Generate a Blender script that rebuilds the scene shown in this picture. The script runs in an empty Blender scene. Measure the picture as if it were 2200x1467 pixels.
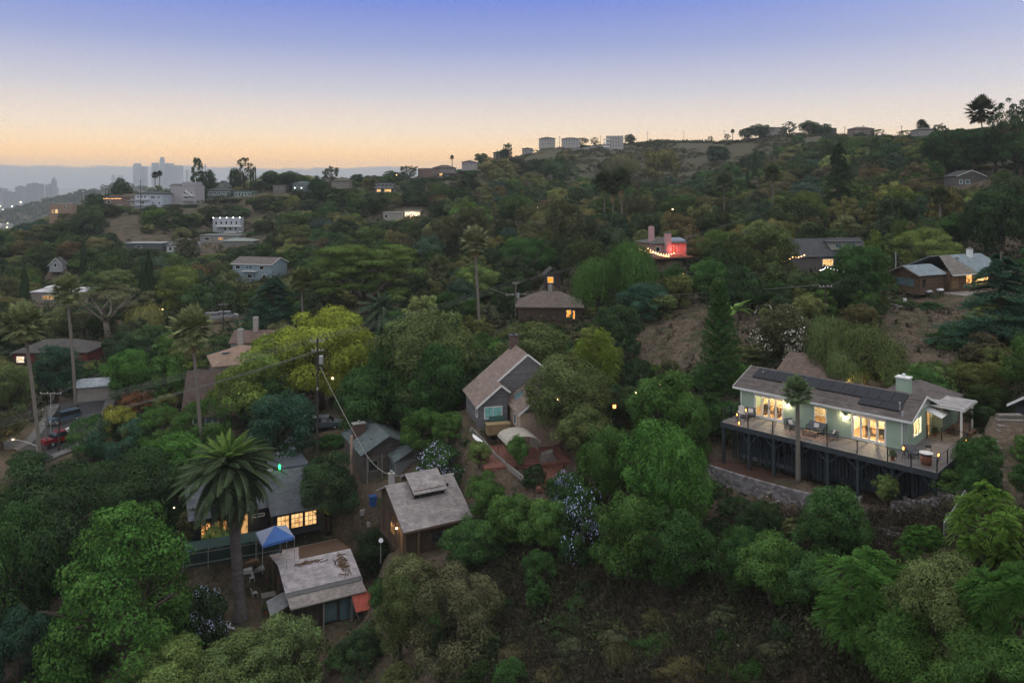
import bpy, math, random
import numpy as np
from mathutils import Vector, Matrix

random.seed(7)
RNG = np.random.default_rng(7)
R = math.radians
scene = bpy.context.scene
COL = scene.collection

# ------------------------------------------------------------------ camera
F, HZ, CZ = 1650.0, 400.0, 60.0          # focal length in photo pixels, horizon row, eye height
cam_data = bpy.data.cameras.new('camera')
cam = bpy.data.objects.new('camera', cam_data)
COL.objects.link(cam)
cam.location = (0, 0, CZ)
cam.rotation_euler = (R(90), 0, 0)
cam_data.sensor_width = 36.0
cam_data.lens = 36.0 * F / 2200.0
cam_data.shift_y = -(733.5 - HZ) / 2200.0
cam_data.clip_start = 0.5
cam_data.clip_end = 40000
scene.camera = cam

# ------------------------------------------------------------------ world / sky
world = bpy.data.worlds.new('World')
scene.world = world
world.use_nodes = True
SUN_AZ = R(-16)                           # left of the view axis
SUN_EL = R(-2.0)

def build_world():
  nt = world.node_tree
  N = nt.nodes
  N.clear()
  out = N.new('ShaderNodeOutputWorld')
  tc = N.new('ShaderNodeTexCoord')
  sep = N.new('ShaderNodeSeparateXYZ')
  nt.links.new(tc.outputs['Generated'], sep.inputs[0])

  def ramp(stops):
    r = N.new('ShaderNodeValToRGB')
    cr = r.color_ramp
    cr.interpolation = 'EASE' if False else 'LINEAR'
    while len(cr.elements) > 1:
      cr.elements.remove(cr.elements[-1])
    cr.elements[0].position = stops[0][0]
    cr.elements[0].color = (*stops[0][1], 1)
    for p, c in stops[1:]:
      e = cr.elements.new(p)
      e.color = (*c, 1)
    return r

  def math_(op, a=None, b=None, c=None):
    m = N.new('ShaderNodeMath')
    m.operation = op
    for i, v in enumerate((a, b, c)):
      if v is None:
        continue
      if isinstance(v, (int, float)):
        m.inputs[i].default_value = v
      else:
        nt.links.new(v, m.inputs[i])
    return m.outputs[0]
  z = sep.outputs['Z']
  # sunset half of the sky and the opposite half, by sine of elevation
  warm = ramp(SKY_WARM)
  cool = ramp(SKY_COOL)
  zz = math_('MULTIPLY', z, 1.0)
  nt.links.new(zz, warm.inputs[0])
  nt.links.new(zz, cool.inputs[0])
  sx, sy = math.sin(SUN_AZ), math.cos(SUN_AZ)
  dx = math_('MULTIPLY', sep.outputs['X'], sx)
  dd = math_('MULTIPLY_ADD', sep.outputs['Y'], sy, dx)
  mr = N.new('ShaderNodeMapRange')
  mr.interpolation_type = 'SMOOTHSTEP'
  mr.inputs['From Min'].default_value = -0.1
  mr.inputs['From Max'].default_value = 1.0
  nt.links.new(dd, mr.inputs['Value'])
  mix = N.new('ShaderNodeMix')
  mix.data_type = 'RGBA'
  nt.links.new(mr.outputs[0], mix.inputs[0])
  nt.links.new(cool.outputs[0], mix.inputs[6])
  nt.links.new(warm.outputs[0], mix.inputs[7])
  # far bank of low cloud lying along the horizon
  mp = N.new('ShaderNodeMapping')
  mp.inputs['Scale'].default_value = (9, 9, 26)
  nt.links.new(tc.outputs['Generated'], mp.inputs[0])
  no = N.new('ShaderNodeTexNoise')
  no.inputs['Scale'].default_value = 1.6
  no.inputs['Detail'].default_value = 7
  no.inputs['Roughness'].default_value = 0.62
  nt.links.new(mp.outputs[0], no.inputs['Vector'])
  edge = math_('MULTIPLY_ADD', no.outputs['Fac'], 0.013, 0.0175)
  mr2 = N.new('ShaderNodeMapRange')
  nt.links.new(math_('SUBTRACT', edge, z), mr2.inputs['Value'])
  mr2.inputs['From Min'].default_value = -0.0008
  mr2.inputs['From Max'].default_value = 0.0022
  bank = ramp([(0.0, (0.17, 0.24, 0.27)), (0.012, (0.21, 0.27, 0.29)), (0.022, (0.30, 0.31, 0.32)), (0.03, (0.42, 0.36, 0.34))])
  nt.links.new(zz, bank.inputs[0])
  mix2 = N.new('ShaderNodeMix')
  mix2.data_type = 'RGBA'
  nt.links.new(mr2.outputs[0], mix2.inputs[0])
  nt.links.new(mix.outputs[2], mix2.inputs[6])
  nt.links.new(bank.outputs[0], mix2.inputs[7])
  bg = N.new('ShaderNodeBackground')
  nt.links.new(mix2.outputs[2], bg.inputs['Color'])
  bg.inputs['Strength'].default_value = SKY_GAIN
  sky = N.new('ShaderNodeTexSky')
  sky.sky_type = 'NISHITA'
  sky.sun_disc = False
  sky.sun_elevation = SUN_EL
  sky.sun_rotation = SUN_AZ
  sky.air_density = 1.0
  sky.dust_density = 0.2
  sky.ozone_density = 1.0
  bs = N.new('ShaderNodeBackground')
  nt.links.new(sky.outputs[0], bs.inputs['Color'])
  bs.inputs['Strength'].default_value = 0.05
  add = N.new('ShaderNodeAddShader')
  nt.links.new(bg.outputs[0], add.inputs[0])
  nt.links.new(bs.outputs[0], add.inputs[1])
  nt.links.new(add.outputs[0], out.inputs['Surface'])

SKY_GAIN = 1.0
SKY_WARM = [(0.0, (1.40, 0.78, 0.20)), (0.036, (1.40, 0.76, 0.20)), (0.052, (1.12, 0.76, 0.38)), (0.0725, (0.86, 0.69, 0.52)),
      (0.12, (0.50, 0.49, 0.55)), (0.179, (0.235, 0.285, 0.53)), (0.235, (0.105, 0.175, 0.55)), (0.32, (0.24, 0.31, 0.62)), (0.6, (0.78, 0.80, 0.86)), (1.0, (1.20, 1.19, 1.15))]  # overhead stops raised past the sky in view, added light for the land
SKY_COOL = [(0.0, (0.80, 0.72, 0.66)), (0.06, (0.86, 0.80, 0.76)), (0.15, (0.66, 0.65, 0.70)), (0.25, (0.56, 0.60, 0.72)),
      (0.6, (0.80, 0.82, 0.86)), (1.0, (1.14, 1.14, 1.12))]  # unseen half behind the camera, brightened to lift the land
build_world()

sun_d = bpy.data.lights.new('sun', 'SUN')
sun_d.energy = 0.5
sun_d.angle = R(25)
sun_d.color = (1.0, 0.78, 0.55)
sun = bpy.data.objects.new('sun', sun_d)
COL.objects.link(sun)
_d = Vector((math.sin(SUN_AZ) * math.cos(R(6)), math.cos(SUN_AZ) * math.cos(R(6)), math.sin(R(6))))
sun.rotation_euler = _d.to_track_quat('Z', 'Y').to_euler()

vs = scene.view_settings
vs.view_transform = 'Standard'
vs.look = 'None'
vs.exposure = 0.38
vs.gamma = 1.0
vs.use_curve_mapping = False
cy = scene.cycles
cy.use_denoising = True
cy.denoiser = 'OPENIMAGEDENOISE'
cy.denoising_input_passes = 'RGB_ALBEDO_NORMAL'
cy.denoising_prefilter = 'FAST'
cy.max_bounces = 6
cy.diffuse_bounces = 2
cy.glossy_bounces = 2
cy.transmission_bounces = 3
cy.transparent_max_bounces = 12
cy.volume_bounces = 1
cy.sample_clamp_indirect = 4.0
cy.caustics_reflective = False
cy.caustics_refractive = False
cy.use_adaptive_sampling = True
cy.adaptive_threshold = 0.02
scene.render.film_transparent = False

# ------------------------------------------------------------------ projection helpers
def WP(px, py, D):
  return Vector(((px - 1100) / F * D, D, CZ - (py - HZ) / F * D))

def WZ(px, py, z):
  return WP(px, py, (CZ - z) * F / (py - HZ))

def PX(v):
  return 1100 + F * v[0] / v[1], HZ + F * (CZ - v[2]) / v[1]

# ------------------------------------------------------------------ objects
def link(o, parent=None):
  COL.objects.link(o)
  if parent is not None:
    o.parent = parent
  return o

def tag(o, label=None, cat=None, group=None, kind=None):
  if label:
    o['label'] = label
  if cat:
    o['category'] = cat
  if group:
    o['group'] = group
  if kind:
    o['kind'] = kind
  return o

def thing(name, label, cat, loc=(0, 0, 0), rz=0.0, group=None):
  o = bpy.data.objects.new(name, None)
  o.empty_display_size = 0.3
  o.location = loc
  o.rotation_euler = (0, 0, rz)
  link(o)
  return tag(o, label, cat, group)

class MB:
  """collects faces in local coordinates; build() makes ONE mesh object with metre-true UVs"""

  def __init__(self):
    self.v, self.f, self.m = [], [], []

  def add(self, vs, fs, mi=0):
    b = len(self.v)
    self.v += [tuple(p) for p in vs]
    self.f += [tuple(i + b for i in q) for q in fs]
    self.m += [mi] * len(fs)
    return self

  def box(self, x0, x1, y0, y1, z0, z1, mi=0):
    return self.add([(x0, y0, z0), (x1, y0, z0), (x1, y1, z0), (x0, y1, z0), (x0, y0, z1), (x1, y0, z1), (x1, y1, z1), (x0, y1, z1)],
            [(3, 2, 1, 0), (4, 5, 6, 7), (0, 1, 5, 4), (1, 2, 6, 5), (2, 3, 7, 6), (3, 0, 4, 7)], mi)

  def bar(self, a, b, w, h=None, mi=0):
    """square bar from a to b"""
    a, b = Vector(a), Vector(b)
    d = (b - a).normalized()
    up = Vector((0, 0, 1)) if abs(d.z) < 0.95 else Vector((0, 1, 0))
    s = d.cross(up).normalized() * (w / 2)
    u = s.cross(d).normalized() * ((h or w) / 2)
    vs = [p + q for p in (a, b) for q in (-s - u, s - u, s + u, -s + u)]
    return self.add(vs, [(0, 1, 2, 3), (7, 6, 5, 4), (0, 4, 5, 1), (1, 5, 6, 2), (2, 6, 7, 3), (3, 7, 4, 0)], mi)

  def tube(self, pts, rads, n=6, cap=True, mi=0):
    pts = [Vector(p) for p in pts]
    if isinstance(rads, (int, float)):
      rads = [rads] * len(pts)
    b = len(self.v)
    prev = None
    for i, p in enumerate(pts):
      d = (pts[min(i + 1, len(pts) - 1)] - pts[max(i - 1, 0)])
      if d.length < 1e-6:
        d = Vector((0, 0, 1))
      d.normalize()
      if prev is None:
        ax = Vector((1, 0, 0)) if abs(d.x) < 0.8 else Vector((0, 1, 0))
      else:
        ax = prev
      s = (ax - d * ax.dot(d)).normalized()
      prev = s
      t = d.cross(s)
      for k in range(n):
        a = 2 * math.pi * k / n
        self.v.append(tuple(p + (s * math.cos(a) + t * math.sin(a)) * rads[i]))
    for i in range(len(pts) - 1):
      for k in range(n):
        k2 = (k + 1) % n
        self.f.append((b + i * n + k, b + i * n + k2, b + (i + 1) * n + k2, b + (i + 1) * n + k))
        self.m.append(mi)
    if cap:
      self.f.append(tuple(b + k for k in reversed(range(n))))
      self.f.append(tuple(b + (len(pts) - 1) * n + k for k in range(n)))
      self.m += [mi, mi]
    return self

  def cyl(self, x, y, z0, z1, r0, r1=None, n=10, mi=0):
    return self.tube([(x, y, z0), (x, y, z1)], [r0, r0 if r1 is None else r1], n, True, mi)

  def slab(self, quad, t, mi=0):
    """a plate: quad (4 points, counter-clockwise from outside) pushed t along minus its normal"""
    q = [Vector(p) for p in quad]
    n = (q[1] - q[0]).cross(q[3] - q[0]).normalized()
    lo = [p - n * t for p in q]
    return self.add(q + lo, [(0, 1, 2, 3), (7, 6, 5, 4), (0, 4, 5, 1), (1, 5, 6, 2), (2, 6, 7, 3), (3, 7, 4, 0)], mi)

  def poly_slab(self, pts, t, mi=0):
    q = [Vector(p) for p in pts]
    n = (q[1] - q[0]).cross(q[2] - q[0]).normalized()
    k = len(q)
    fs = [tuple(range(k)), tuple(reversed(range(k, 2 * k)))]
    for i in range(k):
      j = (i + 1) % k
      fs.append((i, i + k, j + k, j))
    return self.add(q + [p - n * t for p in q], fs, mi)

  def prism(self, prof, y0, y1, mi=0):
    """profile of (x, z) points counter-clockwise seen from -y, run from y0 to y1"""
    k = len(prof)
    vs = [(x, y0, z) for x, z in prof] + [(x, y1, z) for x, z in prof]
    fs = [tuple(range(k)), tuple(reversed(range(k, 2 * k)))]
    for i in range(k):
      j = (i + 1) % k
      fs.append((i, i + k, j + k, j))
    return self.add(vs, fs, mi)

  def mesh(self, name, mats, smooth=False):
    me = bpy.data.meshes.new(name)
    me.from_pydata(self.v, [], self.f)
    for m in (mats if isinstance(mats, (list, tuple)) else [mats]):
      me.materials.append(m)
    if any(self.m):
      me.polygons.foreach_set('material_index', self.m)
    uv = me.uv_layers.new(name='UVMap')
    data = []
    Z = Vector((0, 0, 1))
    for p in me.polygons:
      n = p.normal
      u = Z.cross(n)
      u = Vector((1, 0, 0)) if u.length < 0.02 else u.normalized()
      v = n.cross(u)
      for li in p.loop_indices:
        co = me.vertices[me.loops[li].vertex_index].co
        data += [co.dot(u), co.dot(v)]
    uv.data.foreach_set('uv', data)
    if smooth:
      me.polygons.foreach_set('use_smooth', [True] * len(me.polygons))
    me.update()
    return me

  def build(self, name, mats, parent=None, label=None, smooth=False, **kw):
    o = bpy.data.objects.new(name, self.mesh(name, mats, smooth))
    link(o, parent)
    tag(o, label, **kw)
    return o

def inst(src, parent=None, loc=None, rot=None, scl=None, name=None):
  o = src.copy()
  if name:
    o.name = name
  link(o)
  o.parent = parent
  if loc is not None:
    o.location = loc
  if rot is not None:
    o.rotation_euler = rot
  if scl is not None:
    o.scale = scl
  return o

# ------------------------------------------------------------------ materials
_M = {}

def nodes_of(name):
  m = bpy.data.materials.new(name)
  m.use_nodes = True
  nt = m.node_tree
  nt.nodes.clear()
  return m, nt, nt.nodes.new('ShaderNodeOutputMaterial')

def mat(name, col, rough=0.8, noise=0.25, scale=3.0, bump=0.0, metal=0.0, spec=0.3, col2=None, stretch=(1, 1, 1), kind=None, ks=1.0, kc=None, rand=0.0):
  """procedural surface; kind: shingle, siding, board, block, brick, logs adds that relief from the metre-true UVs"""
  if name in _M:
    return _M[name]
  m, nt, out = nodes_of(name)
  N, L = nt.nodes, nt.links
  b = N.new('ShaderNodeBsdfPrincipled')
  b.inputs['Roughness'].default_value = rough
  b.inputs['Metallic'].default_value = metal
  b.inputs['Specular IOR Level'].default_value = spec
  L.new(b.outputs[0], out.inputs['Surface'])
  tc = N.new('ShaderNodeTexCoord')
  mp = N.new('ShaderNodeMapping')
  mp.inputs['Scale'].default_value = stretch
  L.new(tc.outputs['Object'], mp.inputs[0])
  no = N.new('ShaderNodeTexNoise')
  no.inputs['Scale'].default_value = scale
  no.inputs['Detail'].default_value = 5
  no.inputs['Roughness'].default_value = 0.6
  L.new(mp.outputs[0], no.inputs['Vector'])
  ramp = N.new('ShaderNodeValToRGB')
  ramp.color_ramp.elements[0].position = 0.3
  ramp.color_ramp.elements[1].position = 0.7
  c2 = col2 or tuple(c * (1 - noise) for c in col)
  c1 = tuple(min(1, c * (1 + noise * 0.5)) for c in col)
  ramp.color_ramp.elements[0].color = (*c2, 1)
  ramp.color_ramp.elements[1].color = (*c1, 1)
  L.new(no.outputs['Fac'], ramp.inputs[0])
  colsock = ramp.outputs[0]
  height = no.outputs['Fac']
  hs = bump
  if kind:
    br = N.new('ShaderNodeTexBrick')
    uv = N.new('ShaderNodeTexCoord')
    L.new(uv.outputs['UV'], br.inputs['Vector'])
    w, h, mort, off = {'shingle': (0.34, 0.17, 0.012, 0.5), 'siding': (60, 0.16, 0.012, 0), 'board': (0.3, 60, 0.02, 0),
             'block': (0.4, 0.2, 0.012, 0.5), 'brick': (0.22, 0.1, 0.01, 0.5), 'logs': (60, 0.28, 0.03, 0), 'tile': (0.3, 0.36, 0.02, 0.5),
             'panel': (1.0, 1.65, 0.02, 0), 'cells': (0.17, 0.17, 0.012, 0)}[kind]
    br.inputs['Scale'].default_value = 1.0
    br.inputs['Brick Width'].default_value = w * ks
    br.inputs['Row Height'].default_value = h * ks
    br.inputs['Mortar Size'].default_value = mort * ks
    br.inputs['Mortar Smooth'].default_value = 0.3
    br.offset = off
    br.inputs['Color1'].default_value = (0.78, 0.78, 0.78, 1)
    br.inputs['Color2'].default_value = (1.18, 1.15, 1.12, 1)
    br.inputs['Mortar'].default_value = (*(kc or (0.5, 0.5, 0.5)), 1)
    mul = N.new('ShaderNodeMix')
    mul.data_type = 'RGBA'
    mul.blend_type = 'MULTIPLY'
    mul.inputs[0].default_value = 1.0
    L.new(colsock, mul.inputs[6])
    L.new(br.outputs['Color'], mul.inputs[7])
    colsock = mul.outputs[2]
    height = br.outputs['Fac']
    hs = -0.6 if bump == 0 else -bump
  if rand:
    oi = N.new('ShaderNodeObjectInfo')
    rr = N.new('ShaderNodeMapRange')
    rr.inputs['To Min'].default_value = 1 - rand
    rr.inputs['To Max'].default_value = 1 + rand
    L.new(oi.outputs['Random'], rr.inputs['Value'])
    hv = N.new('ShaderNodeHueSaturation')
    L.new(colsock, hv.inputs['Color'])
    L.new(rr.outputs[0], hv.inputs['Value'])
    colsock = hv.outputs[0]
  L.new(colsock, b.inputs['Base Color'])
  if hs:
    bp = N.new('ShaderNodeBump')
    bp.inputs['Strength'].default_value = min(1, abs(hs))
    bp.inputs['Distance'].default_value = 0.03
    bp.invert = hs < 0
    L.new(height, bp.inputs['Height'])
    L.new(bp.outputs[0], b.inputs['Normal'])
  _M[name] = m
  return m

def emis(name, col, strength, noise=0.0, scale=2.0):
  if name in _M:
    return _M[name]
  m, nt, out = nodes_of(name)
  N, L = nt.nodes, nt.links
  e = N.new('ShaderNodeEmission')
  e.inputs['Strength'].default_value = strength
  e.inputs['Color'].default_value = (*col, 1)
  if noise:
    tc = N.new('ShaderNodeTexCoord')
    no = N.new('ShaderNodeTexNoise')
    no.inputs['Scale'].default_value = scale
    no.inputs['Detail'].default_value = 3
    L.new(tc.outputs['Object'], no.inputs['Vector'])
    r = N.new('ShaderNodeValToRGB')
    r.color_ramp.elements[0].position = 0.35
    r.color_ramp.elements[1].position = 0.6
    r.color_ramp.elements[0].color = (*(c * (1 - noise) * q for c, q in zip(col, (1, 0.8, 0.6))), 1)
    r.color_ramp.elements[1].color = (*col, 1)
    L.new(no.outputs['Fac'], r.inputs[0])
    L.new(r.outputs[0], e.inputs['Color'])
  L.new(e.outputs[0], out.inputs['Surface'])
  _M[name] = m
  return m

def glass(name='clear_glass', tint=(0.93, 0.96, 0.96), refl=0.12):
  if name in _M:
    return _M[name]
  m, nt, out = nodes_of(name)
  N, L = nt.nodes, nt.links
  t = N.new('ShaderNodeBsdfTransparent')
  t.inputs[0].default_value = (*tint, 1)
  g = N.new('ShaderNodeBsdfGlossy')
  g.inputs['Roughness'].default_value = 0.03
  mx = N.new('ShaderNodeMixShader')
  mx.inputs[0].default_value = refl
  L.new(t.outputs[0], mx.inputs[1])
  L.new(g.outputs[0], mx.inputs[2])
  L.new(mx.outputs[0], out.inputs['Surface'])
  _M[name] = m
  return m

def leaf_mat(name='foliage', trans=0.14):
  """leaf colour = the object's colour, varied leaf by leaf through the 'tint' attribute"""
  if name in _M:
    return _M[name]
  m, nt, out = nodes_of(name)
  N, L = nt.nodes, nt.links
  oi = N.new('ShaderNodeObjectInfo')
  at = N.new('ShaderNodeAttribute')
  at.attribute_name = 'tint'
  sep = N.new('ShaderNodeSeparateColor')
  L.new(at.outputs['Color'], sep.inputs[0])
  hsv = N.new('ShaderNodeHueSaturation')
  L.new(oi.outputs['Color'], hsv.inputs['Color'])
  h = N.new('ShaderNodeMapRange')
  h.inputs['To Min'].default_value = 0.485
  h.inputs['To Max'].default_value = 0.525
  L.new(sep.outputs[1], h.inputs['Value'])
  L.new(h.outputs[0], hsv.inputs['Hue'])
  v = N.new('ShaderNodeMapRange')
  v.inputs['To Min'].default_value = 0.38
  v.inputs['To Max'].default_value = 1.9
  L.new(sep.outputs[0], v.inputs['Value'])
  L.new(v.outputs[0], hsv.inputs['Value'])
  d = N.new('ShaderNodeBsdfDiffuse')
  t = N.new('ShaderNodeBsdfTranslucent')
  L.new(hsv.outputs[0], d.inputs[0])
  L.new(hsv.outputs[0], t.inputs[0])
  mx = N.new('ShaderNodeMixShader')
  mx.inputs[0].default_value = trans
  L.new(d.outputs[0], mx.inputs[1])
  L.new(t.outputs[0], mx.inputs[2])
  L.new(mx.outputs[0], out.inputs['Surface'])
  _M[name] = m
  return m

def point_light(name, loc, col, watts, size=0.08, parent=None):
  d = bpy.data.lights.new(name, 'POINT')
  d.energy = watts
  d.color = col
  d.shadow_soft_size = size
  o = bpy.data.objects.new(name, d)
  link(o, parent)
  o.location = loc
  return o

# ------------------------------------------------------------------ terrain
# (photo column, distance, ground height)
CTRL = [
  (-900, 14, 22), (0, 14, 24), (1100, 14, 31), (2200, 14, 41), (3000, 14, 46),
  (-900, 30, 19), (0, 30, 20), (600, 30, 24), (1100, 30, 29), (1600, 30, 33.5), (2200, 30, 39), (3000, 30, 44),
  (-900, 45, 17), (0, 45, 17.5), (500, 45, 19), (900, 45, 25), (1300, 45, 29), (1700, 45, 32.5), (2060, 45, 37), (2160, 46, 41), (2180, 54, 43), (2290, 50, 43), (2600, 45, 44),
  (-600, 60, 16), (0, 60, 15.5), (400, 60, 15.5), (700, 60, 18), (1000, 60, 24), (1300, 60, 28.5), (1600, 60, 33), (1850, 60, 34.8), (2080, 60, 37.5), (2600, 60, 42),
  (-600, 78, 17), (0, 78, 17), (300, 78, 16.3), (515, 76, 16.5), (690, 76, 18), (915, 75, 25.2), (1100, 74, 29), (1190, 78, 31.6), (1350, 78, 32), (1600, 78, 37), (1900, 74, 38.5), (2200, 80, 40.5), (2600, 80, 44),
  (0, 95, 20), (250, 95, 20.5), (480, 88, 21.8), (800, 95, 25.8), (1080, 89, 33.2), (1300, 95, 34), (1500, 95, 37.5), (1750, 90, 40), (2000, 95, 40),
  (0, 125, 22.5), (130, 112, 22.2), (300, 125, 23), (550, 135, 27), (800, 125, 27), (1000, 125, 31.5), (1200, 130, 34), (1450, 120, 38), (1700, 130, 41), (2000, 128, 42.6), (2250, 125, 44.5),
  (0, 200, 27), (300, 190, 27), (600, 180, 29), (800, 175, 31), (1050, 165, 35), (1180, 150, 33.6), (1435, 195, 41), (1800, 160, 42.5), (2000, 170, 47), (2250, 165, 49),
  (0, 300, 31), (300, 290, 32), (600, 270, 35), (900, 270, 39), (1200, 270, 43), (1300, 290, 46), (1600, 270, 48), (1900, 240, 54), (2200, 210, 60),
  (-300, 400, 24), (0, 400, 31), (70, 400, 36), (150, 400, 41), (350, 380, 45), (600, 370, 43), (900, 360, 47), (1300, 400, 52), (1500, 350, 52), (1900, 300, 60), (2200, 260, 70),
  (-300, 430, 18), (0, 430, 28), (60, 430, 35), (120, 430, 42), (240, 425, 49.5), (320, 422, 51.5), (400, 425, 54.5), (500, 430, 57), (700, 432, 60), (850, 435, 61.5), (950, 455, 64),
  (1030, 520, 74), (1110, 600, 85), (1180, 680, 93), (1320, 655, 94.5), (1400, 685, 100), (1550, 670, 99.5), (1620, 620, 98), (1750, 560, 98), (1900, 500, 92), (2050, 380, 84.5), (2200, 290, 79.5), (2500, 290, 84),
  (480, 345, 35.5), (490, 362, 37), (480, 382, 41.5), (850, 330, 43), (860, 350, 44.8), (470, 415, 50.5), (530, 415, 51.5), (630, 418, 54), (750, 420, 55), (830, 403, 54), (320, 404, 48.5), (390, 404, 50), (640, 445, 58), (450, 445, 56),
  (1300, 560, 67), (1500, 500, 66), (1700, 430, 70), (1150, 560, 70), (1050, 450, 58), (1400, 600, 84),
  (-300, 620, 0), (0, 600, -12), (120, 560, 2), (200, 620, 0), (400, 640, 12), (700, 640, 20), (950, 700, 30), (1200, 900, 60), (1500, 900, 70), (1900, 800, 70), (2200, 600, 70), (2600, 600, 75),
  (-300, 900, -22), (0, 900, -22), (200, 900, -22), (500, 1000, -22), (900, 1100, -10), (1300, 1300, 20), (1800, 1300, 30), (2400, 1300, 30),
]
PADS = []       # (x, y, radius, z) levelled ground under houses
_c = np.array(CTRL, float)
_cu = (_c[:, 0] - 1100) / F * 2.2
_cv = np.log(_c[:, 1]) * 1.0
_cz = _c[:, 2]

def _phi(r2):
  return np.sqrt(r2 + 0.012)

_A = _phi((_cu[:, None] - _cu) ** 2 + (_cv[:, None] - _cv) ** 2)
_n = len(_cz)
_K = np.zeros((_n + 3, _n + 3))
_K[:_n, :_n] = _A - np.eye(_n) * 0.02
_K[:_n, _n:] = np.stack([np.ones(_n), _cu, _cv], 1)
_K[_n:, :_n] = _K[:_n, _n:].T
_w = np.linalg.solve(_K, np.concatenate([_cz, np.zeros(3)]))

def _vnoise(x, y, seed=0):
  """smooth value noise, vectorised"""
  xi, yi = np.floor(x).astype(np.int64), np.floor(y).astype(np.int64)
  fx, fy = x - xi, y - yi
  fx, fy = fx * fx * (3 - 2 * fx), fy * fy * (3 - 2 * fy)

  def h(a, b):
    n = (a * 374761393 + b * 668265263 + seed * 974634777) & 0xffffffff
    n = ((n ^ (n >> 13)) * 1274126177) & 0xffffffff
    return ((n ^ (n >> 16)) & 0xffff) / 65535.0 - 0.5
  return (h(xi, yi) * (1 - fx) + h(xi + 1, yi) * fx) * (1 - fy) + (h(xi, yi + 1) * (1 - fx) + h(xi + 1, yi + 1) * fx) * fy

def base_height(X, Y):
  X, Y = np.atleast_1d(np.asarray(X, float)), np.atleast_1d(np.asarray(Y, float))
  Yc = np.clip(Y, 12, None)
  u = np.clip(X / Yc, -1.6, 1.6) * 2.2
  v = np.log(Yc)
  sh = u.shape
  u, v = u.ravel(), v.ravel()
  z = np.empty(len(u))
  for i in range(0, len(u), 20000):
    uu, vv = u[i:i + 20000], v[i:i + 20000]
    z[i:i + 20000] = _phi((uu[:, None] - _cu) ** 2 + (vv[:, None] - _cv) ** 2) @ _w[:_n] + _w[_n] + _w[_n + 1] * uu + _w[_n + 2] * vv
  z = z.reshape(sh)
  t = np.clip((Yc - 850) / 500, 0, 1)
  t = t * t * (3 - 2 * t)
  z = z * (1 - t) + (-30) * t
  # a low wooded hill out in the basin
  for (hx, hy, am, sx, sy) in ((-1000, 1900, 62, 75, 300), (-1085, 1850, 34, 60, 260), (-1160, 1800, 14, 60, 240), (-925, 2050, 50, 80, 260), (-840, 2100, 36, 70, 260)):
    z = z + am * np.exp(-((X - hx) / sx) ** 2 - ((Yc - hy) / sy) ** 2)
  z = z + np.clip((Yc - 1450) / 200, 0, 1) * np.clip((z + 28) / 20, 0, 1) * 9 * _vnoise(X / 33, Yc / 33, 8)
  # broken ground
  amp = np.clip((Yc - 60) / 260, 0, 1) * np.clip((1000 - Yc) / 400, 0, 1)
  z = z + amp * (4.0 * _vnoise(X / 47, Yc / 47, 1) + 2.0 * _vnoise(X / 19, Yc / 19, 2)) + 0.7 * _vnoise(X / 6.5, Yc / 6.5, 3) * np.clip((700 - Yc) / 500, 0, 1)
  return z

def height(X, Y):
  z = base_height(X, Y)
  X, Y = np.atleast_1d(np.asarray(X, float)), np.atleast_1d(np.asarray(Y, float))
  for (cx, cy_, r, pz) in PADS:
    d = np.sqrt((X - cx) ** 2 + (Y - cy_) ** 2)
    t = np.clip((r * 1.4 - d) / (r * 0.4), 0, 1)
    t = t * t * (3 - 2 * t)
    z = z * (1 - t) + pz * t
  return z

def gh(x, y):
  return float(height(x, y)[0])

_DS = np.exp(np.linspace(math.log(32), math.log(900), 420))

def ground_hit(px, py):
  """where the sight line through a photo pixel meets the ground: (x, y, z)"""
  X = (px - 1100) / F * _DS
  z = height(X, _DS)
  ray = CZ - (py - HZ) / F * _DS
  k = np.nonzero(ray <= z)[0]
  i = int(k[0]) if len(k) else len(_DS) - 1
  return float(X[i]), float(_DS[i]), float(z[i])

# ------------------------------------------------------------------ vegetation prototypes
LEAF = leaf_mat()
BARK = mat('bark', (0.085, 0.065, 0.05), 0.95, 0.4, 6, 0.6, stretch=(4, 4, 1))
BARK_PALE = mat('pale_bark', (0.23, 0.2, 0.165), 0.9, 0.35, 5, 0.5, stretch=(3, 3, 1))
BARK_PALM = mat('palm_bark', (0.19, 0.165, 0.14), 0.95, 0.35, 4, 0.6, stretch=(1, 1, 5))

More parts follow.
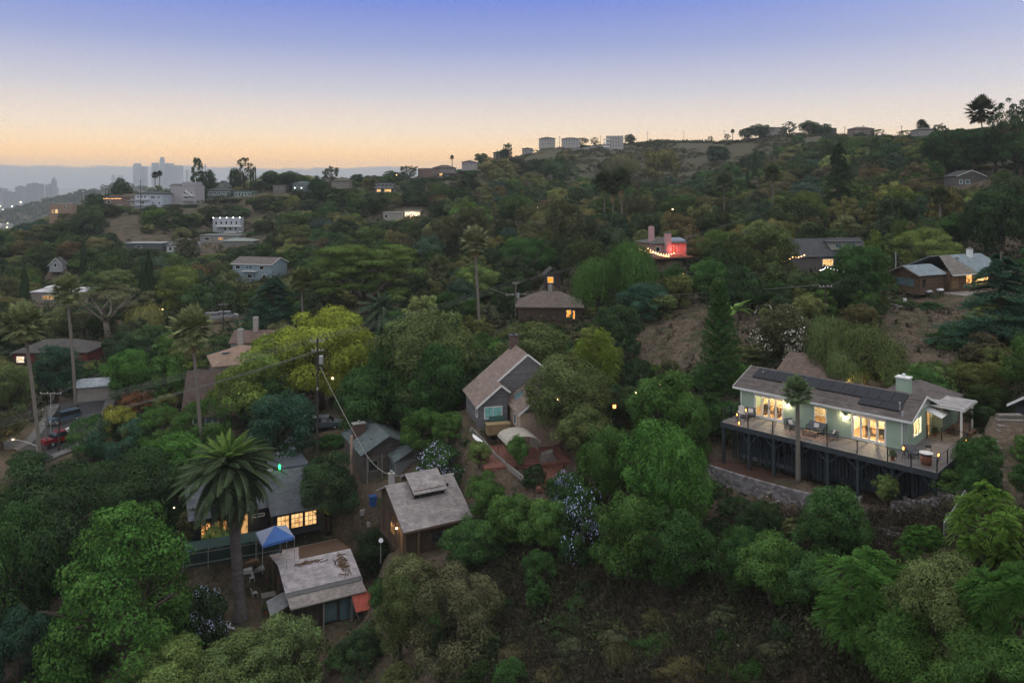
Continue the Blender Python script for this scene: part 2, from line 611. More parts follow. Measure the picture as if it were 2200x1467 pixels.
def leaf_mesh(name, P, Nn, size, tint, aspect=1.9, axis=None, m=None):
  """one diamond-ish quad per leaf; P points, Nn normals, size lengths, tint (value, hue) 0..1"""
  n = len(P)
  Nn = Nn / (np.linalg.norm(Nn, axis=1, keepdims=True) + 1e-9)
  if axis is None:
    axis = RNG.normal(size=(n, 3))
  U = axis - Nn * np.sum(axis * Nn, 1, keepdims=True)
  U /= (np.linalg.norm(U, axis=1, keepdims=True) + 1e-9)
  V = np.cross(Nn, U)
  s = np.asarray(size).reshape(-1, 1) * 0.5
  a, b = U * s, V * s / aspect
  k = 0.25
  V4 = np.stack([P - a, P - a * k + b, P + a, P - a * k - b], 1).reshape(-1, 3)
  me = bpy.data.meshes.new(name)
  me.vertices.add(4 * n)
  me.vertices.foreach_set('co', V4.astype(np.float32).ravel())
  me.loops.add(4 * n)
  me.loops.foreach_set('vertex_index', np.arange(4 * n, dtype=np.int32))
  me.polygons.add(n)
  me.polygons.foreach_set('loop_start', np.arange(0, 4 * n, 4, dtype=np.int32))
  try:
    me.polygons.foreach_set('loop_total', np.full(n, 4, dtype=np.int32))
  except Exception:
    pass
  at = me.color_attributes.new('tint', 'FLOAT_COLOR', 'POINT')
  c = np.zeros((n, 4, 4), np.float32)
  c[:, :, 0] = np.clip(tint[:, 0], 0, 1)[:, None]
  c[:, :, 1] = np.clip(tint[:, 1], 0, 1)[:, None]
  c[:, :, 3] = 1
  at.data.foreach_set('color', c.ravel())
  me.materials.append(m or LEAF)
  me.update(calc_edges=True)
  me.validate()
  return me

def rdir(n, rng, up=0.0):
  d = rng.normal(size=(n, 3))
  d /= np.linalg.norm(d, axis=1, keepdims=True)
  d[:, 2] += up
  return d / np.linalg.norm(d, axis=1, keepdims=True)

def crown_clumps(kind, rng):
  """clump centres (unit box, z 0..1), clump radii"""
  if kind == 'broad':
    n = 84
    d = rdir(n, rng, 0.25)
    az = np.arctan2(d[:, 1], d[:, 0])
    k1, k2 = rng.uniform(0, 6.3, 2)
    lob = 0.86 + 0.14 * np.cos(2 * az + k1) * (1 - np.abs(d[:, 2])) + 0.10 * np.cos(5 * az + k2)
    r = rng.uniform(0.5, 1.06, n) * lob
    c = d * r[:, None] * np.array([0.41, 0.41, 0.42]) + np.array([0, 0, 0.46])
    return c, rng.uniform(0.055, 0.125, n) * (1.35 - 0.45 * rng.uniform(size=n))
  if kind == 'lumpy':
    n = 44
    d = rdir(n, rng, 0.35)
    c = d * rng.uniform(0.6, 1.0, (n, 1)) * np.array([0.38, 0.38, 0.40]) + np.array([0, 0, 0.48])
    return c, rng.uniform(0.07, 0.15, n)
  if kind == 'round':
    n = 60
    d = rdir(n, rng, 0.1)
    c = d * rng.uniform(0.8, 0.92, (n, 1)) * np.array([0.42, 0.42, 0.43]) + np.array([0, 0, 0.47])
    return c, rng.uniform(0.09, 0.13, n)
  if kind == 'sparse':
    n = 46
    d = rdir(n, rng, 0.4)
    c = d * rng.uniform(0.55, 1.02, (n, 1)) * np.array([0.44, 0.44, 0.46]) + np.array([0, 0, 0.45])
    return c, rng.uniform(0.035, 0.095, n)
  if kind == 'conical':
    n = 170
    z = rng.uniform(0.0, 0.97, n) ** 1.35
    az = rng.uniform(0, 6.28, n)
    r = 0.44 * (1.02 - z) ** 0.52 * rng.uniform(0.6, 1.05, n)
    return np.stack([r * np.cos(az), r * np.sin(az), z], 1), rng.uniform(0.05, 0.095, n)
  if kind == 'mound':
    n = 56
    d = rdir(n, rng, 0.6)
    d[:, 2] = np.abs(d[:, 2])
    c = d * rng.uniform(0.65, 1.0, (n, 1)) * np.array([0.42, 0.42, 0.8]) + np.array([0, 0, 0.03])
    return c, rng.uniform(0.07, 0.14, n)
  raise KeyError(kind)

def crown(kind, n_leaf, size, seed):
  rng = np.random.default_rng(seed)
  nm = 'crown'
  if kind in ('broad', 'lumpy', 'round', 'sparse', 'conical', 'mound'):
    c, rc = crown_clumps(kind, rng)
    nc = len(c)
    w = rc ** 2
    idx = rng.choice(nc, n_leaf, p=w / w.sum())
    d = rdir(n_leaf, rng, 0.25)
    ctr = c.mean(0)
    out = c - ctr
    out /= np.linalg.norm(out, axis=1, keepdims=True) + 1e-9
    d = d + out[idx] * 0.45
    d /= np.linalg.norm(d, axis=1, keepdims=True)
    sub = 1 + 0.22 * np.sin(d[:, 0] * 9 + idx) * np.sin(d[:, 1] * 9 + idx * 2) + 0.1 * rng.normal(size=n_leaf)
    P = c[idx] + d * (rc[idx] * sub)[:, None] * np.array([1, 1, 0.85 if kind != 'conical' else 0.8])
    keep = np.ones(n_leaf, bool)
    for j in range(nc):
      q = np.linalg.norm((P - c[j]) / np.array([1, 1, 0.85]), axis=1)
      keep &= ~((q < rc[j] * 0.6) & (idx != j))
    P, d, idx = P[keep], d[keep], idx[keep]
    Nn = d + rng.normal(size=P.shape) * 0.36
    ct = rng.uniform(0.05, 0.95, nc)
    chh = rng.uniform(0.2, 0.8, nc)
    tint = np.stack([ct[idx] * 0.55 + rng.uniform(0, 0.5, len(P)), chh[idx] * 0.6 + rng.uniform(0, 0.4, len(P))], 1)
    ax = d + rng.normal(size=P.shape) * 0.8
    ax[:, 2] -= 0.5
    return leaf_mesh(nm, P, Nn, size * rng.uniform(0.6, 1.35, len(P)), tint, 1.8, ax)
  if kind == 'weeping':
    ns = n_leaf // 14
    d = rdir(ns, rng, 0.55)
    d[:, 2] = np.abs(d[:, 2])
    nb = 16
    bc = rdir(nb, rng, 0.5) * np.array([0.24, 0.24, 0.2]) + np.array([0, 0, 0.62])
    j = rng.integers(0, nb, ns)
    top = bc[j] + d * np.array([0.2, 0.2, 0.2]) * rng.uniform(0.75, 1.05, (ns, 1))
    L = rng.uniform(0.12, 0.55, ns) * np.clip(top[:, 2] + 0.1, 0.2, 1)
    t = rng.uniform(0, 1, (ns, 14))
    P = np.repeat(top[:, None, :], 14, 1)
    out = top - np.array([0, 0, 0.5])
    out[:, 2] = 0
    out /= np.linalg.norm(out, axis=1, keepdims=True) + 1e-6
    P[:, :, 2] -= t * L[:, None]
    P[:, :, :2] += (out[:, None, :2] * (0.06 * np.sqrt(t))[..., None])
    P = P.reshape(-1, 3) + rng.normal(size=(ns * 14, 3)) * 0.008
    P[:, 2] = np.clip(P[:, 2], 0.0, 1)
    Nn = np.repeat(d * np.array([1, 1, 0.6]) + out * 0.3, 14, 0) + rng.normal(size=P.shape) * 0.35
    ax = np.tile([0, 0, -1.0], (len(P), 1)) + rng.normal(size=P.shape) * 0.25
    ct = rng.uniform(0.2, 0.7, nb)
    tint = np.stack([ct[np.repeat(j, 14)] * 0.6 + rng.uniform(0, 0.4, len(P)), rng.uniform(0.2, 0.8, len(P))], 1)
    return leaf_mesh(nm, P, Nn, size * rng.uniform(0.8, 1.5, len(P)), tint, 2.8, ax)
  if kind == 'cypress':
    z = rng.uniform(0, 1, n_leaf) ** 0.95
    az = rng.uniform(0, 6.28, n_leaf)
    prof = 0.46 * np.minimum(1, (z + 0.02) * 7) ** 0.5 * (1 - z ** 2.2) ** 0.75
    r = prof * (0.85 + 0.15 * np.sin(az * 5 + z * 14) + 0.07 * rng.normal(size=n_leaf))
    P = np.stack([r * np.cos(az), r * np.sin(az), z], 1)
    Nn = np.stack([np.cos(az), np.sin(az), 0.3 + 0 * z], 1) + rng.normal(size=P.shape) * 0.3
    ax = np.tile([0, 0, 1.0], (n_leaf, 1)) + rng.normal(size=P.shape) * 0.3
    tint = np.stack([rng.uniform(0.1, 0.7, n_leaf), rng.uniform(0.3, 0.7, n_leaf)], 1)
    return leaf_mesh(nm, P, Nn, size * rng.uniform(0.7, 1.3, n_leaf), tint, 2.4, ax)
  if kind in ('cedar', 'star_pine', 'pine'):
    Ps, Ns, As, T = [], [], [], []
    if kind == 'cedar':
      branches = []
      nb = 75
      for i in range(nb):
        z = 0.08 + 0.88 * (i / nb) + rng.uniform(-0.015, 0.015)
        L = 0.5 * (1.02 - z) ** 0.75 * rng.uniform(0.6, 1.05) + 0.04
        branches.append((z, rng.uniform(0, 6.28), L, 0.03, -0.10, 0.35))
    elif kind == 'star_pine':
      branches = []
      for i in range(26):
        z = 0.05 + 0.92 * i / 26
        for k in range(7):
          L = 0.48 * (1.03 - z) ** 0.7 * rng.uniform(0.82, 1.05) + 0.02
          branches.append((z + rng.uniform(-.004, .004), k * 0.8976 + i * 0.4 + rng.uniform(-.15, .15), L, -0.01, 0.05, 0.2))
    else:
      branches = []
      for i in range(58):
        z = 0.3 + 0.62 * rng.uniform() ** 0.7
        L = 0.46 * math.sqrt(max(0.05, 1 - ((z - 0.45) / 0.58) ** 2)) * rng.uniform(0.45, 1.0)
        branches.append((z, rng.uniform(0, 6.28), L, 0.1, 0.12, 0.0))
    per = max(6, n_leaf // len(branches))
    for (z, a, L, rise, tip, spread) in branches:
      e = np.array([math.cos(a), math.sin(a), 0])
      s = np.array([-math.sin(a), math.cos(a), 0])
      if kind == 'pine':
        c = e * L + np.array([0, 0, z])
        dd = rdir(per, rng, 0.7)
        rr = rng.uniform(0.07, 0.1)
        P = c + dd * rr * rng.uniform(0.4, 1.1, (per, 1)) * np.array([1.25, 1.25, 0.6])
        Nn = dd + rng.normal(size=P.shape) * 0.7
        ax = dd + rng.normal(size=P.shape) * 0.2 + np.array([0, 0, 0.5])
        t0 = rng.uniform(0.1, 0.5)
        tn = np.stack([t0 + 0.35 * dd[:, 2].clip(0) + rng.uniform(0, 0.25, per), rng.uniform(0.2, 0.7, per)], 1)
      else:
        t = rng.uniform(0.12, 1, per) ** 0.8
        wd = spread * L * np.sin(np.clip(t, 0, 1) * math.pi * 0.85) * rng.uniform(-1, 1, per)
        P = e * (t * L)[:, None] + s * wd[:, None] + np.array([0, 0, 1]) * (z + rise * t + tip * t ** 2 * (1 if kind == 'cedar' else 1))[:, None]
        P = P + rng.normal(size=P.shape) * np.array([0.004, 0.004, 0.006])
        Nn = np.tile([0, 0, 1.0], (per, 1)) + rng.normal(size=P.shape) * 0.45
        ax = e + s * (wd[:, None] * 4) + rng.normal(size=P.shape) * 0.3
        if kind == 'star_pine':
          ax = ax + np.array([0, 0, 0.9])
          Nn = rng.normal(size=P.shape)
        t0 = rng.uniform(0.1, 0.6)
        tn = np.stack([t0 * 0.6 + 0.25 * t + rng.uniform(0, 0.25, per), rng.uniform(0.3, 0.7, per)], 1)
      Ps.append(P)
      Ns.append(Nn)
      As.append(ax)
      T.append(tn)
    P = np.concatenate(Ps)
    return leaf_mesh(nm, P, np.concatenate(Ns), size * rng.uniform(0.7, 1.3, len(P)), np.concatenate(T), 2.6, np.concatenate(As))
  if kind in ('pinnate', 'feather'):
    nl = 11
    nf = n_leaf // (nl * 2)
    if kind == 'pinnate':
      cc, rc = crown_clumps('lumpy', rng)
      j = rng.integers(0, len(cc), nf)
      d = rdir(nf, rng, 0.6)
      base = cc[j] + d * (rc[j] * 0.7)[:, None]
      e = d * np.array([1, 1, 0.35])
      L = rng.uniform(0.06, 0.105, nf)
      droop = 0.5
    else:
      npl = 15
      az = rng.uniform(0, 6.28, npl)
      rr = rng.uniform(0.05, 0.42, npl)
      hz = 1.0 - 0.5 * rr / 0.42 * rng.uniform(0.3, 1.0, npl)
      j = rng.integers(0, npl, nf)
      t = rng.uniform(0.12, 1, nf) ** 0.7
      base = np.stack([rr[j] * np.cos(az[j]) * (0.35 + 0.65 * t), rr[j] * np.sin(az[j]) * (0.35 + 0.65 * t), hz[j] * t], 1)
      wr = 0.10 * np.sin(np.clip(t * 0.92 + 0.06, 0, 1) * math.pi) ** 0.6
      d = rdir(nf, rng, 0.3)
      base += d * wr[:, None] * np.array([1, 1, 0.6])
      e = d + np.array([0, 0, 0.5])
      L = rng.uniform(0.06, 0.12, nf)
      droop = 0.9
    e /= np.linalg.norm(e, axis=1, keepdims=True)
    side = np.cross(e, [0, 0, 1.0])
    side /= np.linalg.norm(side, axis=1, keepdims=True) + 1e-6
    up = np.cross(side, e)
    Ps, Ns, As = [], [], []
    tv = rng.uniform(0.15, 0.95, nf) * 0.6 + 0.15
    th = rng.uniform(0.2, 0.8, nf)
    for k in range(nl):
      t = (k + 0.7) / nl
      for sg in (-1, 1):
        lw = (0.028 if kind == 'pinnate' else 0.04) * math.sin(math.pi * (0.15 + 0.75 * t))
        p = base + e * (t * L)[:, None] + side * sg * lw * 0.6
        p[:, 2] -= droop * L * t * t
        Ps.append(p)
        Ns.append(up + side * sg * 0.25 + rng.normal(size=p.shape) * 0.12)
        As.append(side * sg + e * 0.6 - np.array([0, 0, 0.25]))
    P = np.concatenate(Ps)
    tint = np.stack([np.tile(tv, nl * 2), np.tile(th, nl * 2)], 1)
    return leaf_mesh(nm, P, np.concatenate(Ns), size * rng.uniform(0.85, 1.15, len(P)), tint, 3.2, np.concatenate(As))
  if kind == 'twigs':
    n = n_leaf
    az = rng.uniform(0, 6.28, n)
    el = np.arcsin(rng.uniform(0.05, 1, n))
    r = rng.uniform(0.2, 1, n) ** 0.6
    d = np.stack([np.cos(az) * np.cos(el), np.sin(az) * np.cos(el), np.sin(el)], 1)
    P = d * r[:, None] * np.array([0.5, 0.5, 0.95])
    ax = d + rng.normal(size=d.shape) * 0.5
    tint = np.stack([rng.uniform(0, 1, n), rng.uniform(0, 1, n)], 1)
    return leaf_mesh(nm, P, rng.normal(size=d.shape), size * rng.uniform(0.6, 1.6, n), tint, 7.0, ax)
  raise KeyError(kind)

_PROTO = {}
LODS = {-1: (42000, 0.0185), 0: (24000, 0.025), 1: (10500, 0.039), 2: (3600, 0.066), 3: (1100, 0.12)}
GAIN = (1.14, 1.22, 1.0)

def tone(c, j=1.0):
  return (c[0] * GAIN[0] * j, c[1] * GAIN[1] * j, c[2] * GAIN[2] * j, 1)

LOD_KIND = {'weeping': (1.25, 0.9), 'cypress': (0.6, 1.3), 'cedar': (1.1, 1.0), 'star_pine': (1.5, 0.85), 'pine': (1.0, 1.2), 'pinnate': (1.8, 1.1), 'feather': (1.6, 1.0),
      'sparse': (0.45, 0.95), 'twigs': (0.7, 1.3), 'round': (1.2, 0.85), 'conical': (1.1, 1.0), 'mound': (0.8, 1.1), 'broad': (1.15, 0.95), 'lumpy': (1.0, 1.0)}
NVAR = {'broad': 4, 'lumpy': 3, 'sparse': 3, 'pinnate': 3, 'weeping': 2, 'mound': 3}

def crown_proto(kind, lod, var):
  key = (kind, lod, var)
  if key not in _PROTO:
    n, s = LODS[lod]
    a, b = LOD_KIND[kind]
    _PROTO[key] = crown(kind, int(n * a), s * b, 100 + hash((len(kind), lod, var, ord(kind[0]), ord(kind[2]))) % 10000)
  return _PROTO[key]

def flowers_proto(lod, var):
  key = ('flowers', lod, var)
  if key not in _PROTO:
    rng = np.random.default_rng(55 + var)
    c, rc = crown_clumps('mound', rng)
    n = 1500
    idx = rng.integers(0, len(c), n)
    g = rng.uniform(size=len(c)) < 0.75
    idx = idx[g[idx]]
    d = rdir(len(idx), rng, 0.5)
    P = c[idx] + d * (rc[idx] * 1.12)[:, None]
    tint = np.stack([rng.uniform(0.2, 0.9, len(P)), rng.uniform(0, 1, len(P))], 1)
    _PROTO[key] = leaf_mesh('flowers', P, d, 0.022 * rng.uniform(0.6, 1.5, len(P)), tint, 1.1)
  return _PROTO[key]

def trunk_proto(style, var):
  key = ('trunk', style, var)
  if key in _PROTO:
    return _PROTO[key]
  rng = random.Random(31 * var + len(style))
  mb = MB()
  if style == 'straight':
    mb.tube([(0, 0, 0), (0.004, 0, 0.5), (0, 0.004, 1)], [0.022, 0.016, 0.006], 8)
    for i in range(26):
      z = 0.2 + 0.75 * i / 26
      a = i * 2.4
      L = 0.36 * (1 - z) + 0.04
      mb.tube([(0, 0, z), (math.cos(a) * L * .5, math.sin(a) * L * .5, z + .02), (math.cos(a) * L, math.sin(a) * L, z + 0.02)], [0.006, 0.004, 0.0015], 4, False)
    m = BARK
  elif style == 'single':
    mb.tube([(0, 0, 0), (0.01, 0, 0.4), (0, 0.01, 0.8)], [0.03, 0.022, 0.012], 7)
    m = BARK
  else:
    lean = rng.uniform(-0.05, 0.05)
    mb.tube([(0, 0, 0), (lean * .5, 0.01, 0.22), (lean, 0, 0.45)], [0.042, 0.032, 0.028], 8)
    for k in range(6):
      a = k * 1.05 + rng.uniform(-.3, .3)
      L = rng.uniform(0.22, 0.38)
      z1 = rng.uniform(0.6, 0.75)
      z2 = rng.uniform(0.8, 0.98)
      x1, y1 = math.cos(a) * L * 0.5, math.sin(a) * L * 0.5
      x2, y2 = math.cos(a + .3) * L, math.sin(a + .3) * L
      mb.tube([(lean, 0, 0.42), (lean + x1, y1, z1), (x2, y2, z2)], [0.022, 0.014, 0.005], 6, False)
      for q in (-0.7, 0.6):
        mb.tube([(lean + x1, y1, z1), (x1 + math.cos(a + q) * .14, y1 + math.sin(a + q) * .14, z1 + .14), (x1 + math.cos(a + q) * .24, y1 + math.sin(a + q) * .24, z1 + .2)], [0.010, 0.006, 0.002], 5, False)
    m = BARK if style == 'limbs' else BARK_PALE
  _PROTO[key] = mb.mesh('trunk', m, True)
  return _PROTO[key]

TRUNK_OF = {'star_pine': 'straight', 'cedar': 'straight', 'cypress': 'single', 'mound': 'single', 'twigs': 'single', 'feather': 'single'}
TREE_SPOTS = []     # (x, y, radius, top z, name) of every hand-placed tree

def tree_at(name, label, cat, x, y, z0, cb, ztop, w, kind, col, lod, group=None, var=None, trunk=None, flowers=None, rz=None, lean=0.0):
  """a tree: Empty > trunk, crown (> or flowers). crown spans z0+cb .. ztop, w metres across"""
  if var is None:
    var = random.randrange(NVAR.get(kind, 2))
  t = thing(name, label, cat, (x, y, z0), random.uniform(0, 6.28) if rz is None else rz, group)
  if lean:
    t.rotation_euler[0] = lean
  hc = ztop - z0 - cb
  c = bpy.data.objects.new('crown', crown_proto(kind, lod, var))
  link(c, t)
  c.location = (0, 0, cb)
  c.scale = (w, w, hc)
  j = random.uniform(0.86, 1.16)
  c.color = tone(col, j)
  st = trunk or TRUNK_OF.get(kind, 'limbs')
  k = bpy.data.objects.new('trunk', trunk_proto(st, random.randrange(3)))
  link(k, t)
  k.location = (0, 0, -0.3)
  if st == 'straight':
    k.location = (0, 0, cb * 0.0)
    k.scale = (w, w, ztop - z0)
  else:
    k.scale = (w, w, cb + hc * 0.7)
  if flowers:
    f = bpy.data.objects.new('flowers', flowers_proto(lod, var))
    link(f, t)
    f.location = (0, 0, cb)
    f.scale = (w * 1.02, w * 1.02, hc * 1.02)
    f.color = (*flowers, 1)
  TREE_SPOTS.append((x, y, w / 2, ztop, name))
  return t

def tree(name, label, px, top, base, w, kind, col, cat='tree', group=None, D=None, cb=None, **kw):
  """placed from the photograph: column px, crown top row, row where its foot stands, crown width in photo pixels"""
  if D is None:
    x, y, z = ground_hit(px, base)
  else:
    x, y = (px - 1100) / F * D, D
    z = gh(x, y)
  wm = w / F * y
  ztop = CZ - (top - HZ) / F * y
  H = ztop - z
  if cb is None:
    cb = 0.12 if kind not in ('broad', 'lumpy', 'round') else 0.1
  lod = -1 if w > 215 else 0 if w > 105 else 1 if w > 48 else 2 if w > 20 else 3
  return tree_at(name, label, cat, x, y, z - 0.1, max(H * cb, 0.0), ztop, wm, kind, col, lod, group, **kw)

# ---- palms
def fan_palm_parts(seed):
  key = ('fan', seed)
  if key in _PROTO:
    return _PROTO[key]
  rng = np.random.default_rng(seed)
  P, Nn, A, S, T = [], [], [], [], []
  P2, N2, A2, S2, T2 = [], [], [], [], []
  for i in range(62):
    el = math.radians(88 - 165 * (i / 62) ** 0.8)
    dead = i > 49
    a = i * 2.39996
    e = np.array([math.cos(a) * math.cos(el), math.sin(a) * math.cos(el), math.sin(el)])
    L = rng.uniform(0.6, 0.85) * (0.6 if dead else 1)
    fan_c = e * L * 0.55
    side = np.cross(e, [0, 0, 1.0])
    side /= np.linalg.norm(side) + 1e-6
    up = np.cross(side, e)
    t0 = rng.uniform(0.2, 0.8)
    for k in range(13):
      th = (k - 6) / 6 * 1.25
      dr = e * math.cos(th) + side * math.sin(th)
      l = 0.36 * (1 - 0.25 * abs(th))
      p = fan_c + dr * l * 0.55 - np.array([0, 0, 0.10 * (0.4 + abs(th) * 0.5)]) * (1.2 if not dead else 0.6)
      dr2 = dr - np.array([0, 0, 0.45])
      tgt = (P2, N2, A2, S2, T2) if dead else (P, Nn, A, S, T)
      tgt[0].append(p)
      tgt[1].append(up + rng.normal(size=3) * 0.15)
      tgt[2].append(dr2)
      tgt[3].append(l)
      tgt[4].append((t0 * .7 + rng.uniform(0, .3), rng.uniform(.3, .7)))
    # stalk
    tgt[0].append(e * L * 0.3)
    tgt[1].append(up)
    tgt[2].append(e)
    tgt[3].append(L * 0.6)
    tgt[4].append((0.7, 0.3))
  ar = np.array
  g = leaf_mesh('crown', ar(P), ar(Nn), ar(S) * 1.2, ar(T), 3.1, ar(A))
  d = leaf_mesh('dead_fronds', ar(P2), ar(N2), ar(S2) * 1.2, ar(T2), 4.2, ar(A2))
  _PROTO[key] = (g, d)
  return _PROTO[key]

def fan_palm(label, px, crown_py, base, w, lean_px=0, col=(0.17, 0.19, 0.085), group=None, D=None, seed=3, skirt=1.0, trunk_w=None, name='fan_palm'):
  if D is None:
    x, y, z = ground_hit(px + lean_px, base)
  else:
    x, y = (px + lean_px - 1100) / F * D, D
    z = gh(x, y)
  H = CZ - (crown_py - HZ) / F * y - z
  dx = -lean_px / F * y
  s = w / F * y / 1.15
  t = thing(name, label, 'palm tree', (x, y, z), 0, group)
  tw = (trunk_w or 0.36) * (1 if w > 30 else 1.15)
  mb = MB()
  n = 9
  pts = [(dx * (i / n) ** 1.3, 0, -0.3 + (H + 0.3) * i / n) for i in range(n + 1)]
  mb.tube(pts, [tw * (0.75 if i else 1.05) * (1 - 0.28 * i / n) for i in range(n + 1)], 8)
  mb.build('trunk', BARK_PALM, t, smooth=True)
  g, d = fan_palm_parts(seed)
  c = bpy.data.objects.new('crown', g)
  link(c, t)
  c.location = (dx, 0, H)
  c.scale = (s, s, s)
  c.rotation_euler = (0, 0, random.uniform(0, 6))
  c.color = (*col, 1)
  if skirt:
    k = bpy.data.objects.new('dead_fronds', d)
    link(k, t)
    k.location = (dx, 0, H - 0.1 * s)
    k.scale = (s * .62, s * .62, s * skirt * 0.95)
    k.color = (0.30, 0.22, 0.12, 1)
  TREE_SPOTS.append((x, y, 1.0, z + H, 'fan_palm'))
  return t

def date_frond(seed, n=34, lod=1.0):
  """an arching pinnate frond of unit length along +x"""
  key = ('frond', seed, n)
  if key in _PROTO:
    return _PROTO[key]
  rng = np.random.default_rng(seed)
  P, Nn, A, S, T = [], [], [], [], []
  for k in range(n):
    t = 0.08 + 0.92 * k / n
    x = t
    z = 0.30 * t - 0.60 * t ** 2.1
    dx, dz = 1, 0.34 - 1.36 * t ** 1.2
    e = np.array([dx, 0, dz])
    e /= np.linalg.norm(e)
    lw = 0.21 * math.sin(math.pi * min(1, 0.14 + t * 0.86)) ** 0.7 + 0.02
    for sg in (-1, 1):
      ax = np.array([e[0] * 0.75, sg * 0.8, e[2] * 0.75 - 0.35]) + rng.normal(size=3) * 0.06
      ax /= np.linalg.norm(ax)
      P.append(np.array([x, 0, z]) + ax * lw * 0.5)
      nn = np.cross(ax, [0, sg * 1.0, 0]) + np.array([0, sg * 0.3, 1.0])
      Nn.append(nn)
      A.append(ax)
      S.append(lw)
      T.append((0.25 + 0.35 * rng.uniform() + 0.15 * t, rng.uniform(.35, .65)))
    P.append(np.array([x, 0, z]))
    Nn.append(np.array([-e[2], 0, e[0]]))
    A.append(e)
    S.append(0.09)
    T.append((0.85, 0.3))
  ar = np.array
  _PROTO[key] = leaf_mesh('frond', ar(P), ar(Nn), ar(S), ar(T), 5.5 if n > 20 else 3.6, ar(A))
  return _PROTO[key]

def date_palm(label, px, crown_py, base, w, lean_px, D=None, n_fr=135, hero=True, col=(0.062, 0.088, 0.045), group=None, tw=0.5):
  if D is None:
    x, y, z = ground_hit(px + lean_px, base)
  else:
    x, y = (px + lean_px - 1100) / F * D, D
    z = gh(x, y)
  H = CZ - (crown_py - HZ) / F * y - z
  dx = -lean_px / F * y
  Lf = w / F * y / 2 * 1.12
  t = thing('date_palm', label, 'palm tree', (x, y, z), 0, group)
  mb = MB()
  n = 40
  pts, rads = [], []
  for i in range(n + 1):
    f = i / n
    pts.append((dx * f ** 1.1, 0, -0.3 + (H + 0.3) * f))
    rads.append(tw * (1.55 - 4.6 * f if f < 0.1 else 1.09 - 0.22 * f + (0.12 if f > 0.9 else 0)) * (1 + 0.09 * (i % 2)))
  mb.tube(pts, rads, 14)
  mb.build('trunk', BARK_PALM_DARK, t, smooth=True)
  frs = []
  for i in range(n_fr):
    f = i / n_fr
    pitch = 80 - 150 * f ** 0.8
    L = Lf * (0.62 + 0.42 * min(1, f * 2.4)) * random.uniform(0.9, 1.08)
    o = bpy.data.objects.new('frond', date_frond(i % 4 + 11, 34 if hero else 14))
    rz, ry = i * 2.39996, -R(pitch)
    o.scale = (L, L, L)
    c = Vector(col)
    if f < 0.16:
      c = Vector((col[0] * 1.7, col[1] * 1.9, col[2] * 0.9))
    elif f > 0.93:
      c = Vector((0.17, 0.12, 0.06))
    elif f > 0.75:
      c = Vector((col[0] * 0.85, col[1] * 0.8, col[2] * 0.9))
    o.color = (*c, 1)
    o.scale.z = L * random.uniform(.8, 1.35)
    o.rotation_euler = (random.uniform(-.4, .4), ry + random.uniform(-.12, .12), rz)
    o.location = (dx + 0.3 * math.cos(rz) * f, 0.3 * math.sin(rz) * f, H - 0.4 * f)
    frs.append(o)
  if hero:
    for o in frs:
      link(o, t)
  else:
    # far palm: fronds joined into one crown
    V, tints, = [], []
    me = bpy.data.meshes.new('crown')
    vs, cs = [], []
    for o in frs:
      src = o.data
      co = np.empty(len(src.vertices) * 3, np.float32)
      src.vertices.foreach_get('co', co)
      co = co.reshape(-1, 3)
      M = np.array(Matrix.LocRotScale(o.location, o.rotation_euler, o.scale))
      vs.append(co @ M[:3, :3].T + M[:3, 3])
      q = np.empty(len(co) * 4, np.float32)
      src.color_attributes['tint'].data.foreach_get('color', q)
      cs.append(q.reshape(-1, 4))
    co = np.concatenate(vs)
    qn = len(co) // 4
    me.vertices.add(len(co))
    me.vertices.foreach_set('co', co.astype(np.float32).ravel())
    me.loops.add(len(co))
    me.loops.foreach_set('vertex_index', np.arange(len(co), dtype=np.int32))
    me.polygons.add(qn)
    me.polygons.foreach_set('loop_start', np.arange(0, len(co), 4, dtype=np.int32))
    a = me.color_attributes.new('tint', 'FLOAT_COLOR', 'POINT')
    a.data.foreach_set('color', np.concatenate(cs).ravel())
    me.materials.append(LEAF)
    me.update(calc_edges=True)
    c = bpy.data.objects.new('crown', me)
    link(c, t)
    c.color = (*col, 1)
    for o in frs:
      bpy.data.objects.remove(o)
  TREE_SPOTS.append((x, y, 1.2, z + H, 'date_palm'))
  return t

BARK_PALM_DARK = mat('date_palm_bark', (0.13, 0.115, 0.11), 0.95, 0.3, 3, 0.8, kind='tile', ks=0.9)

# ------------------------------------------------------------------ building kit
WHITE = mat('white_trim', (0.72, 0.72, 0.70), 0.6, 0.12, 8)
DARKTRIM = mat('dark_trim', (0.05, 0.05, 0.055), 0.6, 0.2, 6)
BROWNTRIM = mat('brown_trim', (0.10, 0.06, 0.04), 0.7, 0.3, 6)
IRON = mat('black_metal', (0.02, 0.02, 0.022), 0.45, 0.2, 8, metal=0.6)
STEEL = mat('galvanised_steel', (0.42, 0.43, 0.44), 0.5, 0.2, 8, metal=0.5)
WOODGREY = mat('weathered_wood', (0.24, 0.22, 0.20), 0.85, 0.35, 4, 0.3, stretch=(1, 8, 8))
WOODBROWN = mat('brown_wood', (0.16, 0.095, 0.055), 0.8, 0.35, 4, 0.3, stretch=(1, 8, 8))
CONCRETE = mat('concrete', (0.33, 0.32, 0.30), 0.9, 0.25, 2, 0.25)
GLASS_DARK = mat('dark_window_glass', (0.02, 0.025, 0.03), 0.08, 0.1, 2, spec=0.9)
GLASS_SKY = mat('sky_window_glass', (0.10, 0.17, 0.19), 0.12, 0.3, 1.2, spec=0.9)
LIT = emis('lit_window', (1.0, 0.62, 0.24), 1.1, 0.75, 1.7)
LIT_DIM = emis('dim_lit_window', (1.0, 0.55, 0.2), 0.55, 0.8, 1.6)
LIT_WHITE = emis('bright_lit_window', (1.0, 0.85, 0.62), 1.3, 0.5, 1.5)
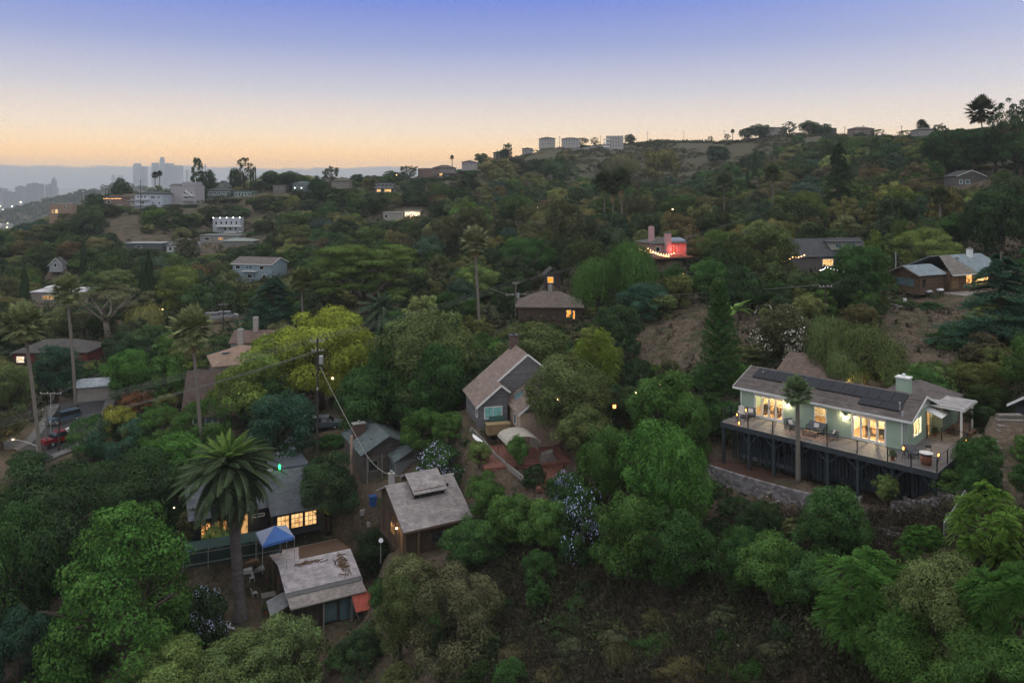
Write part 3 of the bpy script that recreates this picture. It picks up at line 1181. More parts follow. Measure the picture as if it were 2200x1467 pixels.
BULB = emis('warm_bulb', (1.0, 0.66, 0.3), 9.0)
BULB_WHITE = emis('white_bulb', (1.0, 0.95, 0.85), 9.0)
FLAME = emis('lantern_flame', (1.0, 0.38, 0.08), 5.0)

def stucco(name, col, **k):
  return mat(name, col, 0.9, 0.14, 1.2, 0.15, **k)

def shingle(name, col, **k):
  return mat(name, col, 0.92, 0.3, 1.3, 0.5, kind='shingle', **k)

class Bld:
  def __init__(s, name, label, cat, x, y, z, rz=0.0, group=None, pad=None):
    s.root = thing(name, label, cat, (x, y, z), rz, group)
    s.x, s.y, s.z, s.rz = x, y, z, rz

  def w(s, x, y, z=0.0):
    c, q = math.cos(s.rz), math.sin(s.rz)
    return Vector((s.x + x * c - y * q, s.y + x * q + y * c, s.z + z))

  def box(s, nm, x0, x1, y0, y1, z0, z1, m, parent=None, label=None):
    return MB().box(x0, x1, y0, y1, z0, z1).build(nm, m, parent or s.root, label)

  def gable(s, x0, x1, y0, y1, z, h, m, wall=None, axis='x', o=0.4, ry=None, t=0.14, fascia=None, nm='roof'):
    mb = MB()
    if axis == 'x':
      r = (y0 + y1) / 2 if ry is None else ry
      s1, s2 = h / (r - y0), h / (y1 - r)
      a, b = (x0 - o, y0 - o, z - s1 * o), (x1 + o, y0 - o, z - s1 * o)
      c, d = (x1 + o, r, z + h), (x0 - o, r, z + h)
      e, f = (x1 + o, y1 + o, z - s2 * o), (x0 - o, y1 + o, z - s2 * o)
      mb.slab([a, b, c, d], t)
      mb.slab([d, c, e, f], t)
      if wall:
        for X in ((x0, x0 + 0.15), (x1 - 0.15, x1)):
          MB().add([(X[0], y0, z - t), (X[0], r, z + h - t), (X[0], y1, z - t), (X[1], y0, z - t), (X[1], r, z + h - t), (X[1], y1, z - t)],
              [(0, 1, 2), (5, 4, 3), (0, 3, 4, 1), (1, 4, 5, 2), (2, 5, 3, 0)]).build('gable_wall', wall, s.root)
      if fascia:
        fb = MB()
        for X in (x0 - o - 0.03, x1 + o):
          for (p, q) in ((a, d), (d, f)):
            fb.add([(X, p[1], p[2] + .02), (X + .03, p[1], p[2] + .02), (X + .03, q[1], q[2] + .02), (X, q[1], q[2] + .02),
                (X, p[1], p[2] - .2), (X + .03, p[1], p[2] - .2), (X + .03, q[1], q[2] - .2), (X, q[1], q[2] - .2)],
               [(0, 1, 2, 3), (7, 6, 5, 4), (0, 4, 5, 1), (1, 5, 6, 2), (2, 6, 7, 3), (3, 7, 4, 0)])
        fb.build('rake_board', fascia, s.root)
        MB().box(x0 - o, x1 + o, a[1] - .035, a[1] - .003, a[2] - .2, a[2] + .0).build('fascia', fascia, s.root)
    else:
      r = (x0 + x1) / 2 if ry is None else ry
      s1, s2 = h / (r - x0), h / (x1 - r)
      a, b = (x0 - o, y0 - o, z - s1 * o), (x0 - o, y1 + o, z - s1 * o)
      c, d = (r, y1 + o, z + h), (r, y0 - o, z + h)
      e, f = (x1 + o, y1 + o, z - s2 * o), (x1 + o, y0 - o, z - s2 * o)
      mb.slab([a, d, c, b], t)
      mb.slab([d, f, e, c], t)
      if wall:
        for Y in ((y0, y0 + 0.15), (y1 - 0.15, y1)):
          MB().add([(x0, Y[0], z - t), (r, Y[0], z + h - t), (x1, Y[0], z - t), (x0, Y[1], z - t), (r, Y[1], z + h - t), (x1, Y[1], z - t)],
              [(0, 2, 1), (3, 4, 5), (0, 1, 4, 3), (1, 2, 5, 4), (2, 0, 3, 5)]).build('gable_wall', wall, s.root)
      if fascia:
        fb = MB()
        Y = y0 - o - 0.03
        for (p, q) in ((a, d), (d, f)):
          fb.add([(p[0], Y, p[2] + .02), (p[0], Y + .03, p[2] + .02), (q[0], Y + .03, q[2] + .02), (q[0], Y, q[2] + .02),
              (p[0], Y, p[2] - .2), (p[0], Y + .03, p[2] - .2), (q[0], Y + .03, q[2] - .2), (q[0], Y, q[2] - .2)],
             [(0, 1, 2, 3), (7, 6, 5, 4), (0, 4, 5, 1), (1, 5, 6, 2), (2, 6, 7, 3), (3, 7, 4, 0)])
        fb.build('rake_board', fascia, s.root)
    return mb.build(nm, m, s.root)

  def hip(s, x0, x1, y0, y1, z, h, m, o=0.45, nm='roof'):
    X0, X1, Y0, Y1 = x0 - o, x1 + o, y0 - o, y1 + o
    k = min(X1 - X0, Y1 - Y0) / 2
    cx0, cx1, cy0, cy1 = X0 + k, X1 - k, Y0 + k, Y1 - k
    if X1 - X0 >= Y1 - Y0:
      ym = (Y0 + Y1) / 2
      R1, R2 = (cx0, ym, z + h), (cx1, ym, z + h)
      vs = [(X0, Y0, z), (X1, Y0, z), (X1, Y1, z), (X0, Y1, z), R1, R2]
      fs = [(0, 1, 5, 4), (1, 2, 5), (2, 3, 4, 5), (3, 0, 4)]
    else:
      xm = (X0 + X1) / 2
      R1, R2 = (xm, cy0, z + h), (xm, cy1, z + h)
      vs = [(X0, Y0, z), (X1, Y0, z), (X1, Y1, z), (X0, Y1, z), R1, R2]
      fs = [(0, 1, 4), (1, 2, 5, 4), (2, 3, 5), (3, 0, 4, 5)]
    n = len(vs)
    vs += [(X0, Y0, z - .18), (X1, Y0, z - .18), (X1, Y1, z - .18), (X0, Y1, z - .18)]
    fs += [(0, n, n + 1, 1), (1, n + 1, n + 2, 2), (2, n + 2, n + 3, 3), (3, n + 3, n, 0), (n + 3, n + 2, n + 1, n)]
    return MB().add(vs, fs).build(nm, m, s.root)

  def flat(s, x0, x1, y0, y1, z, m, o=0.3, t=0.2, nm='roof'):
    return s.box(nm, x0 - o, x1 + o, y0 - o, y1 + o, z, z + t, m)

  def win(s, face, at, a, z0, w, h, pane=None, frame=None, nx=1, nz=1, fw=0.07, nm='window', parent=None):
    """a framed window proud of the wall plane `at`; a = start along the wall"""
    pane, frame = pane or GLASS_DARK, frame or WHITE

    def B(mb, u0, u1, v0, v1, d0, d1):
      if face == 'f':
        mb.box(u0, u1, at - d1, at - d0, v0, v1)
      elif face == 'b':
        mb.box(u0, u1, at + d0, at + d1, v0, v1)
      elif face == 'l':
        mb.box(at - d1, at - d0, u0, u1, v0, v1)
      else:
        mb.box(at + d0, at + d1, u0, u1, v0, v1)
    fr = MB()
    B(fr, a, a + w, z0, z0 + fw, 0.0, 0.07)
    B(fr, a, a + w, z0 + h - fw, z0 + h, 0.0, 0.07)
    B(fr, a, a + fw, z0 + fw, z0 + h - fw, 0.0, 0.068)
    B(fr, a + w - fw, a + w, z0 + fw, z0 + h - fw, 0.0, 0.068)
    q = fw * 0.35
    for i in range(1, nx):
      u = a + w * i / nx
      B(fr, u - q, u + q, z0 + fw, z0 + h - fw, 0.012, 0.06)
    for i in range(1, nz):
      v = z0 + h * i / nz
      B(fr, a + fw, a + w - fw, v - q, v + q, 0.012, 0.056)
    f = fr.build(nm, frame, parent or s.root)
    pb = MB()
    B(pb, a + fw, a + w - fw, z0 + fw, z0 + h - fw, 0.004, 0.02)
    pb.build('pane', pane, f)
    return f

  def holed_wall(s, nm, x0, x1, z0, z1, y0, y1, holes, m, face='x'):
    """wall slab with rectangular openings (a0, a1, c0, c1)"""
    xs = sorted({x0, x1} | {v for h in holes for v in h[:2]})
    mb = MB()
    for i in range(len(xs) - 1):
      a, b = xs[i], xs[i + 1]
      cuts = sorted([(h[2], h[3]) for h in holes if h[0] <= a + 1e-6 and h[1] >= b - 1e-6])
      z = z0
      for c0, c1 in cuts:
        if c0 > z + 1e-6:
          mb.box(a, b, y0, y1, z, c0) if face == 'x' else mb.box(y0, y1, a, b, z, c0)
        z = c1
      if z < z1 - 1e-6:
        mb.box(a, b, y0, y1, z, z1) if face == 'x' else mb.box(y0, y1, a, b, z, z1)
    return mb.build(nm, m, s.root)

  def chimney(s, x, y, z0, z1, wx, wy, m, cap=None):
    c = s.box('chimney', x - wx / 2, x + wx / 2, y - wy / 2, y + wy / 2, z0, z1, m)
    k = MB().box(x - wx / 2 - .06, x + wx / 2 + .06, y - wy / 2 - .06, y + wy / 2 + .06, z1, z1 + .1)
    k.cyl(x, y, z1 + .1, z1 + .35, 0.14, 0.14, 8)
    k.build('chimney_cap', cap or CONCRETE, c)
    return c

def pad(b, x0, x1, y0, y1, dz=0.0, grow=1.15):
  c = b.w((x0 + x1) / 2, (y0 + y1) / 2)
  PADS.append((c.x, c.y, max(x1 - x0, y1 - y0) / 2 * grow, b.z + dz))

def courses(b, q, m, step=.3):
  """overlapping shingle courses laid on a roof plane q: eave left, eave right, ridge right, ridge left"""
  e0, e1, r1, r0 = [Vector(p) for p in q]
  n = (e1 - e0).cross(r0 - e0).normalized()
  k = int((r0 - e0).length / step)
  rg = random.Random(int(e0.length * 100))
  mb = MB()
  for i in range(k):
    a, c = i / k, (i + 1.12) / k
    x = 0.0
    L_ = (e1 - e0).length
    while x < L_ - .05:
      w = min(rg.uniform(1.2, 3.4), L_ - x)
      f0, f1 = x / L_, (x + w - .012) / L_
      h = rg.uniform(.022, .05)
      g = lambda f, t: e0.lerp(e1, f).lerp(r0.lerp(r1, f), min(1, t))
      p = [g(f0, a) + n * h, g(f1, a) + n * h, g(f1, c) + n * .006, g(f0, c) + n * .006]
      lo = [g(f0, a) + n * .003, g(f1, a) + n * .003]
      mb.add(p + lo, [(0, 1, 2, 3), (4, 5, 1, 0)])
      x += w
  o = mb.build('shingle_courses', m, b.root)
  o['kind'] = 'stuff'

HOUSE_SPOTS = []     # (x, y, radius) kept clear of scattered trees

def clear(x, y, r):
  HOUSE_SPOTS.append((x, y, r))

# ------------------------------------------------------------------ the sage green house on its long deck
def green_house():
  sage = stucco('sage_stucco', (0.33, 0.43, 0.34))
  roofm = shingle('green_house_shingle', (0.135, 0.115, 0.11))
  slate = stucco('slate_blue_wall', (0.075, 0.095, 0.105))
  inside = stucco('interior_plaster', (0.75, 0.66, 0.48))
  floorm = mat('interior_floor', (0.35, 0.2, 0.1), 0.4, 0.3, 4)
  b = Bld('deck_house', 'sage green hillside house with glowing french doors and a long railed deck', 'house', 19.0, 69.8, 38.6, R(-44.4))
  r = b.root
  for (cx, cy_, rad) in ((3, 6, 6), (8, 6, 6), (13, 7, 6.5), (16, 10, 5)):
    p = b.w(cx, cy_)
    clear(p.x, p.y, rad)
  p = b.w(8, 1)
  clear(p.x, p.y, 5)
  PADS.append((*b.w(3.5, 6.5)[:2], 5.5, 38.3 - 3.9))
  PADS.append((*b.w(11.5, 6.5)[:2], 5.5, 38.3 - 3.9))
  PADS.append((*b.w(16, 12)[:2], 5, 38.2))
  PADS.append((*b.w(7, 16)[:2], 7, 38.9))
  PADS.append((*b.w(1, 15)[:2], 4, 38.9))
  y0, y1, L = 3.55, 10.05, 14.68
  H = 2.62
  doors = [(1.5, 4.15, 0.02, 2.12), (7.05, 8.15, 0.75, 2.17), (10.35, 12.95, 0.02, 2.12)]
  b.holed_wall('wall', 0, L, -0.1, H, y0, y0 + 0.18, doors, sage)
  sw = [(y0 + 1.3, y0 + 3.3, 0.75, 2.2), (y0 + 5.0, y0 + 5.95, 0.02, 2.1)]
  b.holed_wall('wall', y0 + .18, y1, -0.1, H, L - .18, L, sw, sage, 'y')
  b.box('wall', 0, .18, y0 + .18, y1, -0.1, H, sage)
  b.box('wall', .18, L - .18, y1 - .18, y1, -0.1, H, sage)
  # interior shell
  b.box('floor', .18, L - .18, y0 + .18, y1 - .18, -.1, 0.0, floorm)
  b.box('ceiling', .18, L - .18, y0 + .18, y1 - .18, H - .12, H - .02, WHITE)
  for x in (5.2, 9.4):
    b.box('partition', x, x + .12, y0 + .18, y1 - .18, 0, H - .12, inside)
  b.box('inner_wall', .19, L - .19, y0 + 4.3, y0 + 4.42, 0, H - .12, inside)
  for k, (x, y, wv) in enumerate(((2.8, y0 + 1.9, 62), (7.5, y0 + 1.8, 34), (11.6, y0 + 1.9, 62), (13.4, y0 + 2.4, 30), (13.4, y0 + 5.4, 26))):
    point_light('room_light', (x, y, 2.15), (1.0, 0.75, 0.44), wv * 14, 0.18, r)
  # simple furniture inside, seen through the glass
  for (x, y, w_, d_, h_) in ((2.4, y0 + 2.2, 1.5, .7, .75), (3.6, y0 + 3.2, .5, .5, 1.5), (11.6, y0 + 2.2, 1.3, .8, .75), (12.5, y0 + 3.4, .6, .4, 1.7), (10.8, y0 + 3.6, .8, .3, 1.2)):
    q = MB().box(x - w_ / 2, x + w_ / 2, y - d_ / 2, y + d_ / 2, h_ - .08, h_)
    for sx in (-1, 1):
      for sy in (-1, 1):
        q.box(x + sx * (w_ / 2 - .06) - .03, x + sx * (w_ / 2 - .06) + .03, y + sy * (d_ / 2 - .06) - .03, y + sy * (d_ / 2 - .06) + .03, 0, h_ - .08)
    q.build('indoor_table', WOODBROWN, r)
  for x in (1.9, 2.9, 11.1, 12.2):
    MB().box(x - .22, x + .22, y0 + 1.4, y0 + 1.8, .42, .48).box(x - .22, x + .22, y0 + 1.38, y0 + 1.42, .48, .95).box(x - .2, x - .16, y0 + 1.42, y0 + 1.46, 0, .42).box(x + .16, x + .2, y0 + 1.42, y0 + 1.46, 0, .42).box(x - .2, x - .16, y0 + 1.74, y0 + 1.78, 0, .42).box(x + .16, x + .2, y0 + 1.74, y0 + 1.78, 0, .42).build('indoor_chair', DARKTRIM, r)
  for (x, c) in ((3.1, (0.3, 0.08, 0.04)), (12.3, (0.12, 0.2, 0.25)), (10.9, (0.35, 0.1, 0.05))):
    b.box('wall_art', x - .3, x + .3, y0 + 4.24, y0 + 4.3, 1.2, 1.9, mat('art_%d' % int(x * 10), c, 0.6, 0.7, 5))

  # french door sets: sidelight, two leaves, sidelight
  gl = glass()

  def doorset(xa, xb):
    n = 4
    fr = MB()
    Z1 = 2.12
    fr.box(xa, xb, y0 + .02, y0 + .14, Z1 - .08, Z1)
    fr.box(xa, xb, y0 + .02, y0 + .14, 0.02, .09)
    w = (xb - xa) / n
    for i in range(n + 1):
      x = xa + w * i
      a, c = max(xa, x - .03), min(xb, x + .03)
      fr.box(a, c, y0 + .02, y0 + .14, .09, Z1 - .08)
    ds = fr.build('door_frame', WHITE, r)
    for i in range(n):
      a, c = xa + w * i + .032, xa + w * (i + 1) - .032
      leaf = MB()
      leaf.box(a, c, y0 + .05, y0 + .11, .1, .24).box(a, c, y0 + .05, y0 + .11, Z1 - .16, Z1 - .09)
      leaf.box(a, a + .045, y0 + .05, y0 + .11, .26, Z1 - .2).box(c - .045, c, y0 + .05, y0 + .11, .26, Z1 - .2)
      d = leaf.build('door' if i in (1, 2) else 'sidelight', WHITE, r)
      MB().box(a + .045, c - .045, y0 + .075, y0 + .085, .26, Z1 - .2).build('pane', gl, d)
      if i in (1, 2):
        hx = c - .045 if i == 1 else a + .045
        MB().box(hx - .02, hx + .02, y0 + .0, y0 + .05, .95, 1.2).build('door_handle', IRON, d)
    tr = MB().box(xa - .09, xa, y0 - .025, y0 + .02, 0, Z1 + .09).box(xb, xb + .09, y0 - .025, y0 + .02, 0, Z1 + .09).box(xa, xb, y0 - .025, y0 + .02, Z1, Z1 + .09)
    tr.build('door_casing', WHITE, r)
  doorset(1.5, 4.15)
  doorset(10.35, 12.95)
  b.win('f', y0 + .0, 7.05, .75, 1.1, 1.42, gl, WHITE, 1, 2, .08)
  b.win('r', L, y0 + 1.3, .75, 2.0, 1.45, gl, WHITE, 3, 1, .08)
  # side door and its little awning
  MB().box(L - .14, L - .08, y0 + 5.0, y0 + 5.95, .02, 2.1).build('side_door', LIT_DIM, r, 'half glazed side door lit from inside')
  MB().slab([(L + .02, y0 + 4.5, 2.4), (L + 1.3, y0 + 4.5, 1.95), (L + 1.3, y0 + 6.5, 1.95), (L + .02, y0 + 6.5, 2.4)], .06).build('awning', WHITE, r)
  # roof
  rb = MB()
  ov = .45
  ye, yr, yb = y0 - ov, 6.8, y1 + ov
  ze, zr = 2.58, 3.9
  xa, xb = -.5, L + .5
  rb.slab([(xa, ye, ze), (xb, ye, ze), (xb, yr, zr), (xa, yr, zr)], .12)
  rb.slab([(xa, yr, zr), (xb, yr, zr), (xb, yb, ze), (xa, yb, ze)], .12)
  rb.build('roof', roofm, r)
  courses(b, [(xa, ye, ze), (xb, ye, ze), (xb, yr, zr), (xa, yr, zr)], roofm, .28)
  MB().box(xa, xb, ye - .04, ye - .002, ze - .2, ze - .01).build('gutter', WHITE, r)
  for X in (xa - .04, xb + .003):
    f = MB()
    for (p, q) in (((ye, ze), (yr, zr)), ((yr, zr), (yb, ze))):
      f.add([(X, p[0], p[1] + .02), (X + .037, p[0], p[1] + .02), (X + .037, q[0], q[1] + .02), (X, q[0], q[1] + .02),
         (X, p[0], p[1] - .2), (X + .037, p[0], p[1] - .2), (X + .037, q[0], q[1] - .2), (X, q[0], q[1] - .2)],
         [(0, 1, 2, 3), (7, 6, 5, 4), (0, 4, 5, 1), (1, 5, 6, 2), (2, 6, 7, 3), (3, 7, 4, 0)])
    f.build('rake_board', WHITE, r)
  for X in (0, L - .15):
    MB().add([(X, y0, H), (X, yr, zr - .13), (X, y1, H), (X + .15, y0, H), (X + .15, yr, zr - .13), (X + .15, y1, H)],
        [(0, 1, 2), (5, 4, 3), (0, 3, 4, 1), (1, 4, 5, 2), (2, 5, 3, 0)]).build('gable_wall', WHITE if X else sage, r)
  for x in (.12, L - .45):
    MB().box(x, x + .09, y0 - .1, y0 - .01, -.05, ze - .2).build('downspout', WHITE, r)
  MB().box(L - .2, L - .12, y0 - .1, y0 - .01, -.05, ze - .2).build('conduit', STEEL, r)
  # solar panels
  cells = mat('solar_cells', (0.008, 0.009, 0.014), 0.5, 0.2, 3, 0.05, spec=0.2, kind='cells', kc=(2.4, 2.5, 2.7))
  sl = (zr - ze) / (yr - ye)
  k = math.hypot(1, sl)
  uy, uz = 1 / k, sl / k
  nrm = Vector((0, -uz, uy))

  def panel(xs, s0, w, h):
    p0 = Vector((xs, yr - s0 * uy, zr - s0 * uz)) + nrm * .15
    q = [p0 + Vector((0, -h * uy, -h * uz)), p0 + Vector((w, -h * uy, -h * uz)), p0 + Vector((w, 0, 0)), p0]
    fr = MB().slab([v - nrm * .004 for v in q], .045).build('solar_panel', IRON, r)
    iu, iv = Vector((.03, 0, 0)), Vector((0, uy, uz)) * .03
    MB().slab([q[0] + iu + iv, q[1] - iu + iv, q[2] - iu - iv, q[3] + iu - iv], .01).build('solar_cells', cells, fr)
  for i in range(13):
    panel(.55 + i * 1.03, .38, 1.0, 1.62)
  for i in range(2):
    panel(10.6 + i * 1.72, 2.04, 1.68, .98)
  MB().cyl(13.95, ye + .9, 2.7, 3.6, .05).cyl(13.95, ye + .9, 3.6, 3.7, .09).build('vent_pipe', STEEL, r)
  MB().cyl(14.3, ye + .5, 2.7, 3.1, .12, .1).build('roof_vent', STEEL, r)
  MB().cyl(1.2, yr - 1.0, 3.5, 3.8, .07).build('vent_pipe', STEEL, r)
  b.chimney(13.0, 8.0, 3.0, 4.85, 1.05, .8, sage, WHITE)
  # wall lamps
  for x in (4.65, 9.72):
    s = MB().cyl(x, y0 - .12, 1.86, 2.02, .11, .05, 10).box(x - .03, x + .03, y0 - .1, y0, 1.98, 2.04).build('wall_lamp', IRON, r)
    MB().cyl(x, y0 - .12, 1.80, 1.86, .06, .06, 8).build('bulb', emis('sconce_bulb', (1.0, .8, .5), 14), s)
    point_light('wall_lamp_light', (x, y0 - .2, 1.74), (1.0, .74, .42), 34, .05, r)
  # deck boards, frame, posts
  dk = mat('deck_board_wood', (0.165, 0.15, 0.15), 0.7, 0.3, 3, 0.25, stretch=(1, 9, 9), rand=0.2)
  board1 = MB().box(0, 17.85, 0, .138, -.06, 0).mesh('deck_board', dk)
  board2 = MB().box(L + .01, 17.85, 0, .138, -.06, 0).mesh('deck_board', dk)
  y = 0.0
  while y < 8.2:
    o = bpy.data.objects.new('deck_board', board1 if y < 3.4 else board2)
    link(o, r)
    o.location = (0, y, random.uniform(-.002, .002))
    y += .1515
    if 3.4 < y < 3.55:
      y = 3.56
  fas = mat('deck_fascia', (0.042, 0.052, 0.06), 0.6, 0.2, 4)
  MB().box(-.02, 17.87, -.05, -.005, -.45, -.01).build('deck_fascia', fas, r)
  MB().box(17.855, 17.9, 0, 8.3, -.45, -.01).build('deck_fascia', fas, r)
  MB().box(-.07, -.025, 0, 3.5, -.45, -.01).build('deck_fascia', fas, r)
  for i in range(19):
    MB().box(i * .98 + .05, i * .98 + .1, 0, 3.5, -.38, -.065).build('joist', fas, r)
  px_ = [0.15, 2.65, 4.95, 7.2, 9.6, 12.0, 14.6, 17.6]
  for x in px_:
    p = b.w(x, .25)
    zb = -4.1 if x < 9 else -3.4 if x < 15 else -2.6
    po = MB().box(x - .11, x + .11, .12, .34, zb, -.45).build('deck_post', fas, r)
    MB().box(x - .28, x + .28, -.05, .5, zb - .5, zb).build('post_footing', CONCRETE, po)
    for sgn in (-1, 1):
      if 0 < x + sgn * 1.0 < 17.8:
        MB().bar((x, .23, -1.4), (x + sgn * .95, .23, -.46), .1, .1).build('brace', fas, r)
  # railing
  rp = MB().box(-.035, .035, -.035, .035, 0, 1.08).mesh('rail_post', IRON)
  rail_posts = [(x, .06) for x in (.05, 2.6, 4.9, 7.2, 9.6, 12.0, 14.3, 16.0, 17.8)] + [(17.8, 2.7), (17.8, 5.4), (17.8, 8.25)]
  rail_posts += [(L + .1, 8.25), (15.9, 8.25), (.05, 1.8), (.05, 3.45)]
  for (x, yy) in rail_posts:
    o = bpy.data.objects.new('rail_post', rp)
    link(o, r)
    o.location = (x, yy, 0)
  runs = [((.05, .06), (17.8, .06)), ((17.8, .06), (17.8, 8.25)), ((L + .1, 8.25), (17.8, 8.25)), ((.05, .06), (.05, 3.45))]
  for (a, c) in runs:
    MB().bar((*a, 1.08), (*c, 1.08), .06, .03).build('top_rail', IRON, r)
    for j in range(7):
      MB().bar((*a, .12 + j * .13), (*c, .12 + j * .13), .014).build('cable', IRON, r)
  # lower storey behind the posts
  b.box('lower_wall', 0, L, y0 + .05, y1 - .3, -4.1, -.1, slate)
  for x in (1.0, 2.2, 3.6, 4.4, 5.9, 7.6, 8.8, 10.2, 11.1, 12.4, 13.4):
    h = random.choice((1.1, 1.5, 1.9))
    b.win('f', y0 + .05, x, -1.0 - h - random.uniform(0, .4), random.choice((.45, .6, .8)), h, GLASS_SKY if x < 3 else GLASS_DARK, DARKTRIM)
  b.box('base_band', 0, 6.0, y0 - .0, y0 + .045, -4.1, -3.75, mat('limewash', (.3, .3, .3), .9))
  # lattice screens between posts
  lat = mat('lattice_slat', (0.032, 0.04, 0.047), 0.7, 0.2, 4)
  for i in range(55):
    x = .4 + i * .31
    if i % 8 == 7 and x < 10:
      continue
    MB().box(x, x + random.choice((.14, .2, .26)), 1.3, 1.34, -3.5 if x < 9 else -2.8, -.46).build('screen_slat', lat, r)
  # hipped rear wing
  b.box('rear_wing', L - 4.4, L + .6, y1 + .7, y1 + 5.5, -.2, 2.3, sage)
  b.hip(L - 4.4, L + .6, y1 + .7, y1 + 5.5, 2.35, 1.35, roofm, .4, 'rear_roof')
  return b

gb = green_house()

def dp(x, y, z=0.0):
  return gb.w(x, y, z)

# pergola over the dining patio
def pergola():
  o = thing('pergola', 'white timber pergola shading the dining patio at the house corner', 'pergola', dp(15.75, 11.2, 0), gb.rz)
  for sx in (-1.3, 1.3):
    for sy in (-1.7, 1.7):
      MB().box(sx - .08, sx + .08, sy - .08, sy + .08, -.3, 2.3).build('post', WHITE, o)
  for sx in (-1.35, 1.35):
    MB().box(sx - .05, sx + .05, -2.0, 2.0, 2.3, 2.5).build('beam', WHITE, o)
  for i in range(11):
    y = -1.95 + i * .39
    MB().box(-1.65, 1.65, y - .03, y + .03, 2.5, 2.64).build('rafter', WHITE, o)
  MB().box(-1.6, 1.6, -1.95, 1.95, 2.66, 2.69).build('shade_cover', mat('weathered_white', (0.33, 0.31, 0.30), 0.8, 0.45, 1.5), o)
  p = MB().box(-2.2, 2.2, -3.0, 3.0, -.3, .0).build('dining_patio', mat('patio_slab', (0.3, 0.26, 0.2), 0.85, 0.3, 2, kind='tile', ks=1.5), None)
  p.location, p.rotation_euler = o.location, (0, 0, gb.rz)
  p['kind'] = 'structure'
  point_light('patio_light', dp(15.0, 9.9, 2.0), (1.0, .68, .35), 16, .1)
  clear(o.location.x, o.location.y, 3.4)

pergola()
CUSH = mat('grey_cushion', (0.13, 0.135, 0.15), 0.9, 0.15, 6)
PILLOW = mat('pale_pillow', (0.62, 0.6, 0.57), 0.9, 0.15, 6)

def armchair(label, x, y, rz, cush=CUSH, group=None, w=.75, n=1, name='patio_armchair', cat='chair', pillow=True):
  o = thing(name, label, cat, dp(x, y), gb.rz + rz, group)
  W = w * n
  fr = MB()
  for sx in (-W / 2, W / 2):
    fr.bar((sx, -.35, 0), (sx, -.3, .6), .04).bar((sx, .35, 0), (sx, .42, .85), .04).bar((sx, -.32, .58), (sx, .38, .62), .05)
  fr.bar((-W / 2, -.33, .3), (W / 2, -.33, .3), .04).bar((-W / 2, .34, .3), (W / 2, .34, .3), .04).bar((-W / 2, .42, .85), (W / 2, .42, .85), .04)
  fr.build('frame', IRON, o)
  for i in range(n):
    a = -W / 2 + w * i + .03
    MB().box(a, a + w - .06, -.33, .3, .32, .46).build('seat_cushion', cush, o)
    MB().slab([(a, .2, .46), (a + w - .06, .2, .46), (a + w - .06, .36, .88), (a, .36, .88)], -.12).build('back_cushion', cush, o)
  if pillow:
    MB().slab([(-.2, .0, .47), (.2, .0, .47), (.2, .16, .8), (-.2, .16, .8)], -.1).build('pillow', PILLOW, o)
  return o

armchair('grey cushioned outdoor sofa with a pale pillow under the middle window', 7.5, 2.95, 0, n=2, name='patio_sofa', cat='sofa')
armchair('grey armchair on the deck just left of the sofa', 5.5, 2.3, R(65))
armchair('grey armchair turned towards the sofa from its right side', 9.3, 2.1, R(-70))
armchair('dark metal armchair beside the round barrel table', 15.4, 2.2, R(40), pillow=False)

def coffee_table():
  o = thing('coffee_table', 'low dark coffee table in front of the grey sofa', 'table', dp(7.5, 1.75), gb.rz)
  MB().box(-.55, .55, -.3, .3, .36, .41).build('table_top', WOODBROWN, o)
  for sx in (-.5, .5):
    for sy in (-.25, .25):
      MB().box(sx - .025, sx + .025, sy - .025, sy + .025, 0, .36).build('leg', IRON, o)
  c = MB().cyl(.1, 0, .41, .55, .07, .09).build('vase', PILLOW, None)
  c.location = o.location
  c.rotation_euler = o.rotation_euler
  tag(c, 'small pale vase standing on the low coffee table', 'vase')

coffee_table()
rug = MB().box(-2.0, 2.0, -.95, .95, .006, .018).build('outdoor_rug', mat('patterned_rug', (0.32, 0.22, 0.18), 0.95, 0.5, 4, kind='tile', ks=0.8), None)
rug.location, rug.rotation_euler = dp(7.3, 1.7), (0, 0, gb.rz)
tag(rug, 'faded red patterned rug under the coffee table on the deck', 'rug')

def adirondack(label, x, y, rz):
  o = thing('adirondack_chair', label, 'chair', dp(x, y), gb.rz + rz, 'slatted chairs at the left end of the deck')
  for i in range(5):
    a = -.27 + i * .11
    MB().slab([(a, .22, .3), (a + .09, .22, .3), (a + .09, .5, .95 + .06 * (2 - abs(i - 2))), (a, .5, .95 + .06 * (2 - abs(i - 2)))], .025).build('back_slat', PILLOW, o)
  MB().slab([(-.27, -.3, .38), (.27, -.3, .38), (.27, .22, .28), (-.27, .22, .28)], .03).build('seat', PILLOW, o)
  for sx in (-.33, .33):
    MB().box(sx - .06, sx + .06, -.34, .35, .53, .56).build('arm', PILLOW, o)
    MB().box(sx - .025, sx + .025, -.3, -.24, 0, .53).build('leg', PILLOW, o)
    MB().box(sx - .025, sx + .025, .28, .34, 0, .53).build('leg', PILLOW, o)

adirondack('pale slatted chair nearest the left end of the deck', .8, 2.5, R(40))
armchair('grey lounge chair with pale cushion between pale slatted chair and french doors', 1.35, 3.0, R(25))

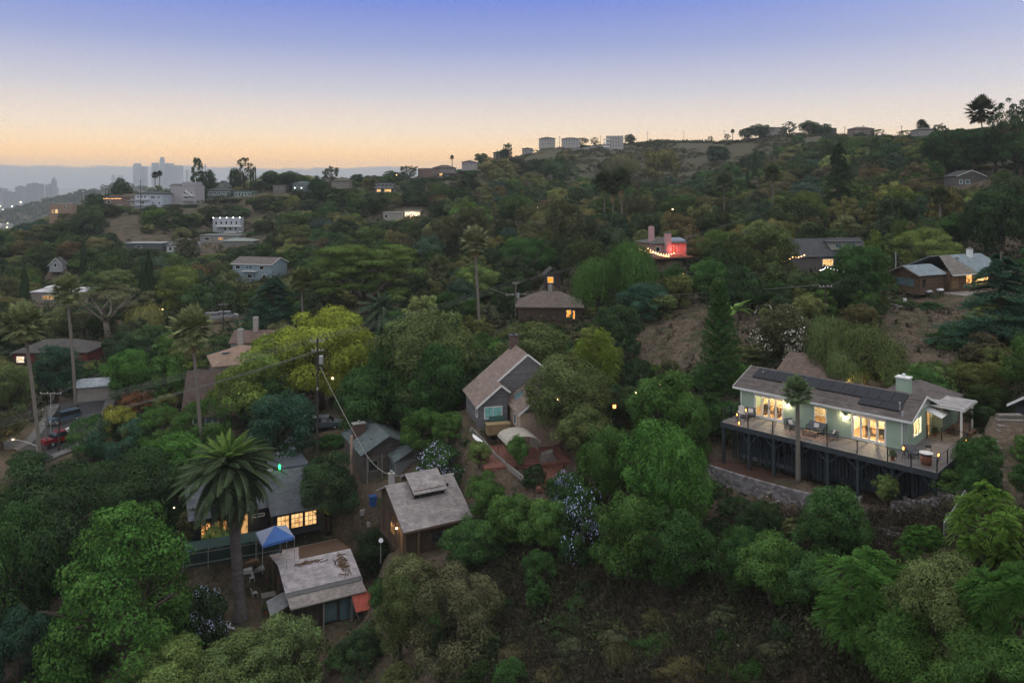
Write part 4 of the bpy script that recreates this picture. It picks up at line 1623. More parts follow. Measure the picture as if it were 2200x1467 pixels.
def lantern(label, x, y, pole, z=0.0, s=1.0, pos=None):
  o = thing('lantern', label, 'lantern', pos or dp(x, y, z), gb.rz, 'glowing lanterns round the deck')
  if pole:
    for a in (0, 2.1, 4.2):
      MB().bar((0, 0, pole * .9), (math.cos(a) * .16, math.sin(a) * .16, 0), .02).build('stand_leg', IRON, o)
  q = MB().box(-.1 * s, .1 * s, -.1 * s, .1 * s, pole, pole + .03).box(-.11 * s, .11 * s, -.11 * s, .11 * s, pole + .32 * s, pole + .36 * s)
  for sx in (-1, 1):
    for sy in (-1, 1):
      q.bar((sx * .09 * s, sy * .09 * s, pole + .03), (sx * .09 * s, sy * .09 * s, pole + .32 * s), .014)
  q.build('cage', IRON, o)
  MB().cyl(0, 0, pole + .05, pole + .28 * s, .06 * s, .05 * s, 8).build('candle', FLAME, o)
  point_light('lantern_light', (0, -.16, pole + .2), (1, .5, .15), 1.6, .05, o)

lantern('glowing lantern on a tall stand beside the left french doors', 1.6, 1.6, .9)
lantern('glowing lantern on a stand at the front left deck rail', 1.1, .9, .55)
lantern('small lantern standing low on the boards at the front left rail', 1.6, .35, .0)
lantern('glowing lantern on a slim stand right of the house corner', 15.1, 1.2, .75)
lantern('glowing lantern on a stand at the right deck rail', 17.4, 1.9, .6)
lantern('left one of the two lanterns at the foot of the pergola post', 17.5, 9.0, .0, .05)
lantern('right one of the two lanterns at the foot of the pergola post', 17.95, 9.1, .0, .05)

def barrel_table():
  o = thing('barrel_table', 'round barrel table with a pale top at the front right deck corner', 'table', dp(16.7, 1.3), gb.rz)
  st = mat('barrel_stave', (0.28, 0.11, 0.06), 0.75, 0.35, 5)
  for i in range(12):
    a = i * math.pi / 6
    m = MB()
    pts = []
    for (rr, z) in ((.34, 0), (.4, .45), (.34, .9)):
      for da in (-.24, .24):
        pts.append((rr * math.cos(a + da), rr * math.sin(a + da), z))
    m.add(pts, [(0, 1, 3, 2), (2, 3, 5, 4)]).build('stave', st, o)
  MB().cyl(0, 0, .9, .94, .5, .5, 16).build('table_top', PILLOW, o)
  for z in (.15, .75):
    MB().tube([(0, 0, z), (0, 0, z + .05)], .395 if z > .5 else .372, 16).build('hoop', IRON, o)

barrel_table()

def bar_stool(label, x, y):
  o = thing('bar_stool', label, 'stool', dp(x, y), gb.rz + .4)
  for sx in (-.15, .15):
    for sy in (-.15, .15):
      MB().bar((sx * 1.3, sy * 1.3, 0), (sx, sy, .68), .03).build('leg', IRON, o)
  MB().cyl(0, 0, .68, .73, .2, .2, 12).build('seat', DARKTRIM, o)
  MB().bar((-.18, .19, .73), (-.18, .24, 1.05), .03).bar((.18, .19, .73), (.18, .24, 1.05), .03).bar((-.2, .24, 1.05), (.2, .24, 1.05), .08, .12).build('backrest', IRON, o)

bar_stool('dark bar stool behind the barrel table', 16.6, 2.3)

def dining_set():
  o = thing('dining_table', 'long wooden dining table under the white pergola', 'table', dp(16.6, 11.4), gb.rz + R(90))
  MB().box(-1.0, 1.0, -.45, .45, .7, .76).build('table_top', WOODBROWN, o)
  for sx in (-.9, .9):
    for sy in (-.36, .36):
      MB().box(sx - .04, sx + .04, sy - .04, sy + .04, 0, .7).build('leg', WOODBROWN, o)
  for k, (dx, lb) in enumerate(((-.9, 'wooden bench on the house side of the dining table'), (.9, 'wooden bench on the outer side of the dining table'))):
    q = thing('dining_bench', lb, 'bench', dp(16.6 + dx * .9, 11.4), gb.rz + R(90))
    MB().box(-.9, .9, -.15, .15, .4, .45).build('seat', WOODBROWN, q)
    for sx in (-.8, .8):
      MB().box(sx - .03, sx + .03, -.13, .13, 0, .4).build('leg', WOODBROWN, q)

dining_set()
for (x, y, lb) in ((14.5, .6, 'terracotta pot standing by the front rail of the deck'), (15.1, 9.3, 'planter with a leafy plant beside the lit side door')):
  t = thing('flower_pot', lb, 'plant pot', dp(x, y))
  MB().cyl(0, 0, 0, .32, .13, .18, 12).build('pot', mat('terracotta', (0.3, 0.1, 0.055), 0.85, 0.25, 6), t)
  f = bpy.data.objects.new('plant', crown_proto('mound', 2, 0))
  link(f, t)
  f.scale = (.7, .7, .6)
  f.location = (0, 0, .25)
  f.color = (0.06, 0.1, 0.04, 1)

# ---- retaining wall, stone path, terraces, steps and chain link fence below the deck
def garden():
  blk = mat('grey_wall_block', (0.19, 0.175, 0.18), 0.92, 0.25, 3, 0.4, rand=0.4)
  w = thing('retaining_wall', 'long grey block retaining wall below the deck', 'wall', dp(0, 0), gb.rz)
  me = MB().box(-.148, .148, -.15, .15, -.098, .098).mesh('wall_block', blk)
  base = WZ(1545, 1000, 35.1)
  n = 0
  for row in range(7):
    for i in range(38):
      x = -.3 + i * .302 + (row % 2) * .15
      yoff = -1.9 - .25 * math.sin(x * .35) - row * .03
      o = bpy.data.objects.new('wall_block', me)
      link(o, w)
      o.location = (x, yoff, -3.55 - row * .2)
      o.rotation_euler = (0, 0, random.uniform(-.03, .03) - .0875 * math.cos(x * .35))
      o.scale = (1, 1 + random.uniform(-.08, .08), 1)
      n += 1
  for (x, y, z) in ((0, -4.6, 33.4), (4, -4.8, 33.4), (8, -4.6, 33.5), (11, -4.4, 33.9)):
    PADS.append((*dp(x, y)[:2], 2.2, z))
  # planting strip behind the wall
  s = MB().box(-.6, 11.3, -1.75, 1.2, -4.6, -3.72).build('planting_bed', mat('bark_mulch', (0.075, 0.038, 0.028), 0.95, 0.5, 9, 0.6), None)
  s.location, s.rotation_euler = gb.root.location, (0, 0, gb.rz)
  s['kind'] = 'structure'
  # rubble path along the foot of the wall
  st = mat('path_stone', (0.34, 0.32, 0.29), 0.9, 0.35, 4, 0.4, rand=0.25)
  p = thing('stone_path', 'pale flagstone path running along the foot of the grey wall', 'path', (0, 0, 0))
  meshes = []
  rg = random.Random(5)
  for k in range(5):
    q = 6
    pts = [(math.cos(i * 6.283 / q) * rg.uniform(.75, 1.1), math.sin(i * 6.283 / q) * rg.uniform(.75, 1.1), .5) for i in range(q)]
    meshes.append(MB().poly_slab(pts, .5).mesh('stone', st))
  pts = [(1535, 1028), (1580, 1046), (1620, 1064), (1655, 1082), (1680, 1100), (1700, 1122), (1706, 1145)]
  prev = None
  for a, c in zip(pts, pts[1:]):
    for t in np.linspace(0, 1, 15)[:-1]:
      px, py = a[0] + (c[0] - a[0]) * t, a[1] + (c[1] - a[1]) * t
      for j in range(3):
        X, Y, Z = ground_hit(px + rg.uniform(-9, 9), py + rg.uniform(-9, 9))
        o = bpy.data.objects.new('stone', meshes[rg.randrange(5)])
        link(o, p)
        s_ = rg.uniform(.11, .2)
        o.scale = (s_, s_ * rg.uniform(.7, 1), .1)
        o.location = (X, Y, Z + .02)
        o.rotation_euler = (rg.uniform(-.1, .1), rg.uniform(-.1, .1), rg.uniform(0, 6))
  # curved terraces edged with blocks
  eb = MB().box(-.21, .21, -.12, .12, -.25, .16).mesh('edging_block', blk)
  arcs = [((1985, 1062), 62, 22, 200, 340, 'upper round bed edged with grey blocks under the deck corner'),
      ((1975, 1090), 55, 26, 150, 330, 'middle curved bed edged with grey blocks'),
      ((2040, 1075), 30, 40, 120, 300, 'narrow curved bed edged with blocks beside the chain link fence'),
      ((1905, 1150), 72, 34, 130, 350, 'lowest block-edged bed, widest of the terraces'),
      ((1935, 1128), 60, 30, 190, 340, 'block-edged bed between the lowest and the middle terrace')]
  for (c, rx, ry, a0, a1, lb) in arcs:
    t = thing('terrace_bed', lb, 'garden bed', (0, 0, 0), 0, 'curved planting terraces below the deck')
    X0, Y0, Z0 = ground_hit(*c)
    for i in range(15):
      a = R(a0 + (a1 - a0) * i / 14)
      X, Y, Z = ground_hit(c[0] + rx * math.cos(a), c[1] - ry * math.sin(a))
      o = bpy.data.objects.new('edging_block', eb)
      link(o, t)
      o.location = (X, Y, Z + .06)
      o.rotation_euler = (0, 0, -a + R(90) + random.uniform(-.15, .15) + .6)
      o.scale = (1, 1, random.uniform(.8, 1.2))
  for k, (px, py) in enumerate(((1944, 1083), (1960, 1092), (1935, 1098), (1952, 1107), (1928, 1140), (1912, 1150), (2015, 1078), (2030, 1062))):
    X, Y, Z = ground_hit(px, py)
    o = MB().box(-.5, .5, -.22, .22, -.3, .12).build('stone_step', blk, None)
    o.location, o.rotation_euler = (X, Y, Z), (0, 0, gb.rz + .3)
    tag(o, ['left step under the deck corner beds', 'step right of the middle bed', 'step left in the middle bed', 'step at the foot of the middle bed', 'upper step in the lowest bed', 'lower step in the lowest bed', 'lower step near the chain link fence', 'upper step near the chain link fence'][k] + ', grey stone', 'step', 'stone steps between the curved terraces')
  # stairway at the right edge
  sw = thing('garden_stairs', 'weathered stone stairway climbing beside the small house at the right edge', 'stairs', (0, 0, 0))
  ts = mat('pale_step', (0.17, 0.15, 0.13), 0.9, 0.35, 3, 0.3)
  n = 14
  for i in range(n):
    f = i / (n - 1)
    D = 48 + 6 * f
    px, py = 2160 + 12 * f, 1040 - 150 * f
    v = WP(px, py, D)
    q = MB().box(-random.uniform(.7, .95), random.uniform(.7, .95), -.2, .26, -.2, 0).build('step', ts, sw)
    q.location, q.rotation_euler = v, (0, 0, random.uniform(-.14, .14))
    HOUSE_SPOTS.append((v.x, v.y, 1.0))
    PADS.append((v.x, v.y, 1.3, v.z - .32))
  # chain link fence with an orange cord
  f = thing('chain_link_fence', 'leaning chain link fence with a pale top rail at the terrace edge', 'fence', (0, 0, 0))
  A, B_, C_ = ground_hit(2076, 1105), ground_hit(2052, 1150), ground_hit(2028, 1185)
  P = [Vector(q) for q in (A, B_, C_)]
  tops = [q + Vector((0, 0, 1.7)) for q in P]
  for q, t in zip(P, tops):
    MB().tube([q, t], .035, 6).build('fence_post', STEEL, f)
  for i in range(2):
    MB().tube([tops[i], tops[i + 1]], .04, 6).build('top_rail', STEEL, f)
    m = MB()
    n = 16
    for k in range(n + 1):
      for (s0, s1) in ((0, 1), (1, 0)):
        a = P[i].lerp(P[i + 1], k / n)
        b2 = P[i].lerp(P[i + 1], min(1, max(0, (k + (4 if s0 == 0 else -4)) / n)))
        m.bar(a + Vector((0, 0, .05)), b2 + Vector((0, 0, 1.65)), .008)
    m.build('wire_mesh', STEEL, f)
  cord = MB()
  a = tops[1]
  e = Vector(ground_hit(2095, 1145)) + Vector((0, 0, .9))
  pts = [a.lerp(e, t) - Vector((0, 0, .5 * math.sin(math.pi * t))) for t in np.linspace(0, 1, 9)]
  cord.tube(pts, .02, 5)
  tag(cord.build('rope', mat('orange_rope', (0.6, 0.25, 0.08), 0.8), None), 'orange rope hanging from the chain link fence into the trees', 'rope')
  # lower fence end at the bottom edge
  f = thing('fence_panel', 'pale fence post and rail with fairy lights at the bottom edge of the picture', 'fence', (0, 0, 0))
  a, c = Vector(WP(1815, 1462, 44)), Vector(WP(1833, 1438, 45))
  MB().tube([a - Vector((0, 0, 1.5)), a], .04, 6).build('fence_post', STEEL, f)
  MB().tube([a, c], .035, 6).build('top_rail', STEEL, f)

garden()

PADS_LATE = []
VIS = []      # (column from, column to, lowest row kept in view, distance)
# ------------------------------------------------------------------ nearer houses
def shack():
  roofm = shingle('lilac_grey_shingle', (0.46, 0.425, 0.45))
  wall = mat('dark_board_wall', (0.075, 0.06, 0.05), 0.9, 0.3, 3, 0.4, kind='board')
  b = Bld('small_house', 'low house with a pale grey shingled roof, fallen twigs on it and a red awning', 'house', -23.8, 78.0, 17.4, R(27))
  L = 7.5
  clear(*b.w(3.7, 0)[:2], 6.5)
  clear(*b.w(2.5, -7)[:2], 2.2)
  clear(*b.w(7.2, -7.2)[:2], 2.0)
  PADS_LATE.append((*b.w(4.2, -1)[:2], 7.2, 17.3))
  r = b.root
  # walls inside the eaves
  b.box('wall', .4, L - .2, -5.4, 5.2, -.6, 2.75, wall)
  mb = MB()
  mb.slab([(0, -4.7, 3.05), (L, -4.7, 3.05), (L, 0, 4.2), (0, 0, 4.2)], .14)
  mb.slab([(0, 0, 4.2), (L, 0, 4.2), (L, 5.8, 2.9), (0, 5.8, 2.9)], .14)
  mb.build('roof', roofm, r)
  courses(b, [(0, -4.1, 3.2), (L, -4.1, 3.2), (L, 0, 4.2), (0, 0, 4.2)], roofm, .26)
  MB().box(.05, L - .1, -6.3, -6.21, 2.6, 2.7).build('gutter', WOODGREY, r)
  MB().slab([(.05, -6.2, 2.72), (L - .1, -6.2, 2.72), (L - .1, -4.55, 3.04), (.05, -4.55, 3.04)], .1).build('porch_roof', shingle('worn_porch_shingle', (0.30, 0.27, 0.26)), r)
  MB().slab([(0.02, -4.72, 3.075), (L - .02, -4.72, 3.075), (L - .02, -4.15, 3.215), (0.02, -4.15, 3.215)], .02).build('tar_strip', mat('tar_paper', (0.12, 0.12, 0.125), 0.9, 0.2, 2), r)
  # leaf litter on the back slope
  lit = mat('leaf_litter', (0.12, 0.075, 0.052), 0.95, 0.5, 12, 0.6)
  MB().slab([(2.2, .25, 4.16), (L, .15, 4.185), (L, 5.5, 2.99), (3.2, 5.5, 2.99)], .012).build('leaf_litter', lit, r)
  tw = mat('dry_twig', (0.14, 0.08, 0.05), 0.95, 0.4, 8)
  rg = random.Random(3)
  for (cx, cy_, n, sx, sy, lb) in ((6.1, -1.9, 60, .45, 1.5, 'heap of dry fallen twigs on the right side of the pale roof'), (2.9, -.75, 26, 1.3, .25, 'thin drift of dry twigs below the pale roof ridge')):
    m = MB()
    for i in range(n):
      x, y = cx + rg.gauss(0, sx * .5), cy_ + rg.gauss(0, sy * .5)
      a = rg.uniform(0, 3.14) if sx < 1 else rg.gauss(0, .3)
      l = rg.uniform(.15, .5)
      z = 4.2 + y * .245 + .03 + rg.uniform(0, .06)
      m.bar((x - l * math.cos(a), y - l * math.sin(a), z - l * math.sin(a) * .245), (x + l * math.cos(a), y + l * math.sin(a), z + l * math.sin(a) * .245), .05)
    o = m.build('dry_twigs', tw, None)
    o.location, o.rotation_euler = r.location, r.rotation_euler
    tag(o, lb, 'twigs', kind='stuff')
  MB().cyl(.7, -.9, 4.0, 4.9, .03).cyl(.7, -.9, 3.95, 4.1, .16, .1).build('vent_pipe', STEEL, r)
  MB().box(5.4, 5.46, -1.9, -1.1, 3.75, 4.02).build('roof_vent', DARKTRIM, r)
  # front: glazed doors, white patch, prop
  b.win('f', -5.4, 3.4, .1, 1.35, 1.95, GLASS_SKY, DARKTRIM, 1, 1)
  b.win('f', -5.4, 4.9, -.1, 1.7, 2.2, GLASS_SKY, DARKTRIM, 2, 1)
  MB().box(3.2, 3.35, -6.0, -5.85, -.6, 2.7).build('porch_post', WOODGREY, r)
  MB().box(5.95, 6.1, -6.0, -5.85, -.8, 2.7).build('porch_post', WOODGREY, r)
  MB().bar((5.9, -6.1, 2.2), (7.0, -6.6, -.9), .1).build('prop', WOODGREY, r)
  MB().slab([(5.9, -7.9, 1.75), (8.6, -7.9, 1.75), (8.3, -6.0, 2.62), (5.95, -6.0, 2.62)], .05).build('awning', mat('red_tin', (0.36, 0.075, 0.05), 0.7, 0.35, 3), r)
  # left side lean-to and framing
  MB().slab([(-1.5, -4.6, 1.6), (.35, -4.6, 2.3), (.35, -2.2, 2.5), (-1.5, -2.2, 1.9)], .08).build('lean_to_roof', mat('tin_grey', (0.2, 0.2, 0.21), 0.6, 0.3, 2), r)
  for (x, y) in ((-.0, -.2), (0.0, 2.6), (0.0, 5.2), (-1.4, -4.4), (-1.4, -2.4)):
    b.box('side_post', x - .06, x + .06, y - .06, y + .06, -.6, 3.0 if x > -1 else 1.6, WOODBROWN)
  b.win('l', .4, -1.8, 0.6, 1.6, 1.5, GLASS_DARK, DARKTRIM)
  return b

sh = shack()

def cottage():
  roofm = shingle('grey_brown_shingle', (0.31, 0.28, 0.28))
  wall = mat('redwood_board', (0.075, 0.05, 0.035), 0.85, 0.35, 3, 0.4, kind='board')
  b = Bld('cottage', 'brown cottage with a clerestory raised on its grey shingled roof', 'house', -12.55, 76.0, 25.2, R(28))
  L = 7.2
  r = b.root
  clear(*b.w(3.6, -1.5)[:2], 5.2)
  clear(*b.w(-2.2, -4)[:2], 2.4)
  pad(b, -3, 7.5, -5.5, 2, 0.0, .72)
  b.box('wall', .5, L - .4, -4.6, 2.6, -.6, 2.5, wall)
  zr = 5.2
  mb = MB()
  mb.slab([(0, -5.25, 2.62), (L, -5.25, 2.62), (L, 0, zr), (0, 0, zr)], .15)
  mb.slab([(0, 0, zr), (L, 0, zr), (L, 3.0, 3.7), (0, 3.0, 3.7)], .15)
  mb.build('roof', roofm, r)
  for X in (.5, L - .55):
    MB().add([(X, -4.6, 2.4), (X, 0, zr - .2), (X, 2.6, 3.7), (X, 2.6, 2.4), (X + .15, -4.6, 2.4), (X + .15, 0, zr - .2), (X + .15, 2.6, 3.7), (X + .15, 2.6, 2.4)],
        [(0, 1, 2, 3), (7, 6, 5, 4), (0, 4, 5, 1), (1, 5, 6, 2), (2, 6, 7, 3), (3, 7, 4, 0)]).build('gable_wall', wall, r)
  courses(b, [(0, -5.25, 2.62), (L, -5.25, 2.62), (L, 0, zr), (0, 0, zr)], roofm, .28)
  MB().box(0, L, -5.35, -5.26, 2.42, 2.55).build('gutter', BROWNTRIM, r)
  # clerestory
  x0, x1 = 2.1, 5.6
  b.box('clerestory_wall', x0 + .15, x1 - .15, -2.15, -.1, 3.9, 4.95, wall)
  MB().slab([(x0, -2.5, 4.75), (x1, -2.5, 4.75), (x1, .15, 5.95), (x0, .15, 5.95)], .12).build('clerestory_roof', roofm, r)
  MB().slab([(x0, .15, 5.95), (x1, .15, 5.95), (x1, 1.6, 5.1), (x0, 1.6, 5.1)], .12).build('clerestory_roof', roofm, r)
  b.box('clerestory_wall', x0 + .15, x1 - .15, -.1, 1.4, 4.6, 5.1, wall)
  for i in range(6):
    b.win('f', -2.15, x0 + .3 + i * .5, 4.28, .42, .32, GLASS_DARK, DARKTRIM, fw=.04)
  MB().cyl(6.1, -1.3, 4.5, 4.75, .14).build('roof_vent', DARKTRIM, r)
  b.chimney(1.2, 1.6, 3.5, 5.6, .5, .5, CONCRETE)
  # lamp-lit left gable wall
  MB().box(.36, .5, -2.6, -2.45, 1.95, 2.15).build('lamp_bracket', IRON, r)
  MB().cyl(.3, -2.52, 1.85, 1.98, .08, .05).build('bulb', emis('strong_bulb', (1, .72, .3), 16), r)
  point_light('wall_light', (.12, -2.52, 1.9), (1, .58, .22), 26, .06, r)
  b.win('l', .5, -1.5, .7, 1.2, 1.1, LIT_DIM, WOODBROWN, 2, 2)
  b.box('door', .43, .5, -4.0, -3.1, 0, 2.0, WOODBROWN)
  for i in range(5):
    b.box('wall_batten', .44, .5, -4.5 + i * 1.75, -4.42 + i * 1.75, -.5, 2.45, WOODBROWN)
  b.win('f', -4.6, 3.0, .7, 1.2, 1.0, GLASS_DARK, DARKTRIM)
  MB().box(1.5, 1.65, -5.1, -4.95, -.6, 2.6).build('porch_post', WOODBROWN, r)

cottage()

def gabled_house():
  roofm = shingle('mauve_brown_shingle', (0.25, 0.192, 0.165))
  wall = mat('grey_lap_siding', (0.17, 0.165, 0.175), 0.85, 0.12, 2, kind='siding')
  b = Bld('gabled_house', 'grey sided house with a steep brown roof and a turquoise curtained window', 'house', -4.08, 85.3, 33.2, R(15))
  r = b.root
  for (x, y, q) in ((3, 3.5, 4.5), (8, 3.5, 5.5), (6, -2.5, 4)):
    clear(*b.w(x, y)[:2], q)
  PADS.append((*b.w(6, 2.5)[:2], 7.5, 33.1))
  ez, rz_ = 2.3, 7.5
  b.box('wall', .4, 12.5, 1.6, 7, -.5, 2.3, wall)
  mb = MB()
  t = .16
  sl = (rz_ - ez) / 6.5
  mb.slab([(0, 1.5, ez), (6.5, 1.5, rz_), (6.5, 7.4, rz_), (0, 7.4, ez)], t)
  mb.slab([(6.5, 1.5, rz_), (13, 1.5, ez), (13, 7.4, ez), (6.5, 7.4, rz_)], t)
  # bay running forward under the same slope
  mb.slab([(0, -.35, ez), (2.9, -.35, ez + 2.9 * sl), (2.9, 1.5, ez + 2.9 * sl), (0, 1.5, ez)], t)
  mb.slab([(2.9, -.35, ez + 2.9 * sl), (3.95, -.35, ez + 1.9 * sl), (3.95, 1.55, ez + 1.9 * sl), (2.9, 1.55, ez + 2.9 * sl)], t)
  mb.build('roof', roofm, r)
  courses(b, [(0, 7.4, ez), (0, 1.5, ez), (6.5, 1.5, rz_), (6.5, 7.4, rz_)], roofm, .3)
  courses(b, [(0, 1.5, ez), (0, -.35, ez), (2.9, -.35, ez + 2.9 * sl), (2.9, 1.5, ez + 2.9 * sl)], roofm, .3)
  for (y, pts) in ((1.6, [(.4, 2.2), (12.6, 2.2), (6.5, rz_ - t - .05)]), (7.0, [(.4, 2.2), (12.6, 2.2), (6.5, rz_ - t - .05)])):
    m = MB()
    m.prism(pts, y, y + .12)
    m.build('gable_wall', wall, r)
  m = MB().prism([(.35, -.5), (3.7, -.5), (3.7, ez + 2.1 * sl - t), (2.9, ez + 2.9 * sl - t - .02), (.35, ez + .2)], 0, 1.55)
  m.build('bay_wall', wall, r)
  fas = MB()
  for (a, c) in (((0, ez), (2.9, ez + 2.9 * sl)), ((2.9, ez + 2.9 * sl), (3.95, ez + 1.9 * sl))):
    fas.bar((a[0], -.39, a[1] - .1), (c[0], -.39, c[1] - .1), .06, .2)
  fas.build('rake_board', WHITE, r)
  fas = MB()
  fas.bar((2.9, 1.46, ez + 2.9 * sl - .1), (6.5, 1.46, rz_ - .1), .06, .2)
  fas.bar((6.5, 1.46, rz_ - .1), (13, 1.46, ez - .1), .06, .2)
  fas.build('rake_board', WHITE, r)
  b.win('f', 0, 1.0, .85, 2.1, 1.35, emis('turquoise_blind', (0.16, 0.36, 0.36), .42, .25, 2), WHITE, 2, 1, .09)
  b.win('l', .35, .35, .95, .8, 1.1, GLASS_DARK, WHITE, 1, 1, .08)
  MB().box(2.2, 2.3, .6, .7, 4.2, 4.8).build('vent_pipe', STEEL, r)
  b.chimney(6.3, 7.0, 6.5, 8.6, 1.0, .8, mat('brown_brick', (0.14, 0.10, 0.085), 0.9, 0.2, 3, kind='brick'), DARKTRIM)
  # lower front wing with a skylight
  x0, y0 = 4.1, -3.9
  sl2 = 2.1 / 3.6
  m = MB()
  m.slab([(3.78, y0 - .3, 2.3), (6.62, y0 - .3, 4.5), (6.62, 1.5, 4.5), (3.78, 1.5, 2.3)], .14)
  m.slab([(6.62, y0 - .3, 4.5), (9.46, y0 - .3, 2.3), (9.46, 1.5, 2.3), (6.62, 1.5, 4.5)], .14)
  m.build('wing_roof', roofm, r)
  courses(b, [(3.78, 1.5, 2.3), (3.78, y0 - .3, 2.3), (6.62, y0 - .3, 4.5), (6.62, 1.5, 4.5)], roofm, .3)
  cream = stucco('cream_stucco', (0.40, 0.30, 0.23))
  b.box('wing_wall', x0, 9.1, y0, 1.5, -1.6, 2.35, cream)
  MB().prism([(x0, 2.352), (9.1, 2.352), (6.62, 4.3)], y0, y0 + .12).build('gable_wall', wall, r)
  m = MB().bar((3.78, y0 - .33, 2.2), (6.62, y0 - .33, 4.4), .05, .18).bar((6.62, y0 - .33, 4.4), (9.46, y0 - .33, 2.2), .05, .18)
  m.build('rake_board', WHITE, r)
  sk = [(4.5, -.9, 2.98), (5.4, -.9, 3.68), (5.4, .6, 3.68), (4.5, .6, 2.98)]
  f = MB().slab(sk, .12).build('skylight', STEEL, r)
  n = Vector((-.61, 0, .79)) * .02
  MB().slab([Vector(q) * 1.0 + n + (Vector((4.95, -.15, 3.33)) - Vector(q)) * .12 for q in sk], .02).build('pane', GLASS_SKY, f)
  b.win('l', x0, y0 + 1.6, .6, .9, 1.2, GLASS_DARK, WHITE, 1, 1, .08)
  b.win('f', 1.6, 9.7, -.3, .9, 2.0, GLASS_SKY, WHITE, 1, 1, .1)
  MB().cyl(10.1, 1.3, 2.0, 2.16, .07).build('bulb', BULB, r)
  point_light('porch_light', (10.1, .9, 1.9), (1, .6, .2), 9, .05, r)
  return b

gh9 = gabled_house()

def green_roof_house():
  roofm = shingle('teal_grey_shingle', (0.12, 0.15, 0.155))
  wall = mat('umber_siding', (0.12, 0.105, 0.095), 0.85, 0.2, 2, kind='siding')
  b = Bld('green_roofed_house', 'small house with two overlapping teal grey gable roofs and a brick chimney', 'house', -17.7, 90.0, 25.6, R(27))
  r = b.root
  clear(*b.w(4, 4)[:2], 6)
  pad(b, 0, 9, 0, 9, 0, 1.0)
  e, h = 2.75, 1.85
  m = MB()
  m.slab([(0, 0, e), (3.46, 0, e + h), (3.46, 9.5, e + h), (0, 9.5, e)], .14)
  m.slab([(3.46, 0, e + h), (6.9, 0, e), (6.9, 9.5, e), (3.46, 9.5, e + h)], .14)
  m.build('roof', roofm, r)
  courses(b, [(0, 9.5, e), (0, 0, e), (3.46, 0, e + h), (3.46, 9.5, e + h)], roofm, .3)
  b.box('wall', .4, 6.5, .5, 9, -.5, e, wall)
  MB().prism([(.4, e - .1), (6.5, e - .1), (3.46, e + h - .2)], .5, .62).build('gable_wall', wall, r)
  m = MB().bar((0, -.02, e - .08), (3.46, -.02, e + h - .08), .05, .18).bar((3.46, -.02, e + h - .08), (6.9, -.02, e - .08), .05, .18)
  m.build('rake_board', DARKTRIM, r)
  # second gable, lower and to the right
  x0, y0 = 3.3, -2.4
  m = MB()
  e2, h2, w2 = 2.25, 1.15, 2.2
  m.slab([(x0, y0, e2), (x0 + w2, y0, e2 + h2), (x0 + w2, y0 + 6, e2 + h2), (x0, y0 + 6, e2)], .12)
  m.slab([(x0 + w2, y0, e2 + h2), (x0 + 2 * w2 + .6, y0, e2 - .2), (x0 + 2 * w2 + .6, y0 + 6, e2 - .2), (x0 + w2, y0 + 6, e2 + h2)], .12)
  m.build('front_roof', roofm, r)
  b.box('front_wall', x0 + .35, x0 + 2 * w2 + .3, y0 + .45, y0 + 5, -.9, e2 - .05, mat('grey_panel_wall', (0.2, 0.2, 0.2), 0.85, 0.15, 2))
  MB().prism([(x0 + .35, e2 - .1), (x0 + 2 * w2 + .3, e2 - .15), (x0 + w2, e2 + h2 - .16)], y0 + .45, y0 + .56).build('gable_wall', wall, r)
  b.win('l', x0 + .35, y0 + .9, .5, 1.6, 1.2, GLASS_SKY, WOODGREY, 2)
  b.win('f', y0 + .45, x0 + 3.1, .6, .9, 1.1, GLASS_DARK, WHITE)
  b.win('f', .5, 1.0, .6, 1.2, 1.3, GLASS_DARK, WOODGREY)
  for x in (.6, 2.4):
    b.box('porch_post', x, x + .1, -.4, -.3, -.6, e, WOODGREY)
  b.chimney(1.3, 5.6, 2.0, 4.9, 1.5, .8, mat('dark_brick', (0.13, 0.085, 0.07), 0.9, 0.25, 3, kind='brick'))
  MB().cyl(-.25, 3.2, -.6, 4.3, .17, .17, 8).build('pink_flue', mat('pinkish_pipe', (0.42, 0.28, 0.23), 0.7, 0.2, 3), r)
  MB().cyl(1.9, 2.2, 3.6, 3.95, .07).build('vent_pipe', DARKTRIM, r)

green_roof_house()

